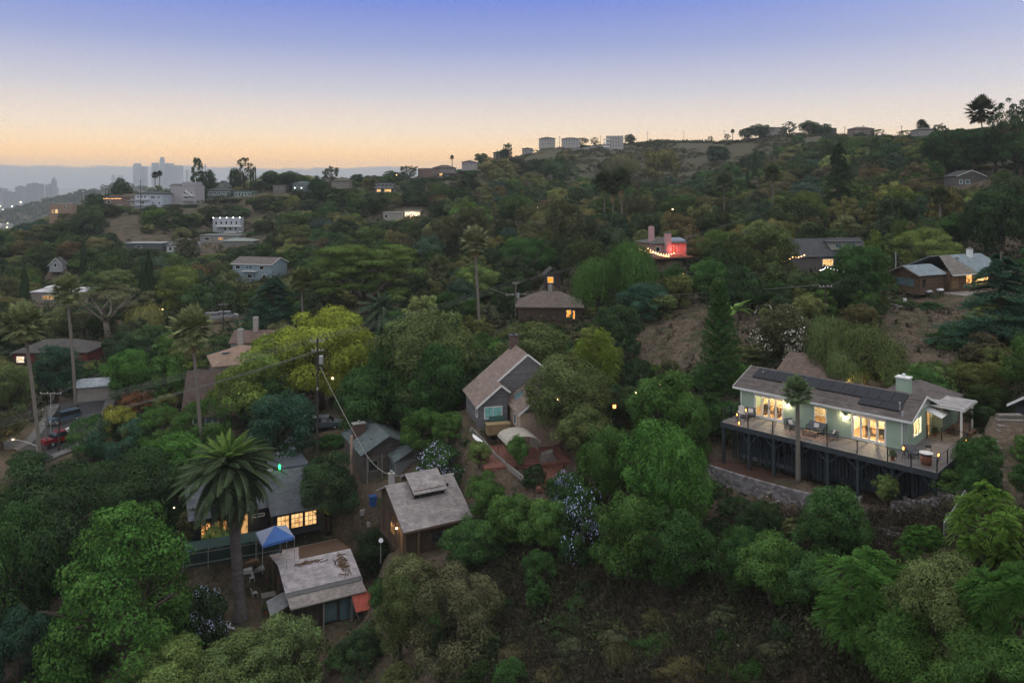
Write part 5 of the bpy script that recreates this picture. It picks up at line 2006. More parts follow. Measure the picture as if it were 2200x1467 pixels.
def dark_house():
  roofm = shingle('blue_grey_shingle', (0.105, 0.12, 0.135))
  wall = mat('navy_siding', (0.03, 0.035, 0.042), 0.8, 0.2, 2, kind='siding')
  b = Bld('dark_house', 'dark navy house with a blue grey roof and warmly lit windows behind the blue tent', 'house', -34.2, 82.0, 21.9, R(27))
  r = b.root
  L = 14.0
  for x in (1.5, 5, 9, 12.5):
    clear(*b.w(x, 3.5)[:2], 4.6)
  pad(b, 0, 14, -1, 9, 0, .95)
  e, h = 2.55, 2.2
  m = MB()
  m.slab([(-.4, -.5, e), (9.3, -.5, e), (9.3, 4.2, e + h), (-.4, 4.2, e + h)], .14)
  m.slab([(-.4, 4.2, e + h), (L, 4.2, e + h), (L, 9.0, e), (-.4, 9.0, e)], .14)
  m.slab([(7.8, -2.3, e - .35), (L, -2.3, e - .35), (L, 4.2, e + h), (7.8, 4.2, e + h)], .14)
  m.build('roof', roofm, r)
  courses(b, [(-.4, -.5, e), (7.7, -.5, e), (7.7, 4.2, e + h), (-.4, 4.2, e + h)], roofm, .3)
  courses(b, [(7.8, -2.3, e - .35), (L, -2.3, e - .35), (L, 4.2, e + h), (7.8, 4.2, e + h)], roofm, .3)
  b.box('wall', 0, 7.9, .0, 8.6, -.5, e - .15, wall)
  b.box('wall', 8.1, L - .3, -1.8, 8.6, -.5, e - .35, wall)
  MB().prism([(-1.8, e - .5), (8.6, e - .5), (4.2, e + h - .2)], 0, .12)
  # flat roof with the green light
  b.box('flat_roof', 9.5, 14.0, 7.5, 12.5, 3.6, 3.8, mat('slate_flat_roof', (0.09, 0.1, 0.12), 0.85, 0.2, 1.5))
  b.box('rear_wall', 9.7, 13.8, 8.7, 12.3, -.5, 3.6, wall)
  b.box('rooftop_unit', 8.9, 9.6, 6.9, 7.5, 3.2, 3.9, STEEL)
  o = tag(MB().cyl(0, 0, 0, .6, .1, .15, 8).cyl(0, 0, .6, .8, .08, .03, 8).build('lamp_figure', emis('green_glow', (0.02, 1.0, 0.15), 5.0), None), 'bright green glowing ornament on the dark roof', 'lamp')
  o.location = b.w(10.0, 4.9, 4.45)
  MB().box(-.25, .25, -.25, .25, -.05, 0).build('base', DARKTRIM, o)
  point_light('green_light', (0, -.5, .9), (0.05, 1, .15), 34, .1, o)
  # lit windows
  lw = emis('curtain_glow', (1.0, 0.5, 0.17), .85, .35, 2.2)
  for (x, w_) in ((.9, 1.0), (2.0, 1.0), (3.1, 1.0)):
    b.win('f', 0, x, .35, w_, 1.55, lw, WOODBROWN, 2, 1)
  b.box('lit_door', 5.0, 5.7, -.06, -.005, 0, 2.05, LIT_DIM)
  b.win('f', 0, 6.2, 1.5, 1.3, .35, GLASS_DARK, WHITE)
  lw2 = emis('pane_glow', (1.0, 0.6, 0.25), 1.0, .5, 1.5)
  for x in (8.5, 10.0, 11.5):
    b.win('f', -1.8, x, .25, 1.35, 1.6, lw2, DARKTRIM, 3, 3, .06)
  point_light('garden_light', (5.2, -1.2, 1.5), (1, .6, .2), 26, .1, r)
  point_light('window_light', (2.0, -1.2, 1.2), (1, .6, .2), 12, .3, r)
  point_light('side_light', (13.2, -3.2, 1.6), (1, .6, .22), 16, .1, r)
  # terrace steps, fence
  f = thing('board_fence', 'dark green board fence in front of the dark house', 'fence', b.w(-1, -4.6, -.5), R(22))
  gm = mat('dark_green_board', (0.02, 0.045, 0.04), 0.85, 0.3, 2)
  me = MB().box(-.14, .14, -.02, .02, 0, 1.7).mesh('board', gm)
  for i in range(32):
    o = bpy.data.objects.new('board', me)
    link(o, f)
    o.location = (i * .3, 0, random.uniform(-.04, .04))
    o.scale = (1, 1, random.uniform(.97, 1.03))
  for z in (.3, 1.4):
    MB().box(-.2, 9.5, -.06, -.02, z, z + .09).build('fence_rail', WOODGREY, f)
  for i in range(5):
    MB().box(i * 2.35 - .2, i * 2.35 - .1, -.12, -.06, -.3, 1.75).build('fence_post', WOODGREY, f)
  d = thing('cloth_cover', 'dark teal screen lying on top of the board fence', 'screen', b.w(-.8, -3.6, 1.0), R(22))
  MB().slab([(-.2, -.9, 0), (9.3, -.9, 0), (9.3, .9, .35), (-.2, .9, .35)], .03).build('cloth', gm, d)
  return b

dh = dark_house()

def blue_tent():
  c = [WP(549.6, 1145, 79.7), WP(564, 1173, 76.8), WP(632.5, 1154.6, 78.7), WP(616, 1130.6, 81.3)]
  z = 24.1
  c = [Vector((p.x, p.y, z)) for p in c]
  m = sum(c, Vector()) / 4
  apex = m + Vector((0, 0, .95))
  o = thing('canopy_tent', 'blue pop-up canopy tent standing behind the pale roofed house', 'tent', (m.x, m.y, 21.8))
  loc = o.location
  bl, gr = mat('blue_fabric', (0.06, 0.15, 0.42), 0.7, 0.08, 2), mat('pale_blue_fabric', (0.30, 0.34, 0.46), 0.7, 0.08, 2)
  for i in range(4):
    a, d = c[i] - loc, c[(i + 1) % 4] - loc
    k = apex - loc
    mb = MB().add([a, d, k], [(0, 1, 2)]).add([a, d, d - Vector((0, 0, .28)), a - Vector((0, 0, .28))], [(0, 3, 2, 1)])
    mb.build('canopy_panel', bl if i in (1, 3) else gr, o)
  for p in c:
    q = p - loc
    MB().cyl(q.x, q.y, -.6, q.z, .03).build('leg', STEEL, o)
  clear(m.x, m.y, 2.6)
  PADS.append((m.x, m.y, 2.5, 21.5))

blue_tent()

def gazebo():
  v = WP(1113, 985, 79.5)
  o = thing('garden_gazebo', 'cream barrel-topped gazebo on the brick patio of the gabled house', 'gazebo', (v.x, v.y, 31.7), R(18))
  cloth = mat('cream_canvas', (0.36, 0.33, 0.28), 0.85, 0.15, 2)
  n = 7
  W_, Lh = 1.75, 1.6
  for i in range(n):
    a0, a1 = math.pi * i / n, math.pi * (i + 1) / n
    p = [(-math.cos(a) * W_, 2.15 + math.sin(a) * .75) for a in (a0, a1)]
    MB().slab([(p[0][0], -Lh, p[0][1]), (p[1][0], -Lh, p[1][1]), (p[1][0], Lh, p[1][1]), (p[0][0], Lh, p[0][1])], .03).build('canopy_panel', cloth, o)
  for sx in (-1, 1):
    for sy in (-1, 1):
      MB().cyl(sx * (W_ - .05), sy * (Lh - .1), -.3, 2.15, .04).build('leg', WOODBROWN, o)
  MB().slab([(1.7, -1.2, 1.2), (1.9, -1.5, 2.2), (1.9, 1.4, 2.2), (1.7, 1.2, 1.2)], .02).build('side_curtain', cloth, o)
  clear(v.x, v.y, 2.4)
  # dining things under covers
  for (dx, dy, lb) in ((3.0, -.4, 'beige fabric covered chairs beside the gazebo'),):
    t = thing('covered_furniture', lb, 'furniture', (v.x + dx, v.y + dy, 31.7), .3)
    cm = mat('beige_cover', (0.17, 0.145, 0.13), 0.9, 0.3, 3)
    MB().add([(-.9, -.5, 0), (.9, -.5, 0), (.9, .5, 0), (-.9, .5, 0), (-.7, -.3, .8), (.5, -.35, .95), (.75, .35, 1.1), (-.6, .3, .9)],
        [(0, 1, 5, 4), (1, 2, 6, 5), (2, 3, 7, 6), (3, 0, 4, 7), (4, 5, 6, 7)]).build('cover', cm, t)
  # patio, steps, walls
  br = mat('red_brick_paving', (0.24, 0.105, 0.08), 0.9, 0.35, 3, kind='brick', ks=1.2)
  for (cx, cy_, wx, wy, z, rz) in ((1.0, 81.0, 9.0, 6.5, 31.78, R(12)), (3.9, 75.8, 2.8, 5.2, 31.2, R(-5))):
    p = MB().box(-wx / 2, wx / 2, -wy / 2, wy / 2, -.35, 0).build('brick_patio', br, None)
    p.location, p.rotation_euler = (cx, cy_, z), (0, 0, rz)
    p['kind'] = 'structure'
    PADS.append((cx, cy_, max(wx, wy) / 2, z - .25))
    clear(cx, cy_, max(wx, wy) / 2 * .85)
  for i in range(3):
    s = MB().box(-1.2, 1.2, -.18, .18, -.3, 0).build('brick_step', br, None)
    s.location = (4.0, 78.2 + i * .33, 31.3 + i * .17)
    tag(s, ['lowest', 'middle', 'top'][i] + ' red brick step between the patio and the brick path', 'step')
  t = thing('storage_bench', 'tan storage bench below the turquoise window', 'bench', gh9.w(2.2, -1.6, 0), gh9.rz)
  MB().box(-1.3, 1.3, -.5, .5, -.3, .75).build('box', mat('tan_board', (0.25, 0.18, 0.10), 0.85, 0.25, 3), t)
  MB().box(-1.35, 1.35, -.55, .55, .75, .82).build('lid', mat('tan_lid', (0.3, 0.22, 0.12), 0.85, 0.25, 3), t)
  t = thing('covered_grill', 'dark green covered barbecue between bench and turquoise window', 'barbecue', gh9.w(2.3, -.7, 0), gh9.rz)
  MB().add([(-1.0, -.3, 0), (1.0, -.3, 0), (1.0, .3, 0), (-1.0, .3, 0), (-.9, -.2, .9), (.9, -.2, .9), (.8, .25, 1.25), (-.8, .25, 1.25)],
      [(0, 1, 5, 4), (1, 2, 6, 5), (2, 3, 7, 6), (3, 0, 4, 7), (4, 5, 6, 7)]).build('cover', mat('green_tarp', (0.02, 0.06, 0.05), 0.7, 0.2, 3), t)
  s = thing('surfboard', 'white surfboard leaning left of the brick patio', 'surfboard', WP(1026, 944, 81) , R(35))
  MB().poly_slab([(0, -1.0, 0), (.22, -.6, 0), (.26, 0, .05), (.2, .6, .2), (0, 1.0, .35), (-.2, .6, .2), (-.26, 0, .05), (-.22, -.6, 0)], .05).build('board', WHITE, s)
  t = thing('garden_wall', 'low timber edged wall curving down from the patio', 'wall', (0, 0, 0))
  pts = [(1010, 925), (1040, 960), (1062, 985), (1090, 1010), (1130, 1045)]
  P = [Vector(ground_hit(*q)) + Vector((0, 0, .25)) for q in pts]
  for a, c in zip(P, P[1:]):
    MB().bar(a, c, .22, .5).build('wall_segment', WOODGREY, t)
  # blue recycling bin and yard stones by the cottage
  v = Vector(ground_hit(801, 1090))
  t = thing('wheelie_bin', 'blue wheeled bin behind the brown cottage', 'bin', v, .4)
  MB().add([(-.3, -.3, 0), (.3, -.3, 0), (.3, .3, 0), (-.3, .3, 0), (-.38, -.4, 1.1), (.38, -.4, 1.1), (.38, .4, 1.1), (-.38, .4, 1.1)],
      [(3, 2, 1, 0), (0, 1, 5, 4), (1, 2, 6, 5), (2, 3, 7, 6), (3, 0, 4, 7), (4, 5, 6, 7)]).build('body', mat('blue_plastic', (0.03, 0.09, 0.25), 0.5, 0.1, 3), t)
  MB().box(-.42, .42, -.45, .42, 1.1, 1.17).build('lid', mat('dark_blue_plastic', (0.02, 0.06, 0.18), 0.5, 0.1, 3), t)
  for sx in (-.3, .3):
    MB().tube([(sx - .03, .34, .1), (sx + .03, .34, .1)], .1, 10).build('wheel', DARKTRIM, t)

gazebo()

def hill_cabin():
  """timber cabin on the right, blue grey roofs, glowing room"""
  roofb = shingle('pale_blue_shingle', (0.22, 0.27, 0.30))
  roofg = shingle('taupe_shingle', (0.18, 0.165, 0.15))
  wall = mat('log_siding', (0.13, 0.085, 0.055), 0.85, 0.3, 2, kind='logs')
  b = Bld('timber_cabin', 'brown timber cabin with pale blue roof and a glowing room on its stone terrace', 'house', 66.2, 124.7, 42.9, R(25))
  r = b.root
  for (x, y, q) in ((2, 3, 5), (8, 4, 6), (14, 4, 6), (20, 4, 6), (5, -5, 5), (10, -5, 5), (0, -3, 4)):
    clear(*b.w(x, y)[:2], q)
  PADS.append((*b.w(9, 2)[:2], 11, 42.6))
  # left wing: gable at its left end
  b.box('wall', 0, 6.0, 0, 5.5, -.6, 2.6, wall)
  m = MB()
  m.slab([(-.6, -.4, 2.6), (6.4, -.4, 2.6), (6.4, 2.75, 4.0), (-.6, 2.75, 4.0)], .12)
  m.slab([(-.6, 2.75, 4.0), (6.4, 2.75, 4.0), (6.4, 5.9, 2.6), (-.6, 5.9, 2.6)], .12)
  m.build('roof', roofb, r)
  MB().add([(0, 0, 2.5), (0, 2.75, 3.85), (0, 5.5, 2.5), (.15, 0, 2.5), (.15, 2.75, 3.85), (.15, 5.5, 2.5)],
      [(0, 1, 2), (5, 4, 3), (0, 3, 4, 1), (1, 4, 5, 2), (2, 5, 3, 0)]).build('gable_wall', wall, r)
  m = MB().bar((-.62, -.4, 2.52), (-.62, 2.75, 3.92), .05, .2).bar((-.62, 2.75, 3.92), (-.62, 5.9, 2.52), .05, .2)
  m.build('rake_board', WOODGREY, r)
  b.win('l', 0, .9, .6, 3.6, 1.4, GLASS_SKY, WOODBROWN, 4)
  b.win('f', 0, .5, .5, .9, 1.5, GLASS_DARK, WOODBROWN)
  # main block
  b.box('wall', 6.0, 20.0, -1.0, 8.0, -.6, 2.75, wall)
  m = MB()
  m.slab([(5.3, -1.9, 2.6), (12.0, -1.9, 2.6), (12.0, 3.5, 5.2), (9.5, 3.5, 5.2)], .12)
  m.build('taupe_roof', roofg, r)
  m = MB()
  m.slab([(12.003, -1.9, 2.6), (20.5, -1.9, 2.6), (20.5, 3.5, 5.2), (12.003, 3.5, 5.2)], .12)
  m.slab([(7.0, 3.5, 5.2), (20.5, 3.5, 5.2), (20.5, 8.6, 2.7), (6.0, 8.6, 2.7)], .12)
  m.build('roof', roofb, r)
  MB().box(5.3, 20.5, -1.98, -1.9, 2.42, 2.58).build('gutter', WHITE, r)
  b.win('f', -1.0, 9.9, .3, 1.6, 2.1, emis('room_glow', (1.0, .52, .17), 1.4, .75, 1.4), WOODBROWN, 2)
  b.win('f', -1.0, 12.3, .5, 3.4, 1.5, emis('room_glow_b', (1.0, .6, .25), 1.4, .75, 1.4), WOODBROWN, 3)
  point_light('room_light', (11.5, -1.9, 1.6), (1, .6, .25), 30, .3, r)
  for i in range(7):
    b.box('log_panel', 6.3, 8.0, -1.06, -1.0, .3 + i * .33, .48 + i * .33, mat('pale_log', (0.3, 0.19, 0.1), 0.8, 0.2, 3))
  b.chimney(16.2, 2.6, 4.0, 6.1, .8, .7, WHITE)
  MB().cyl(12.3, 2.2, 4.4, 4.9, .35, .3, 10).build('roof_vent', roofb, r)
  MB().cyl(1.2, 5.4, 3.0, 6.0, .08).build('vent_pipe', STEEL, r)
  # timber deck and stairs
  b.box('deck', 4.0, 16.0, -5.0, -1.06, -.55, -.3, WOODGREY)
  st = WOODGREY
  for i in range(8):
    b.box('stair_step', 6.2 + i * .28, 8.0 + i * .28, -5.3 - i * .42, -5.0 - i * .42, -.5 - i * .2, -.42 - i * .2, st)
  for X in (6.1, 8.1):
    MB().bar((X, -5.0, .5), (X + 2.3, -8.5, -1.2), .06).build('stair_rail', IRON, r)
    for i in range(4):
      MB().box(X + i * .7, X + .06 + i * .7, -5.1 - i * 1.05, -5.04 - i * 1.05, -1.0 - i * .5, .5 - i * .5).build('stair_post', IRON, r)
  # stone terrace wall: stacked rough stones
  w = thing('stone_terrace_wall', 'curved rough stone wall holding up the terrace of the timber cabin', 'wall', (0, 0, 0))
  stm = mat('rough_stone', (0.26, 0.235, 0.21), 0.9, 0.35, 2, 0.4)
  rg = random.Random(2)
  meshes = []
  for k in range(4):
    bx = MB().box(-.5, .5, -.5, .5, -.5, .5)
    bx.v = [tuple(c * rg.uniform(.75, 1.1) for c in v) for v in bx.v]
    meshes.append(bx.mesh('stone', stm))
  pts = [(1898, 655), (1915, 667), (1945, 674), (1975, 678), (2005, 680), (2035, 683), (2050, 687)]
  P = [WP(px, py, 116 - .05 * (px - 1898) * .3) for px, py in pts]
  for a, c in zip(P, P[1:]):
    k = max(2, int((c - a).length / .5))
    for i in range(k):
      q = a.lerp(c, i / k)
      for j in range(4):
        o = bpy.data.objects.new('stone', meshes[rg.randrange(4)])
        link(o, w)
        o.scale = (rg.uniform(.45, .65), .5, rg.uniform(.26, .36))
        o.location = (q.x + (j % 2) * .25, q.y, q.z + .9 - .3 * j)
        o.rotation_euler = (0, 0, rg.uniform(-.2, .2))
  m = (P[0] + P[-1]) / 2
  PADS.append((m.x + 1, m.y + 6.5, 6.5, P[3].z + .85))
  for (px, py, D, lb) in ((1908, 640, 119, 'left one of two white buckets on the stone terrace'), (1944, 645, 118, 'right one of two white buckets on the stone terrace')):
    v = WP(px, py, D)
    t = thing('bucket', lb, 'bucket', (v.x, v.y, v.z - .3))
    MB().cyl(0, 0, 0, .55, .22, .28, 12).build('body', WHITE, t)
    MB().tube([(0, 0, .52), (0, 0, .56)], [.3, .3], 12).build('rim', WHITE, t)
  for (px, py, D, lb, c) in ((1996, 622, 119, 'grey covered grill on the cabin deck at the top of the stairs', (0.3, 0.3, 0.32)), (2020, 616, 121, 'white topped grill under the cabin eaves', (0.6, 0.6, 0.6))):
    v = WP(px, py, D)
    t = thing('barbecue_grill', lb, 'grill', (v.x, v.y, 42.6), .4)
    g = mat('grill_%d' % px, c, 0.5, 0.1, 3)
    for sx in (-.4, .4):
      for sy in (-.22, .22):
        MB().box(sx - .03, sx + .03, sy - .03, sy + .03, 0, .75).build('leg', IRON, t)
    MB().box(-.5, .5, -.3, .3, .75, .95).build('firebox', IRON, t)
    MB().tube([(-.48, 0, .98), (.48, 0, .98)], .3, 10).build('lid', g, t)

hill_cabin()

HIDE = {'blue_house': .9, 'small_white_house': .9, 'steep_roofed_house': .6, 'terraced_white_house': .3, 'red_walled_house': .95, 'white_roofed_house': .85, 'hip_roofed_house': .45, 'ridge_house': .6, 'flat_roofed_shed': .9, 'long_low_house': .95, 'pale_ridge_house': .5}

def far_house(name, label, px, D, z, w, d, h, rz, wallc, roofc, roof='gable', rh=1.6, wins=(), base=1.0, group=None, axis='x', cat='house', fr=None, kind_wall=None, clr=None, extra=None):
  """a detached house: px = photo column of its front left corner; D distance; z floor level; w x d x h metres; rz turn in degrees"""
  x, y = (px - 1100) / F * D, D
  b = Bld(name, label, cat, x, y, z, R(rz), group)
  wm = stucco('stucco_%02d%02d%02d' % tuple(int(c * 99) for c in wallc), wallc) if kind_wall is None else kind_wall
  rm = shingle('roof_%02d%02d%02d' % tuple(int(c * 99) for c in roofc), roofc)
  b.box('wall', 0, w, 0, d, -base, h, wm)
  if roof == 'gable':
    b.gable(0, w, 0, d, h, rh, rm, wm, axis=axis, fascia=fr)
  elif roof == 'hip':
    b.hip(0, w, 0, d, h + .02, rh, rm)
  else:
    b.flat(0, w, 0, d, h, rm, o=.35 if roof == 'flat' else 0.0)
  for q in wins:
    face, a, z0, ww, hh = q[:5]
    pane = q[5] if len(q) > 5 else GLASS_DARK
    nx = q[6] if len(q) > 6 else 1
    at = {'f': 0, 'b': d, 'l': 0, 'r': w}[face]
    b.win(face, at, a, z0, ww, hh, pane, fr or WHITE, nx, 1, .1)
  q0, q1 = PX(b.w(0, 0)), PX(b.w(w, 0))
  q2 = PX(b.w(0, d))
  xs_ = (q0[0], q1[0], q2[0])
  VIS.append((min(xs_), max(xs_), PX(b.w(w / 2, 0, h * HIDE.get(name, .25 if D < 190 else .4)))[1], D))
  c = b.w(w / 2, d / 2)
  clear(c.x, c.y, (clr or max(w, d) * .62))
  PADS.append((c.x, c.y, max(w, d) * .6, z - base * .3))
  return b

def balcony(b, x0, x1, z, dpt=1.3, m=None, wall=False):
  q = b.box('balcony', x0, x1, -dpt, -.002, z - .15, z, m or WHITE)
  if wall:
    MB().box(x0, x1, -dpt, -dpt + .06, z, z + .95).build('parapet', m or WHITE, q)
  else:
    MB().box(x0, x1, -dpt, -dpt + .05, z + .9, z + .97).build('rail', m or DARKTRIM, q)
    k = int((x1 - x0) / .9) + 1
    for i in range(k + 1):
      X = x0 + (x1 - x0 - .06) * i / k
      MB().box(X, X + .05, -dpt, -dpt + .05, z, z + .9).build('rail_post', m or DARKTRIM, q)

def mid_houses():
  FH = far_house
  # behind the deck house
  b = FH('garage', 'small brown roofed garage behind the deck house with a lamp on its gable', 1680, 80, 39.6, 6.2, 5.5, 1.5, -44, (0.42, 0.36, 0.28), (0.17, 0.125, 0.105), 'gable', 1.25, axis='x', clr=4.2)
  MB().cyl(6.35, 1.0, 1.5, 1.62, .1).build('bulb', emis('strong_bulb', (1, .72, .3), 16), b.root)
  point_light('gable_light', (6.9, 1.0, 1.5), (1, .66, .25), 60, .08, b.root)
  # dark roof house at right background
  b = FH('dark_roofed_house', 'dark roofed house with string lights on its terrace between pink house and cabin', 1722, 158, 43.0, 17, 9, 2.7, 14, (0.11, 0.10, 0.095), (0.07, 0.075, 0.08), 'gable', 3.2,
     [('f', 4.9, .4, 2.6, 1.5, LIT, 2), ('f', 9, .8, 1.2, 1.2, LIT_DIM)], base=2)
  b.box('dormer', 8.0, 14.5, .8, 4.6, 3.6, 5.2, stucco('pale_dormer', (0.33, 0.31, 0.28)))
  b.flat(8.0, 14.5, .8, 4.6, 5.2, _M['roof_060707'] if 'roof_060707' in _M else DARKTRIM, .4, nm='dormer_roof')
  b.win('f', .8, 8.5, 4.0, 1.6, 1.0, GLASS_SKY, WHITE)
  b.win('f', .8, 11.0, 4.0, 2.6, 1.0, GLASS_SKY, WHITE, 2)
  b.box('porch_deck', -4.5, 6.0, -3.2, -.05, -1.2, -.9, WOODGREY)
  # pink house
  b = FH('pink_house', 'house washed in red light with two tall pink chimneys and rooftop solar panels', 1403, 178, 43.8, 9.2, 7.5, 2.9, 22, (0.38, 0.22, 0.19), (0.11, 0.105, 0.10), 'hip', 1.1,
     [('f', .7, .9, 1.2, 1.2), ('f', 4.6, .2, 2.0, 2.0, emis('red_window', (1, .16, .1), .7, .5, 2), 2)], base=2.5, clr=6)
  pk = stucco('pink_stucco', (0.48, 0.30, 0.30))
  b.chimney(1.1, 2.5, 2.6, 6.6, 1.1, .9, pk, pk)
  b.chimney(3.6, -.6, -1.5, 5.2, 1.35, 1.0, pk, DARKTRIM)
  cells = _M['solar_cells']
  for i in range(3):
    for j in range(2):
      x0, y0_ = 4.9 + i * 1.65, .7 + j * 1.35
      q = MB().slab([(x0, y0_, 3.25 + j * .33), (x0 + 1.55, y0_, 3.25 + j * .33), (x0 + 1.55, y0_ + 1.25, 3.58 + j * .33), (x0, y0_ + 1.25, 3.58 + j * .33)], .05).build('solar_panel', mat('silver_solar', (0.16, 0.17, 0.2), 0.22, 0.15, 2, metal=.5), b.root)
  b.box('porch_deck', -.5, 9.5, -2.6, -.05, -.5, -.2, WOODBROWN)
  point_light('red_light', (4.4, -1.4, 1.6), (1, .07, .05), 190, .2, b.root)
  point_light('red_light', (7.6, -1.4, 1.4), (1, .07, .05), 110, .2, b.root)
  # brown roof with lit corner window
  b = FH('brown_roofed_house', 'long house with a brown hip roof and an orange lit window beside a utility pole', 1112, 146, 34.6, 12.2, 9, 2.5, -3, (0.09, 0.06, 0.045), (0.15, 0.12, 0.105), 'hip', 2.4,
     [('f', 9.2, .5, 1.0, 1.5, emis('amber_window', (1, .36, .05), 1.5, .4, 1.5), 2), ('f', 10.4, .2, .5, 1.7, emis('amber_window', (1, .36, .05), 1.5, .4, 1.5))], base=2, clr=6.5)
  b.chimney(6.2, 4.5, 4.0, 5.9, .7, .7, CONCRETE)
  FH('cabin', 'tiny cabin with a square amber window behind the round dark tree', 1172, 172, 38.0, 3.2, 4, 2.4, 5, (0.06, 0.045, 0.04), (0.07, 0.065, 0.06), 'gable', 1.3, [('f', .4, .3, 1.4, 1.4, emis('amber_window', (1, .36, .05), 1.5, .4, 1.5), 1)], axis='y', clr=3)
  # cluster left of the yellow tree
  b = FH('hip_roofed_house', 'house with a tan hip roof carrying two solar strips left of the yellow tree', 462, 128, 27.4, 10.0, 9, 2.6, 27, (0.22, 0.19, 0.15), (0.29, 0.2, 0.15), 'hip', 2.2, [('f', 2.0, .9, 1.7, 1.3, GLASS_DARK, 2), ('f', 5.6, 1.2, .9, .7)], base=2.5, clr=6.5)
  for j in range(2):
    b.root and MB().slab([(1.0 + j * .2, 1.0 + j * 1.6, 3.2 + j * .72), (6.0 - j, 1.0 + j * 1.6, 3.2 + j * .72), (5.9 - j, 1.5 + j * 1.6, 3.4 + j * .72), (1.2 + j * .3, 1.5 + j * 1.6, 3.4 + j * .72)], .04).build('solar_strip', cells, b.root)
  b = FH('white_gabled_house', 'white gable with brown roof and stone chimney peeping over the yellow tree', 552, 138, 29.0, 9.5, 8, 2.3, 12, (0.5, 0.53, 0.58), (0.16, 0.10, 0.085), 'gable', 2.2, [('f', 1.0, .8, .9, 1.0), ('f', 2.4, .8, .9, 1.0)], axis='y', base=2.5, fr=WHITE, clr=5.5)
  b.chimney(-1.0, 7, 1.0, 6.2, .9, .9, mat('pale_stone', (0.35, 0.32, 0.29), 0.9, 0.3, 4))
  b = FH('brown_long_house', 'brown roof beside the tan hip roof, with a tall chimney in front', 496, 141, 29.2, 8, 7, 2.2, 4, (0.3, 0.3, 0.3), (0.15, 0.10, 0.085), 'gable', 1.5, (), base=2.5, clr=4)
  b.chimney(2.0, -1.0, 0.0, 4.6, .9, .9, mat('pale_stone', (0.35, 0.32, 0.29), 0.9, 0.3, 4))
  b = FH('steep_roofed_house', 'steep mauve brown roof with a strip of white framed windows behind the leaning palm', 395, 112, 24.6, 9, 8, 2.2, 12, (0.10, 0.08, 0.075), (0.115, 0.083, 0.075), 'gable', 5.4, (), base=2.5, clr=6)
  b.win('f', 0, 1.2, .5, 3.6, 1.1, GLASS_SKY, WHITE, 4, 1, .14)
  FH('garden_shed', 'low shed roof among the trees right of the parked cars', 312, 104, 22.6, 4.2, 4, 2.0, 10, (0.2, 0.17, 0.15), (0.24, 0.2, 0.18), 'flat', 0.3, (), clr=3)
  FH('garden_shed', 'pale shed with a bluish roof behind the middle left palm', 166, 128, 24.2, 5, 4, 2.4, 20, (0.3, 0.28, 0.25), (0.36, 0.4, 0.45), 'gable', .8, (), clr=3.4)
  b = FH('red_walled_house', 'low red walled house with bright openings left of the first palm', 28, 150, 25.2, 14, 8, 2.3, 3, (0.16, 0.035, 0.03), (0.085, 0.08, 0.075), 'hip', 1.8, [('f', .6, .3, 1.6, 1.3, LIT_WHITE, 2), ('f', 5.5, .3, 1.2, 1.0, LIT)], clr=7)
  # blue house
  b = FH('blue_house', 'pale blue two storey house with a long brown roof right of the cypresses', 500, 232, 31.8, 13, 9, 5.0, -14, (0.22, 0.29, 0.33), (0.15, 0.125, 0.12), 'gable', 1.6,
     [('f', 1, 3.2, 1.6, 1.2), ('f', 4.2, 3.2, 2.6, 1.3, GLASS_SKY, 2), ('f', 9, 3.2, 1.6, 1.2), ('f', 1, .6, 1.4, 1.2), ('f', 5, .6, 1.6, 1.2), ('f', 10, .6, 1.4, 1.2)], base=2, fr=WHITE)
  balcony(b, 3.6, 8.4, 2.8)
  b = FH('white_roofed_house', 'long low house with a bright white stepped roof at the left', 66, 208, 28.6, 15, 9, 2.6, 4, (0.30, 0.26, 0.23), (0.6, 0.6, 0.62), 'flat', .3, [('f', 3, .6, 3, 1.2, LIT_DIM, 2), ('f', 9, .6, 1.5, 1.2)])
  b.box('roof_step', 3.0, 8.0, 1.0, 7.5, 2.8, 3.9, WHITE)
  FH('small_white_house', 'tiny white gabled house above the second palm', 106, 248, 33.2, 3.6, 5, 1.6, 15, (0.3, 0.31, 0.32), (0.07, 0.075, 0.08), 'gable', 2.0, [('f', 1.3, .6, .9, 1.2)], axis='y', fr=WHITE)
  FH('white_cottage', 'small white house with a row of dark windows above the cypress pair', 358, 300, 33.6, 11, 8, 3.4, 10, (0.42, 0.43, 0.44), (0.16, 0.16, 0.165), 'hip', 2.4, [('f', .8 + i * 1.9, 1.2, 1.1, 1.4) for i in range(5)])
  FH('flat_roofed_shed', 'low dark carport with a pale roof edge on the lower canyon slope', 270, 300, 35.0, 14, 7, 2.6, 0, (0.1, 0.11, 0.11), (0.33, 0.35, 0.37), 'flat', .3, [('f', 4, .8, 2.2, .9)])
  FH('long_low_house', 'long low house with pale flat roof below the terraced white house', 430, 330, 36.0, 17, 8, 2.8, -4, (0.24, 0.23, 0.22), (0.2, 0.21, 0.21), 'flat', .3, [('f', 2, .8, 2.2, 1.2), ('f', 8, .8, 2.2, 1.2, LIT_DIM)])
  FH('long_low_house', 'low house with a grey green roof right of the terraced white house foot', 478, 322, 34.6, 13, 7, 2.4, 0, (0.2, 0.2, 0.18), (0.26, 0.3, 0.27), 'hip', 1.0, ())
  # terraced white house with lamps along its parapet
  b = FH('terraced_white_house', 'white multi level house with bright lamps along its top parapet on the brown slope', 457, 362, 36.5, 12.5, 8, 8.2, 8, (0.36, 0.385, 0.42), (0.3, 0.32, 0.35), 'parapet', .3,
     [('f', 1.0 + i * 2.3, 5.4, 1.1, 1.5) for i in range(5)] + [('f', 5.0 + i * 2.4, 2.6, 1.2, 1.5) for i in range(3)], base=2)
  b.box('terrace', 2, 13.4, -2.2, -.05, 4.4, 4.7, WHITE)
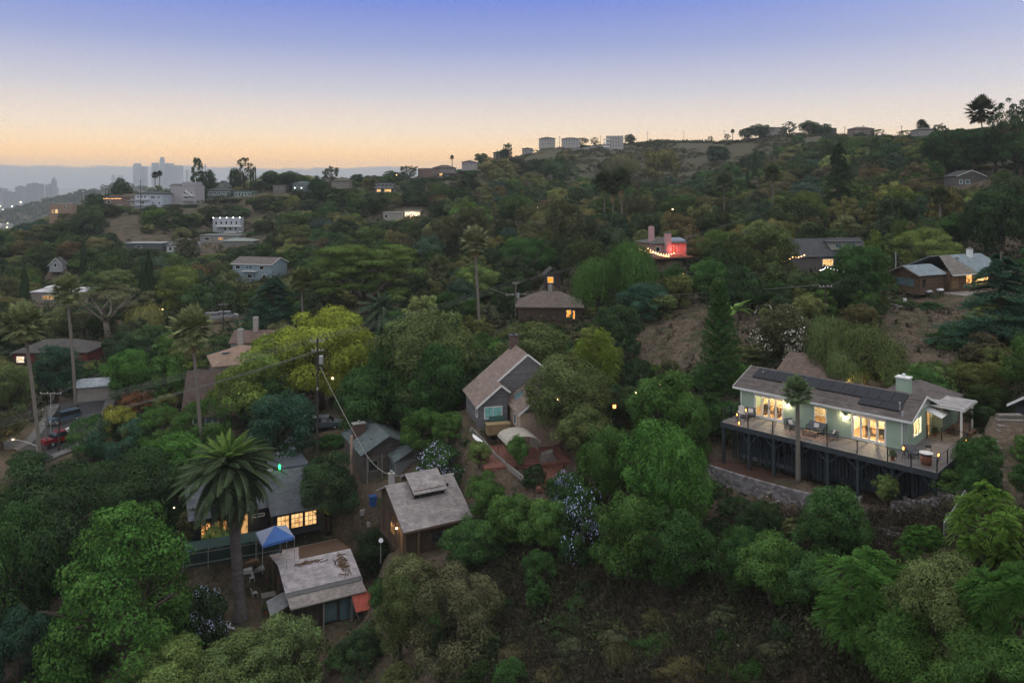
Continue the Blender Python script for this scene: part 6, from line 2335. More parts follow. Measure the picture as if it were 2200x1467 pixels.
  b.box('terrace', 6, 14.0, -3.6, -.05, 1.6, 1.9, WHITE)
  for i in range(5):
    MB().cyl(.3 + i * 3, -.05, 8.4, 8.75, .17).build('lamp', BULB_WHITE, b.root)
  FH('flat_roofed_house', 'pale concrete slab house on one post in the middle of the slope', 823, 345, 44.8, 8.6, 7, 3.2, 3, (0.3, 0.29, 0.26), (0.36, 0.35, 0.33), 'flat', .3, [('f', .6, 1.0, 1.5, 1.4)], base=.3)
  b = FH('glass_fronted_house', 'brightly lit glass fronted house in the middle of the slope', 868, 350, 45.6, 7.6, 6, 3.0, 3, (0.3, 0.24, 0.16), (0.22, 0.25, 0.26), 'flat', .3, [('f', .3, .5, 7.0, 2.2, LIT_WHITE, 5)], base=2)
  point_light('porch_light', (3.8, -2.0, 1.5), (1, .7, .4), 240, .4, b.root)
  b = FH('stilt_house', 'dark stilt house with glowing lower windows on the middle ridge', 806, 415, 55.6, 10.2, 8, 6.2, 2, (0.1, 0.11, 0.11), (0.13, 0.14, 0.14), 'flat', .3,
     [('f', .8, 1.2, 2.2, 1.6, LIT, 2), ('f', 5.0, 1.2, 3.6, 1.6, LIT, 3), ('f', 1, 4.2, 8.2, 1.3, GLASS_DARK, 4)], base=3)
  balcony(b, -.5, 10.5, 3.6)
  # ridge of houses at left
  b = FH('brown_cubic_house', 'brown flat roofed cubic house at the left end of the ridge with one lit window', 106, 392, 44.5, 10.0, 14, 6.2, 20, (0.27, 0.19, 0.14), (0.2, 0.17, 0.15), 'parapet', .3, [('f', 2.5, 1.6, 1.4, 2.0, LIT), ('f', 1.0, 1.6, 1.1, 1.8, LIT_DIM), ('f', 6.5, 4.0, .9, 1.4)], base=5)
  b = FH('long_terrace_house', 'low house with a glowing light strip under its terrace roof on the left ridge', 226, 418, 50.0, 17, 8, 4.2, 4, (0.17, 0.13, 0.11), (0.13, 0.10, 0.09), 'hip', 1.6, [('f', 1, .6, 2, 1.6), ('f', 11.5, .6, 1.6, 1.4), ('f', 14, .6, 1.4, 1.4)], base=3)
  b.box('terrace', -.5, 10, -2.2, -.05, -.6, -.3, CONCRETE)
  for i in range(14):
    MB().cyl(.1 + i * .68, -1.9, 3.1, 3.3, .09, .09, 6).build('bulb', emis('orange_bulb', (1, .5, .2), 7), b.root)
  b = FH('white_balcony_house', 'white two storey ridge house with long balconies and dark roof', 290, 402, 49.6, 15.2, 10, 6.4, -6, (0.40, 0.44, 0.50), (0.055, 0.065, 0.065), 'hip', 1.3,
     [('f', 1.2 + i * 1.9, 4.0, 1.1, 1.4) for i in range(3)] + [('f', 8.6, 4.0, 2.4, 1.2, GLASS_DARK, 2), ('f', 12.6, 4.0, 1.2, 1.1), ('f', 9.4, 1.0, 1.2, 1.1), ('f', 12.8, 1.0, 1.2, 1.1), ('f', 3, .8, 2.2, 1.7, GLASS_DARK, 2)], base=4)
  balcony(b, -1.5, 8.0, 3.3, 1.6, WHITE)
  balcony(b, -1.5, 8.0, .4, 1.6, WHITE)
  b = FH('tall_white_house', 'tall grey white stepped house with an outside stair on the left ridge', 367, 410, 51.0, 13.6, 10, 9.0, -8, (0.34, 0.325, 0.34), (0.3, 0.28, 0.28), 'parapet', .3,
     [('f', 7.2, 7.0, .8, .7), ('f', 10.6, 7.2, 1.4, .5), ('f', 7.2, 4.9, 1.2, 1.0), ('f', 11.2, 4.9, 1.0, 1.0), ('f', 7.6, 2.4, 2.0, 1.4), ('f', 4, 4.6, .6, .6)], base=4)
  b.box('upper_storey', 6.5, 13.6, .01, 7, 9.2, 11.2, stucco('stucco_333233', (0.34, 0.325, 0.34)))
  b.gable(-2.5, 4.5, 3, 9, 9.2, 1.0, shingle('roof_100908', (0.10, 0.09, 0.08)), stucco('taupe_upper', (0.2, 0.18, 0.17)), o=.5)
  b.box('annex', -2.0, 4.2, 3.05, 8.8, 6.0, 9.15, stucco('taupe_upper', (0.2, 0.18, 0.17)))
  MB().bar((8.5, -.5, 6.8), (12.5, -.5, 3.9), .25, .5).build('outside_stair', WHITE, b.root)
  balcony(b, 7.0, 14.4, 3.7, 1.3, WHITE)
  balcony(b, 7.0, 14.4, 1.4, 1.3, WHITE)
  b = FH('green_gabled_house', 'dark green house with balconies and a peaked gable above it on the ridge', 446, 426, 52.0, 12.5, 9, 5.8, 0, (0.12, 0.16, 0.155), (0.08, 0.09, 0.085), 'hip', 1.2,
     [('f', 1 + i * 2.4, 3.6, 1.5, 1.3) for i in range(5)] + [('f', 2, .8, 3, 1.3), ('f', 7.5, .8, 3, 1.3)], base=3)
  b.gable(3.0, 9.5, 4, 11, 7.6, 3.4, shingle('roof_080908', (0.08, 0.09, 0.08)), stucco('moss_gable', (0.15, 0.17, 0.14)), axis='y')
  b.box('gable_storey', 3.0, 9.5, 4.05, 10.9, 5.5, 7.5, stucco('moss_gable', (0.15, 0.17, 0.14)))
  b.win('f', 4.04, 5.4, 7.6, 1.6, 1.6, GLASS_DARK, WHITE)
  balcony(b, 0, 12.5, 3.0)
  balcony(b, 0, 12.5, .3)
  b = FH('teal_balcony_house', 'teal green low house on stilts with a full width balcony right of the peaked gable', 502, 428, 53.0, 11.5, 8, 4.2, 0, (0.16, 0.24, 0.21), (0.12, 0.16, 0.15), 'flat', .3,
     [('f', .8 + i * 1.8, 1.4, 1.2, 1.9) for i in range(6)], base=2)
  balcony(b, -.3, 11.8, 1.0)
  for i in range(5):
    b.box('stilt', .2 + i * 2.8, .4 + i * 2.8, -.8, -.6, -4, 0, DARKTRIM)
  FH('ridge_house', 'half hidden brown house between dark trees left of the middle ridge', 586, 428, 55.5, 7, 8, 5.2, 0, (0.15, 0.13, 0.12), (0.08, 0.07, 0.065), 'flat', .3, [('f', 1, 3, 1.4, 1.4), ('f', 4, 3, 1.4, 1.4)])
  b = FH('ridge_house', 'dark teal ridge house with two small bright lamps', 628, 428, 56.0, 10, 8, 5.4, 0, (0.09, 0.12, 0.13), (0.1, 0.13, 0.13), 'hip', 1.2, [('f', 1 + i * 2.1, 3.6, 1.3, 1.3) for i in range(4)])
  MB().cyl(1.5, -.4, 2.8, 3.2, .16).build('lamp', BULB_WHITE, b.root)
  MB().cyl(5.2, -.4, 2.8, 3.2, .16).build('lamp', BULB_WHITE, b.root)
  b = FH('ridge_house', 'olive brown ridge house with two floors of square windows', 712, 430, 56.5, 10, 8, 6.4, 0, (0.19, 0.165, 0.13), (0.1, 0.09, 0.075), 'hip', 1.5, [('f', .8 + i * 1.9, 4.0, 1.1, 1.4) for i in range(5)] + [('f', .8 + i * 1.9, 1.2, 1.1, 1.4) for i in range(5)])
  # houses climbing the ridge to the right
  FH('brown_block_house', 'plain brown apartment block on the saddle of the ridge', 898, 470, 63.0, 8.5, 14, 7.6, -22, (0.17, 0.12, 0.10), (0.13, 0.10, 0.085), 'parapet', .3, [('r', 2 + 4 * i, 4.4, 1.5, 1.2) for i in range(3)], base=3)
  b = FH('hillside_mansion', 'large hillside house with lit terraces and a hip roof on the ridge saddle', 930, 478, 63.2, 14, 10, 8.2, 2, (0.16, 0.13, 0.12), (0.10, 0.08, 0.07), 'hip', 1.8,
     [('f', 1.2 + i * 2.1, 6.0, 1.2, 1.3) for i in range(6)] + [('f', .6, 3.2, 5.5, 1.6, LIT, 4), ('f', 7.5, 2.8, 2.2, 1.2, GLASS_SKY)], base=4)
  b.box('terrace', -2.5, 15, -3, -.05, 4.9, 5.3, stucco('pale_terrace', (0.35, 0.33, 0.31)))
  b.box('terrace', -2.5, 7, -3, -.05, 2.2, 2.5, stucco('pale_terrace', (0.35, 0.33, 0.31)))
  FH('pale_ridge_house', 'pale house with a brown hip roof above the hillside mansion', 992, 515, 70.5, 8.5, 9, 5.6, -12, (0.32, 0.30, 0.29), (0.11, 0.09, 0.08), 'hip', 1.5, [('f', 1 + i * 2.4, 3.2, 1.3, 1.3) for i in range(3)])
  FH('ridge_house', 'low dark house half hidden below the tallest left hilltop tree', 1060, 600, 81.5, 12, 8, 4.6, 0, (0.2, 0.18, 0.16), (0.09, 0.08, 0.07), 'hip', 1.4, [('f', 2, 1.6, 2, 1.5), ('f', 7, 1.6, 2, 1.5)])
  FH('ridge_house', 'small pale house just left of the first hilltop villa', 1122, 660, 88.0, 9, 9, 4.2, 0, (0.26, 0.25, 0.24), (0.12, 0.1, 0.09), 'hip', 1.2, [('f', 1.5, 1.4, 2, 1.5), ('f', 5.5, 1.4, 2, 1.5)])
  W3 = lambda n, zs, w_=1.2, h_=1.4, s=1.0, st=2.2: [('f', s + i * st, z0, w_, h_) for z0 in zs for i in range(n)]
  FH('hilltop_villa', 'square cream villa, leftmost of the three on the bare hilltop', 1162, 655, 94.2, 12.5, 10, 6.6, 8, (0.36, 0.34, 0.32), (0.10, 0.10, 0.09), 'hip', 1.4, W3(5, (1.2, 4.2)), base=2)
  FH('hilltop_villa', 'cream villa with a pale retaining wall, middle of the three on the bare hilltop', 1208, 655, 94.0, 15, 10, 6.4, 0, (0.36, 0.34, 0.33), (0.13, 0.11, 0.10), 'hip', 1.3, W3(6, (1.2, 3.9)), base=3)
  b = FH('hilltop_villa', 'stepped cream block with balconies, rightmost of the three on the bare hilltop', 1302, 640, 92.0, 14, 11, 9.6, -10, (0.36, 0.34, 0.33), (0.26, 0.25, 0.24), 'parapet', .3, W3(5, (1.0, 3.8, 6.8), 1.4), base=3)
  for z0 in (.4, 3.3, 6.2):
    balcony(b, -2.2, 3.2, z0, 1.5, WHITE, True)
  o = thing('hilltop_wall', 'long pale retaining wall below the middle hilltop villa', 'wall', (0, 0, 0))
  P = [WP(px, py, 648) for px, py in ((1172, 331), (1215, 327), (1250, 321), (1300, 314))]
  for a, c in zip(P, P[1:]):
    MB().bar(a, c, .6, 2.4).build('wall_segment', stucco('pale_wall', (0.3, 0.29, 0.28)), o)
  # right hilltop
  FH('hilltop_house', 'long white trimmed house among silhouetted oaks on the right hilltop', 1646, 565, 98.0, 16, 9, 3.6, 5, (0.30, 0.28, 0.25), (0.12, 0.10, 0.09), 'gable', 2.2, [('f', 2, .8, 3, 1.5), ('f', 9, .8, 3, 1.5)], fr=WHITE)
  FH('hilltop_house', 'low flat dark house right of the silhouetted oaks on the hilltop', 1752, 545, 97.6, 15, 8, 3.4, 0, (0.08, 0.07, 0.065), (0.07, 0.06, 0.055), 'flat', .3, [('f', 2, .8, 3, 1.5)])
  FH('hilltop_house', 'long low house with bushes on both sides near the hilltop poles', 1832, 500, 93.6, 14, 8, 3.8, 0, (0.17, 0.14, 0.12), (0.12, 0.10, 0.085), 'hip', 1.4, [('f', 2, .8, 2, 1.5), ('f', 8, .8, 2, 1.5)])
  FH('hilltop_house', 'grey house behind the group of slim palms on the right hilltop', 1970, 430, 86.5, 10, 9, 5.2, -8, (0.2, 0.19, 0.18), (0.10, 0.09, 0.085), 'hip', 1.3, [('f', 1.2 + i * 2.6, 2.6, 1.4, 1.4) for i in range(3)])
  b = FH('porch_house', 'dark house with a white trimmed porch and pale gable among big trees at right', 2057, 235, 57.6, 8.0, 9, 5.6, -6, (0.12, 0.115, 0.11), (0.08, 0.08, 0.08), 'gable', 1.7, [('f', .5, 3.0, 1.0, 1.3, GLASS_SKY), ('f', 2.2, 3.0, 1.4, 1.3, GLASS_SKY)], axis='y', fr=WHITE, base=4, clr=5)
  b.box('porch_deck', -.5, 6, -1.8, -.05, 1.9, 2.1, WHITE)
  b.box('lower_wall', -1.5, 5.5, -1.6, -.1, -2.6, 1.0, stucco('stucco_353432', (0.36, 0.35, 0.33)))
  b.win('f', -1.6, 2.4, -1.4, 1.8, 1.6, GLASS_DARK, WHITE)
  b = FH('upper_right_house', 'small white house with a lit room behind railings at the upper right edge', 2166, 255, 66.4, 10, 7, 2.3, 0, (0.45, 0.4, 0.37), (0.2, 0.21, 0.22), 'gable', 1.2, [('f', 1.5, .5, 4.5, 1.3, LIT_DIM, 3)], fr=WHITE, base=1.5, clr=5)
  balcony(b, -1, 8, .1, 1.4, DARKTRIM)
  # house at the right edge
  b = FH('edge_house', 'dark wall and pale roof of a house cut off by the right edge', 2300, 57, 40.0, 7, 5, 2.6, 10, (0.04, 0.045, 0.05), (0.26, 0.29, 0.31), 'gable', 1.6, (), fr=WHITE, clr=3.4)
  MB().cyl(-.1, .8, 1.6, 1.75, .06).build('bulb', BULB_WHITE, b.root)
  point_light('path_light', (-.5, -.6, 1.8), (1, .9, .7), 5, .05, b.root)

mid_houses()
PADS += PADS_LATE
for q in ((573, 790, 1300, 78), (828, 1000, 1150, 74), (1035, 1150, 960, 84), (730, 880, 985, 90), (400, 640, 1150, 82), (1545, 2060, 1060, 58), (1916, 2110, 640, 125), (120, 175, 950, 112), (1165, 1240, 1010, 78), (1545, 1720, 1110, 60)):
  VIS.append(q)
for q in ((1385, 1505, 775, 112), (1590, 1625, 740, 112), (1890, 2050, 770, 104), (2080, 2200, 520, 165), (235, 290, 495, 330), (300, 370, 522, 320)):
  VIS.append(q)

# ------------------------------------------------------------------ ground
def ground_material():
  m, nt, out = nodes_of('dry_hillside')
  N, L = nt.nodes, nt.links
  b = N.new('ShaderNodeBsdfPrincipled')
  b.inputs['Roughness'].default_value = 0.95
  b.inputs['Specular IOR Level'].default_value = 0.1
  L.new(b.outputs[0], out.inputs['Surface'])
  tc = N.new('ShaderNodeTexCoord')

  def noise(s, d=6, r=.6):
    n = N.new('ShaderNodeTexNoise')
    n.inputs['Scale'].default_value = s
    n.inputs['Detail'].default_value = d
    n.inputs['Roughness'].default_value = r
    L.new(tc.outputs['Object'], n.inputs['Vector'])
    return n

  def ramp(src, stops):
    r = N.new('ShaderNodeValToRGB')
    while len(r.color_ramp.elements) > 1:
      r.color_ramp.elements.remove(r.color_ramp.elements[-1])
    r.color_ramp.elements[0].position = stops[0][0]
    r.color_ramp.elements[0].color = (*stops[0][1], 1)
    for p, c in stops[1:]:
      r.color_ramp.elements.new(p).color = (*c, 1)
    L.new(src, r.inputs[0])
    return r.outputs[0]
  big = noise(.02)
  mid = noise(.35)
  fine = noise(3.2, 8, .7)
  dry = ramp(fine.outputs['Fac'], [(.3, (.055, .044, .032)), (.55, (.13, .098, .072)), (.75, (.20, .152, .115))])
  grn = ramp(fine.outputs['Fac'], [(.3, (.026, .030, .017)), (.7, (.065, .068, .036))])
  f = ramp(mid.outputs['Fac'], [(.45, (0, 0, 0)), (.6, (1, 1, 1))])
  mx = N.new('ShaderNodeMix')
  mx.data_type = 'RGBA'
  L.new(f, mx.inputs[0])
  L.new(dry, mx.inputs[6])
  L.new(grn, mx.inputs[7])
  mx2 = N.new('ShaderNodeMix')
  mx2.data_type = 'RGBA'
  f2 = ramp(big.outputs['Fac'], [(.45, (0, 0, 0)), (.7, (.7, .7, .7))])
  L.new(f2, mx2.inputs[0])
  L.new(mx.outputs[2], mx2.inputs[6])
  L.new(dry, mx2.inputs[7])
  sp = N.new('ShaderNodeSeparateXYZ')
  L.new(tc.outputs['Object'], sp.inputs[0])
  far = N.new('ShaderNodeMapRange')
  far.inputs['From Min'].default_value = 300
  far.inputs['From Max'].default_value = 470
  far.inputs['To Max'].default_value = .8
  L.new(sp.outputs['Y'], far.inputs['Value'])
  olive = ramp(fine.outputs['Fac'], [(.3, (.045, .046, .026)), (.7, (.098, .092, .056))])
  mx3 = N.new('ShaderNodeMix')
  mx3.data_type = 'RGBA'
  L.new(far.outputs[0], mx3.inputs[0])
  L.new(mx2.outputs[2], mx3.inputs[6])
  L.new(olive, mx3.inputs[7])
  L.new(mx3.outputs[2], b.inputs['Base Color'])
  bp = N.new('ShaderNodeBump')
  bp.inputs['Strength'].default_value = .8
  bp.inputs['Distance'].default_value = .25
  L.new(fine.outputs['Fac'], bp.inputs['Height'])
  L.new(bp.outputs[0], b.inputs['Normal'])
  return m

def build_ground():
  nu, nv = 380, 360
  us = np.linspace(-1.35, 1.35, nu)
  vs = np.exp(np.linspace(math.log(14), math.log(9500), nv))
  U, V = np.meshgrid(us, vs)
  X = U * V
  Y = V
  Z = height(X.ravel(), Y.ravel()).reshape(X.shape)
  co = np.stack([X, Y, Z], -1).reshape(-1, 3)
  idx = np.arange(nu * nv).reshape(nv, nu)
  q = np.stack([idx[:-1, :-1], idx[:-1, 1:], idx[1:, 1:], idx[1:, :-1]], -1).reshape(-1, 4)
  me = bpy.data.meshes.new('ground')
  me.vertices.add(len(co))
  me.vertices.foreach_set('co', co.astype(np.float32).ravel())
  me.loops.add(q.size)
  me.loops.foreach_set('vertex_index', q.astype(np.int32).ravel())
  me.polygons.add(len(q))
  me.polygons.foreach_set('loop_start', np.arange(0, q.size, 4, dtype=np.int32))
  me.polygons.foreach_set('use_smooth', [True] * len(q))
  me.update(calc_edges=True)
  me.materials.append(ground_material())
  o = bpy.data.objects.new('ground', me)
  link(o)
  o['kind'] = 'structure'
  p = MB().add([(-30000, -400, -31), (30000, -400, -31), (30000, 30000, -31), (-30000, 30000, -31)], [(0, 1, 2, 3)]).build('basin_plain', mat('city_ground', (.10, .10, .085), .95, .4, .004), None)
  p['kind'] = 'structure'
  # ground behind and under the viewer
  g = MB()
  h0 = gh(0, 14)
  g.add([(-120, -120, 10), (120, -120, 20), (18.9, 14, gh(18.9, 14) - .05), (-18.9, 14, gh(-18.9, 14) - .05)], [(0, 1, 2, 3)])
  q = g.build('near_slope', me.materials[0], None)
  q['kind'] = 'structure'

build_ground()

# ------------------------------------------------------------------ street at the left, cars
def street():
  asp = mat('asphalt', (.05, .05, .054), .9, .3, 2, .2)
  conc = mat('pavement_slab', (.14, .135, .13), .9, .25, 2, .2)
  # centre line of the street through photo points
  pts = [(60, 985), (110, 965), (145, 930), (165, 900), (178, 872)]
  P = [Vector(ground_hit(*p)) for p in pts]

  def strip(off0, off1, dz, name, m):
    vs, fs = [], []
    for i, p in enumerate(P):
      d = (P[min(i + 1, len(P) - 1)] - P[max(i - 1, 0)])
      s = Vector((d.y, -d.x, 0)).normalized()
      for o_ in (off0, off1):
        q = p + s * o_
        vs.append((q.x, q.y, p.z + dz))
        vs.append((q.x, q.y, p.z + dz - .8))
    for i in range(len(P) - 1):
      a, b = i * 4, i * 4 + 4
      fs += [(a, a + 2, b + 2, b), (a + 1, a, b, b + 1), (a + 2, a + 3, b + 3, b + 2)]
    o = MB().add(vs, fs).build(name, m, None)
    o['kind'] = 'structure'
    return o
  strip(-3.4, 3.4, .18, 'road', asp)
  strip(-4.9, -3.4, .31, 'pavement', conc)
  strip(3.4, 4.9, .31, 'pavement', conc)
  d = MB().slab([(0, 0, 0), (7, 0, 0), (7, 6, .3), (0, 6, .3)], .8).build('driveway', conc, None)
  v = ground_hit(10, 970)
  d.location = (v[0] - 2, v[1], v[2] + .3)
  d['kind'] = 'structure'
  for p in P:
    HOUSE_SPOTS.append((p.x, p.y, 5.4))
  HOUSE_SPOTS.append((v[0], v[1] + 2, 5))

def car(name, label, cat, loc, rz, paint, kind='suv', s=1.0):
  c = thing(name, label, cat, loc, rz)
  c.scale = (s, s, s)
  pm = mat('paint_' + name, paint, .3, .05, 3, spec=.6)
  gl = mat('car_glass', (.015, .018, .022), .08, .1, 2, spec=.8)
  tyre = mat('tyre', (.02, .02, .02), .9, .1, 3)
  W_ = .9
  if kind == 'pickup':
    prof = [(-2.6, .45), (2.6, .45), (2.62, .85), (2.45, 1.05), (1.35, 1.12), (-2.55, 1.1), (-2.62, .7)]
    cab = [(1.35, 1.12), (.75, 1.75), (-.45, 1.78), (-.8, 1.12)]
  else:
    prof = [(-2.3, .4), (2.3, .4), (2.35, .8), (2.2, 1.0), (1.25, 1.08), (-2.3, 1.1), (-2.38, .7)]
    cab = [(1.3, 1.08), (.6, 1.66), (-2.0, 1.68), (-2.3, 1.1)]
  prof = [(x, z) for x, z in prof]
  MB().prism(prof[::1], -W_, W_).build('body', pm, c)
  k = len(cab)
  vs = [(x, -W_ * (1 if z < 1.2 else .84), z) for x, z in cab] + [(x, W_ * (1 if z < 1.2 else .84), z) for x, z in cab]
  fs = [tuple(range(k)), tuple(reversed(range(k, 2 * k)))] + [(i, i + k, (i + 1) % k + k, (i + 1) % k) for i in range(k)]
  MB().add(vs, fs).build('cabin_glass', gl, c)
  tp = [p for p in cab if p[1] > 1.2]
  MB().box(min(p[0] for p in tp) - .05, max(p[0] for p in tp) + .05, -W_ * .85, W_ * .85, 1.7 if kind == 'suv' else 1.77, 1.75 if kind == 'suv' else 1.83).build('roof_panel', pm, c)
  for x in (-1.5, 1.5):
    for y in (-W_, W_ - .02):
      w = MB().tube([(x, y - .1 if y < 0 else y - .1, .36), (x, y + .12, .36)], .36, 14).build('wheel', tyre, c)
      MB().tube([(x, y - .115, .36), (x, y + .135, .36)], .2, 10).build('rim', STEEL, w)
  for y in (-.68, .68):
    MB().box(2.3, 2.38, y - .16, y + .16, .7, .84).build('headlight', WHITE, c)
    MB().box(-2.64 if kind == 'pickup' else -2.4, -2.3, y - .1, y + .1, .75, .98).build('tail_light', mat('red_lens', (.5, .02, .02), .3, .1, 3), c)
  MB().box(2.28, 2.42, -.85, .85, .42, .6).build('bumper', DARKTRIM, c)
  if kind == 'pickup':
    MB().box(-2.45, -.95, -.75, .75, 1.09, 1.115).build('cargo_bed', DARKTRIM, c)
  return c

def cars():
  v = ground_hit(137, 908)
  car('parked_suv', 'blue grey station wagon with roof rails parked up the street', 'car', (v[0], v[1], v[2] + .12), R(238), (.05, .08, .11))
  v = ground_hit(130, 958)
  c = car('parked_pickup', 'red pickup truck parked behind the dark pole', 'pickup truck', (v[0], v[1], v[2] + .12), R(235), (.16, .008, .012), 'pickup')
  t = tag(MB().box(-.5, .5, -.5, .5, 0, .6).build('crate', WHITE, None), 'white crate standing in the bed of the red pickup', 'crate')
  t.location = (v[0] + .6, v[1] + 1.4, v[2] + 1.25)
  v = ground_hit(697, 922)
  car('parked_sedan', 'silver car parked beside the tall pole in the middle of the picture', 'car', (v[0], v[1], v[2] + .1), R(10), (.10, .12, .14))
  PADS
  for (px, py, c, lb, rz) in ((489, 694, (.3, .3, .32), 'white car on the road beyond the third palm', 20), (462, 697, (.25, .16, .08), 'dark car lit orange left of the white car beyond the palm', 15),
                (765, 400, (.5, .5, .55), 'white car parked on the ridge beside the olive brown house', 0)):
    v = ground_hit(px, py)
    car('parked_car', lb, 'car', (v[0], v[1], v[2] + (.8 if py > 500 else .4)), R(rz), c, 'suv')
    HOUSE_SPOTS.append((v[0], v[1], 4))
    HOUSE_SPOTS.append((v[0], v[1] - 6, 4))
  HOUSE_SPOTS.append((*ground_hit(697, 922)[:2], 3))

street()
cars()

# ------------------------------------------------------------------ poles, lamps, wires
POLE = mat('creosoted_pole', (.055, .045, .04), .9, .3, 3)
POLE_PALE = mat('grey_pole', (.17, .15, .14), .9, .3, 3)

def pole(label, px, top, base, m=POLE, arms=((.5, 1.2),), transformer=False, D=None, extra=None, rz=0.2, r=.16):
  if D is None:
    x, y, z = ground_hit(px, base)
  else:
    x, y = (px - 1100) / F * D, D
    z = gh(x, y)
  h = CZ - (top - HZ) / F * y - z
  o = thing('utility_pole', label, 'utility pole', (x, y, z), rz)
  MB().cyl(0, 0, -.5, h, r, r * .72, 9).build('pole', m, o)
  ends = []
  for (dz, half) in arms:
    MB().box(-half, half, -.06, .06, h - dz - .12, h - dz).build('crossarm', WOODGREY, o)
    for k in (-1, -.35, .35, 1):
      MB().cyl(k * half * .92, 0, h - dz, h - dz + .18, .05, .03, 6).build('insulator', WHITE, o)
      ends.append(o.matrix_basis @ Vector((k * half * .92, 0, h - dz + .18)))
  if transformer:
    MB().cyl(.45, -.1, h - 3.2, h - 2.2, .28, .28, 10).build('transformer', STEEL, o)
    MB().box(-.1, .1, -.25, -.15, h - 6.5, h - 6.1).build('service_box', STEEL, o)
  HOUSE_SPOTS.append((x, y, .8))
  return Vector((x, y, z + h)), o

def wires(label, pairs, sag=.02, r=.017, n=14, col=None):
  o = thing('power_line', label, 'power line', (0, 0, 0))
  for a, b in pairs:
    a, b = Vector(a), Vector(b)
    L_ = (b - a).length
    pts = [a.lerp(b, i / n) - Vector((0, 0, L_ * sag * 4 * (i / n) * (1 - i / n))) for i in range(n + 1)]
    MB().tube(pts, r, 4, False).build('wire', col or WIRE, o)
  return o

WIRE = mat('cable_grey', (.20, .20, .19), .7, .1, 3)

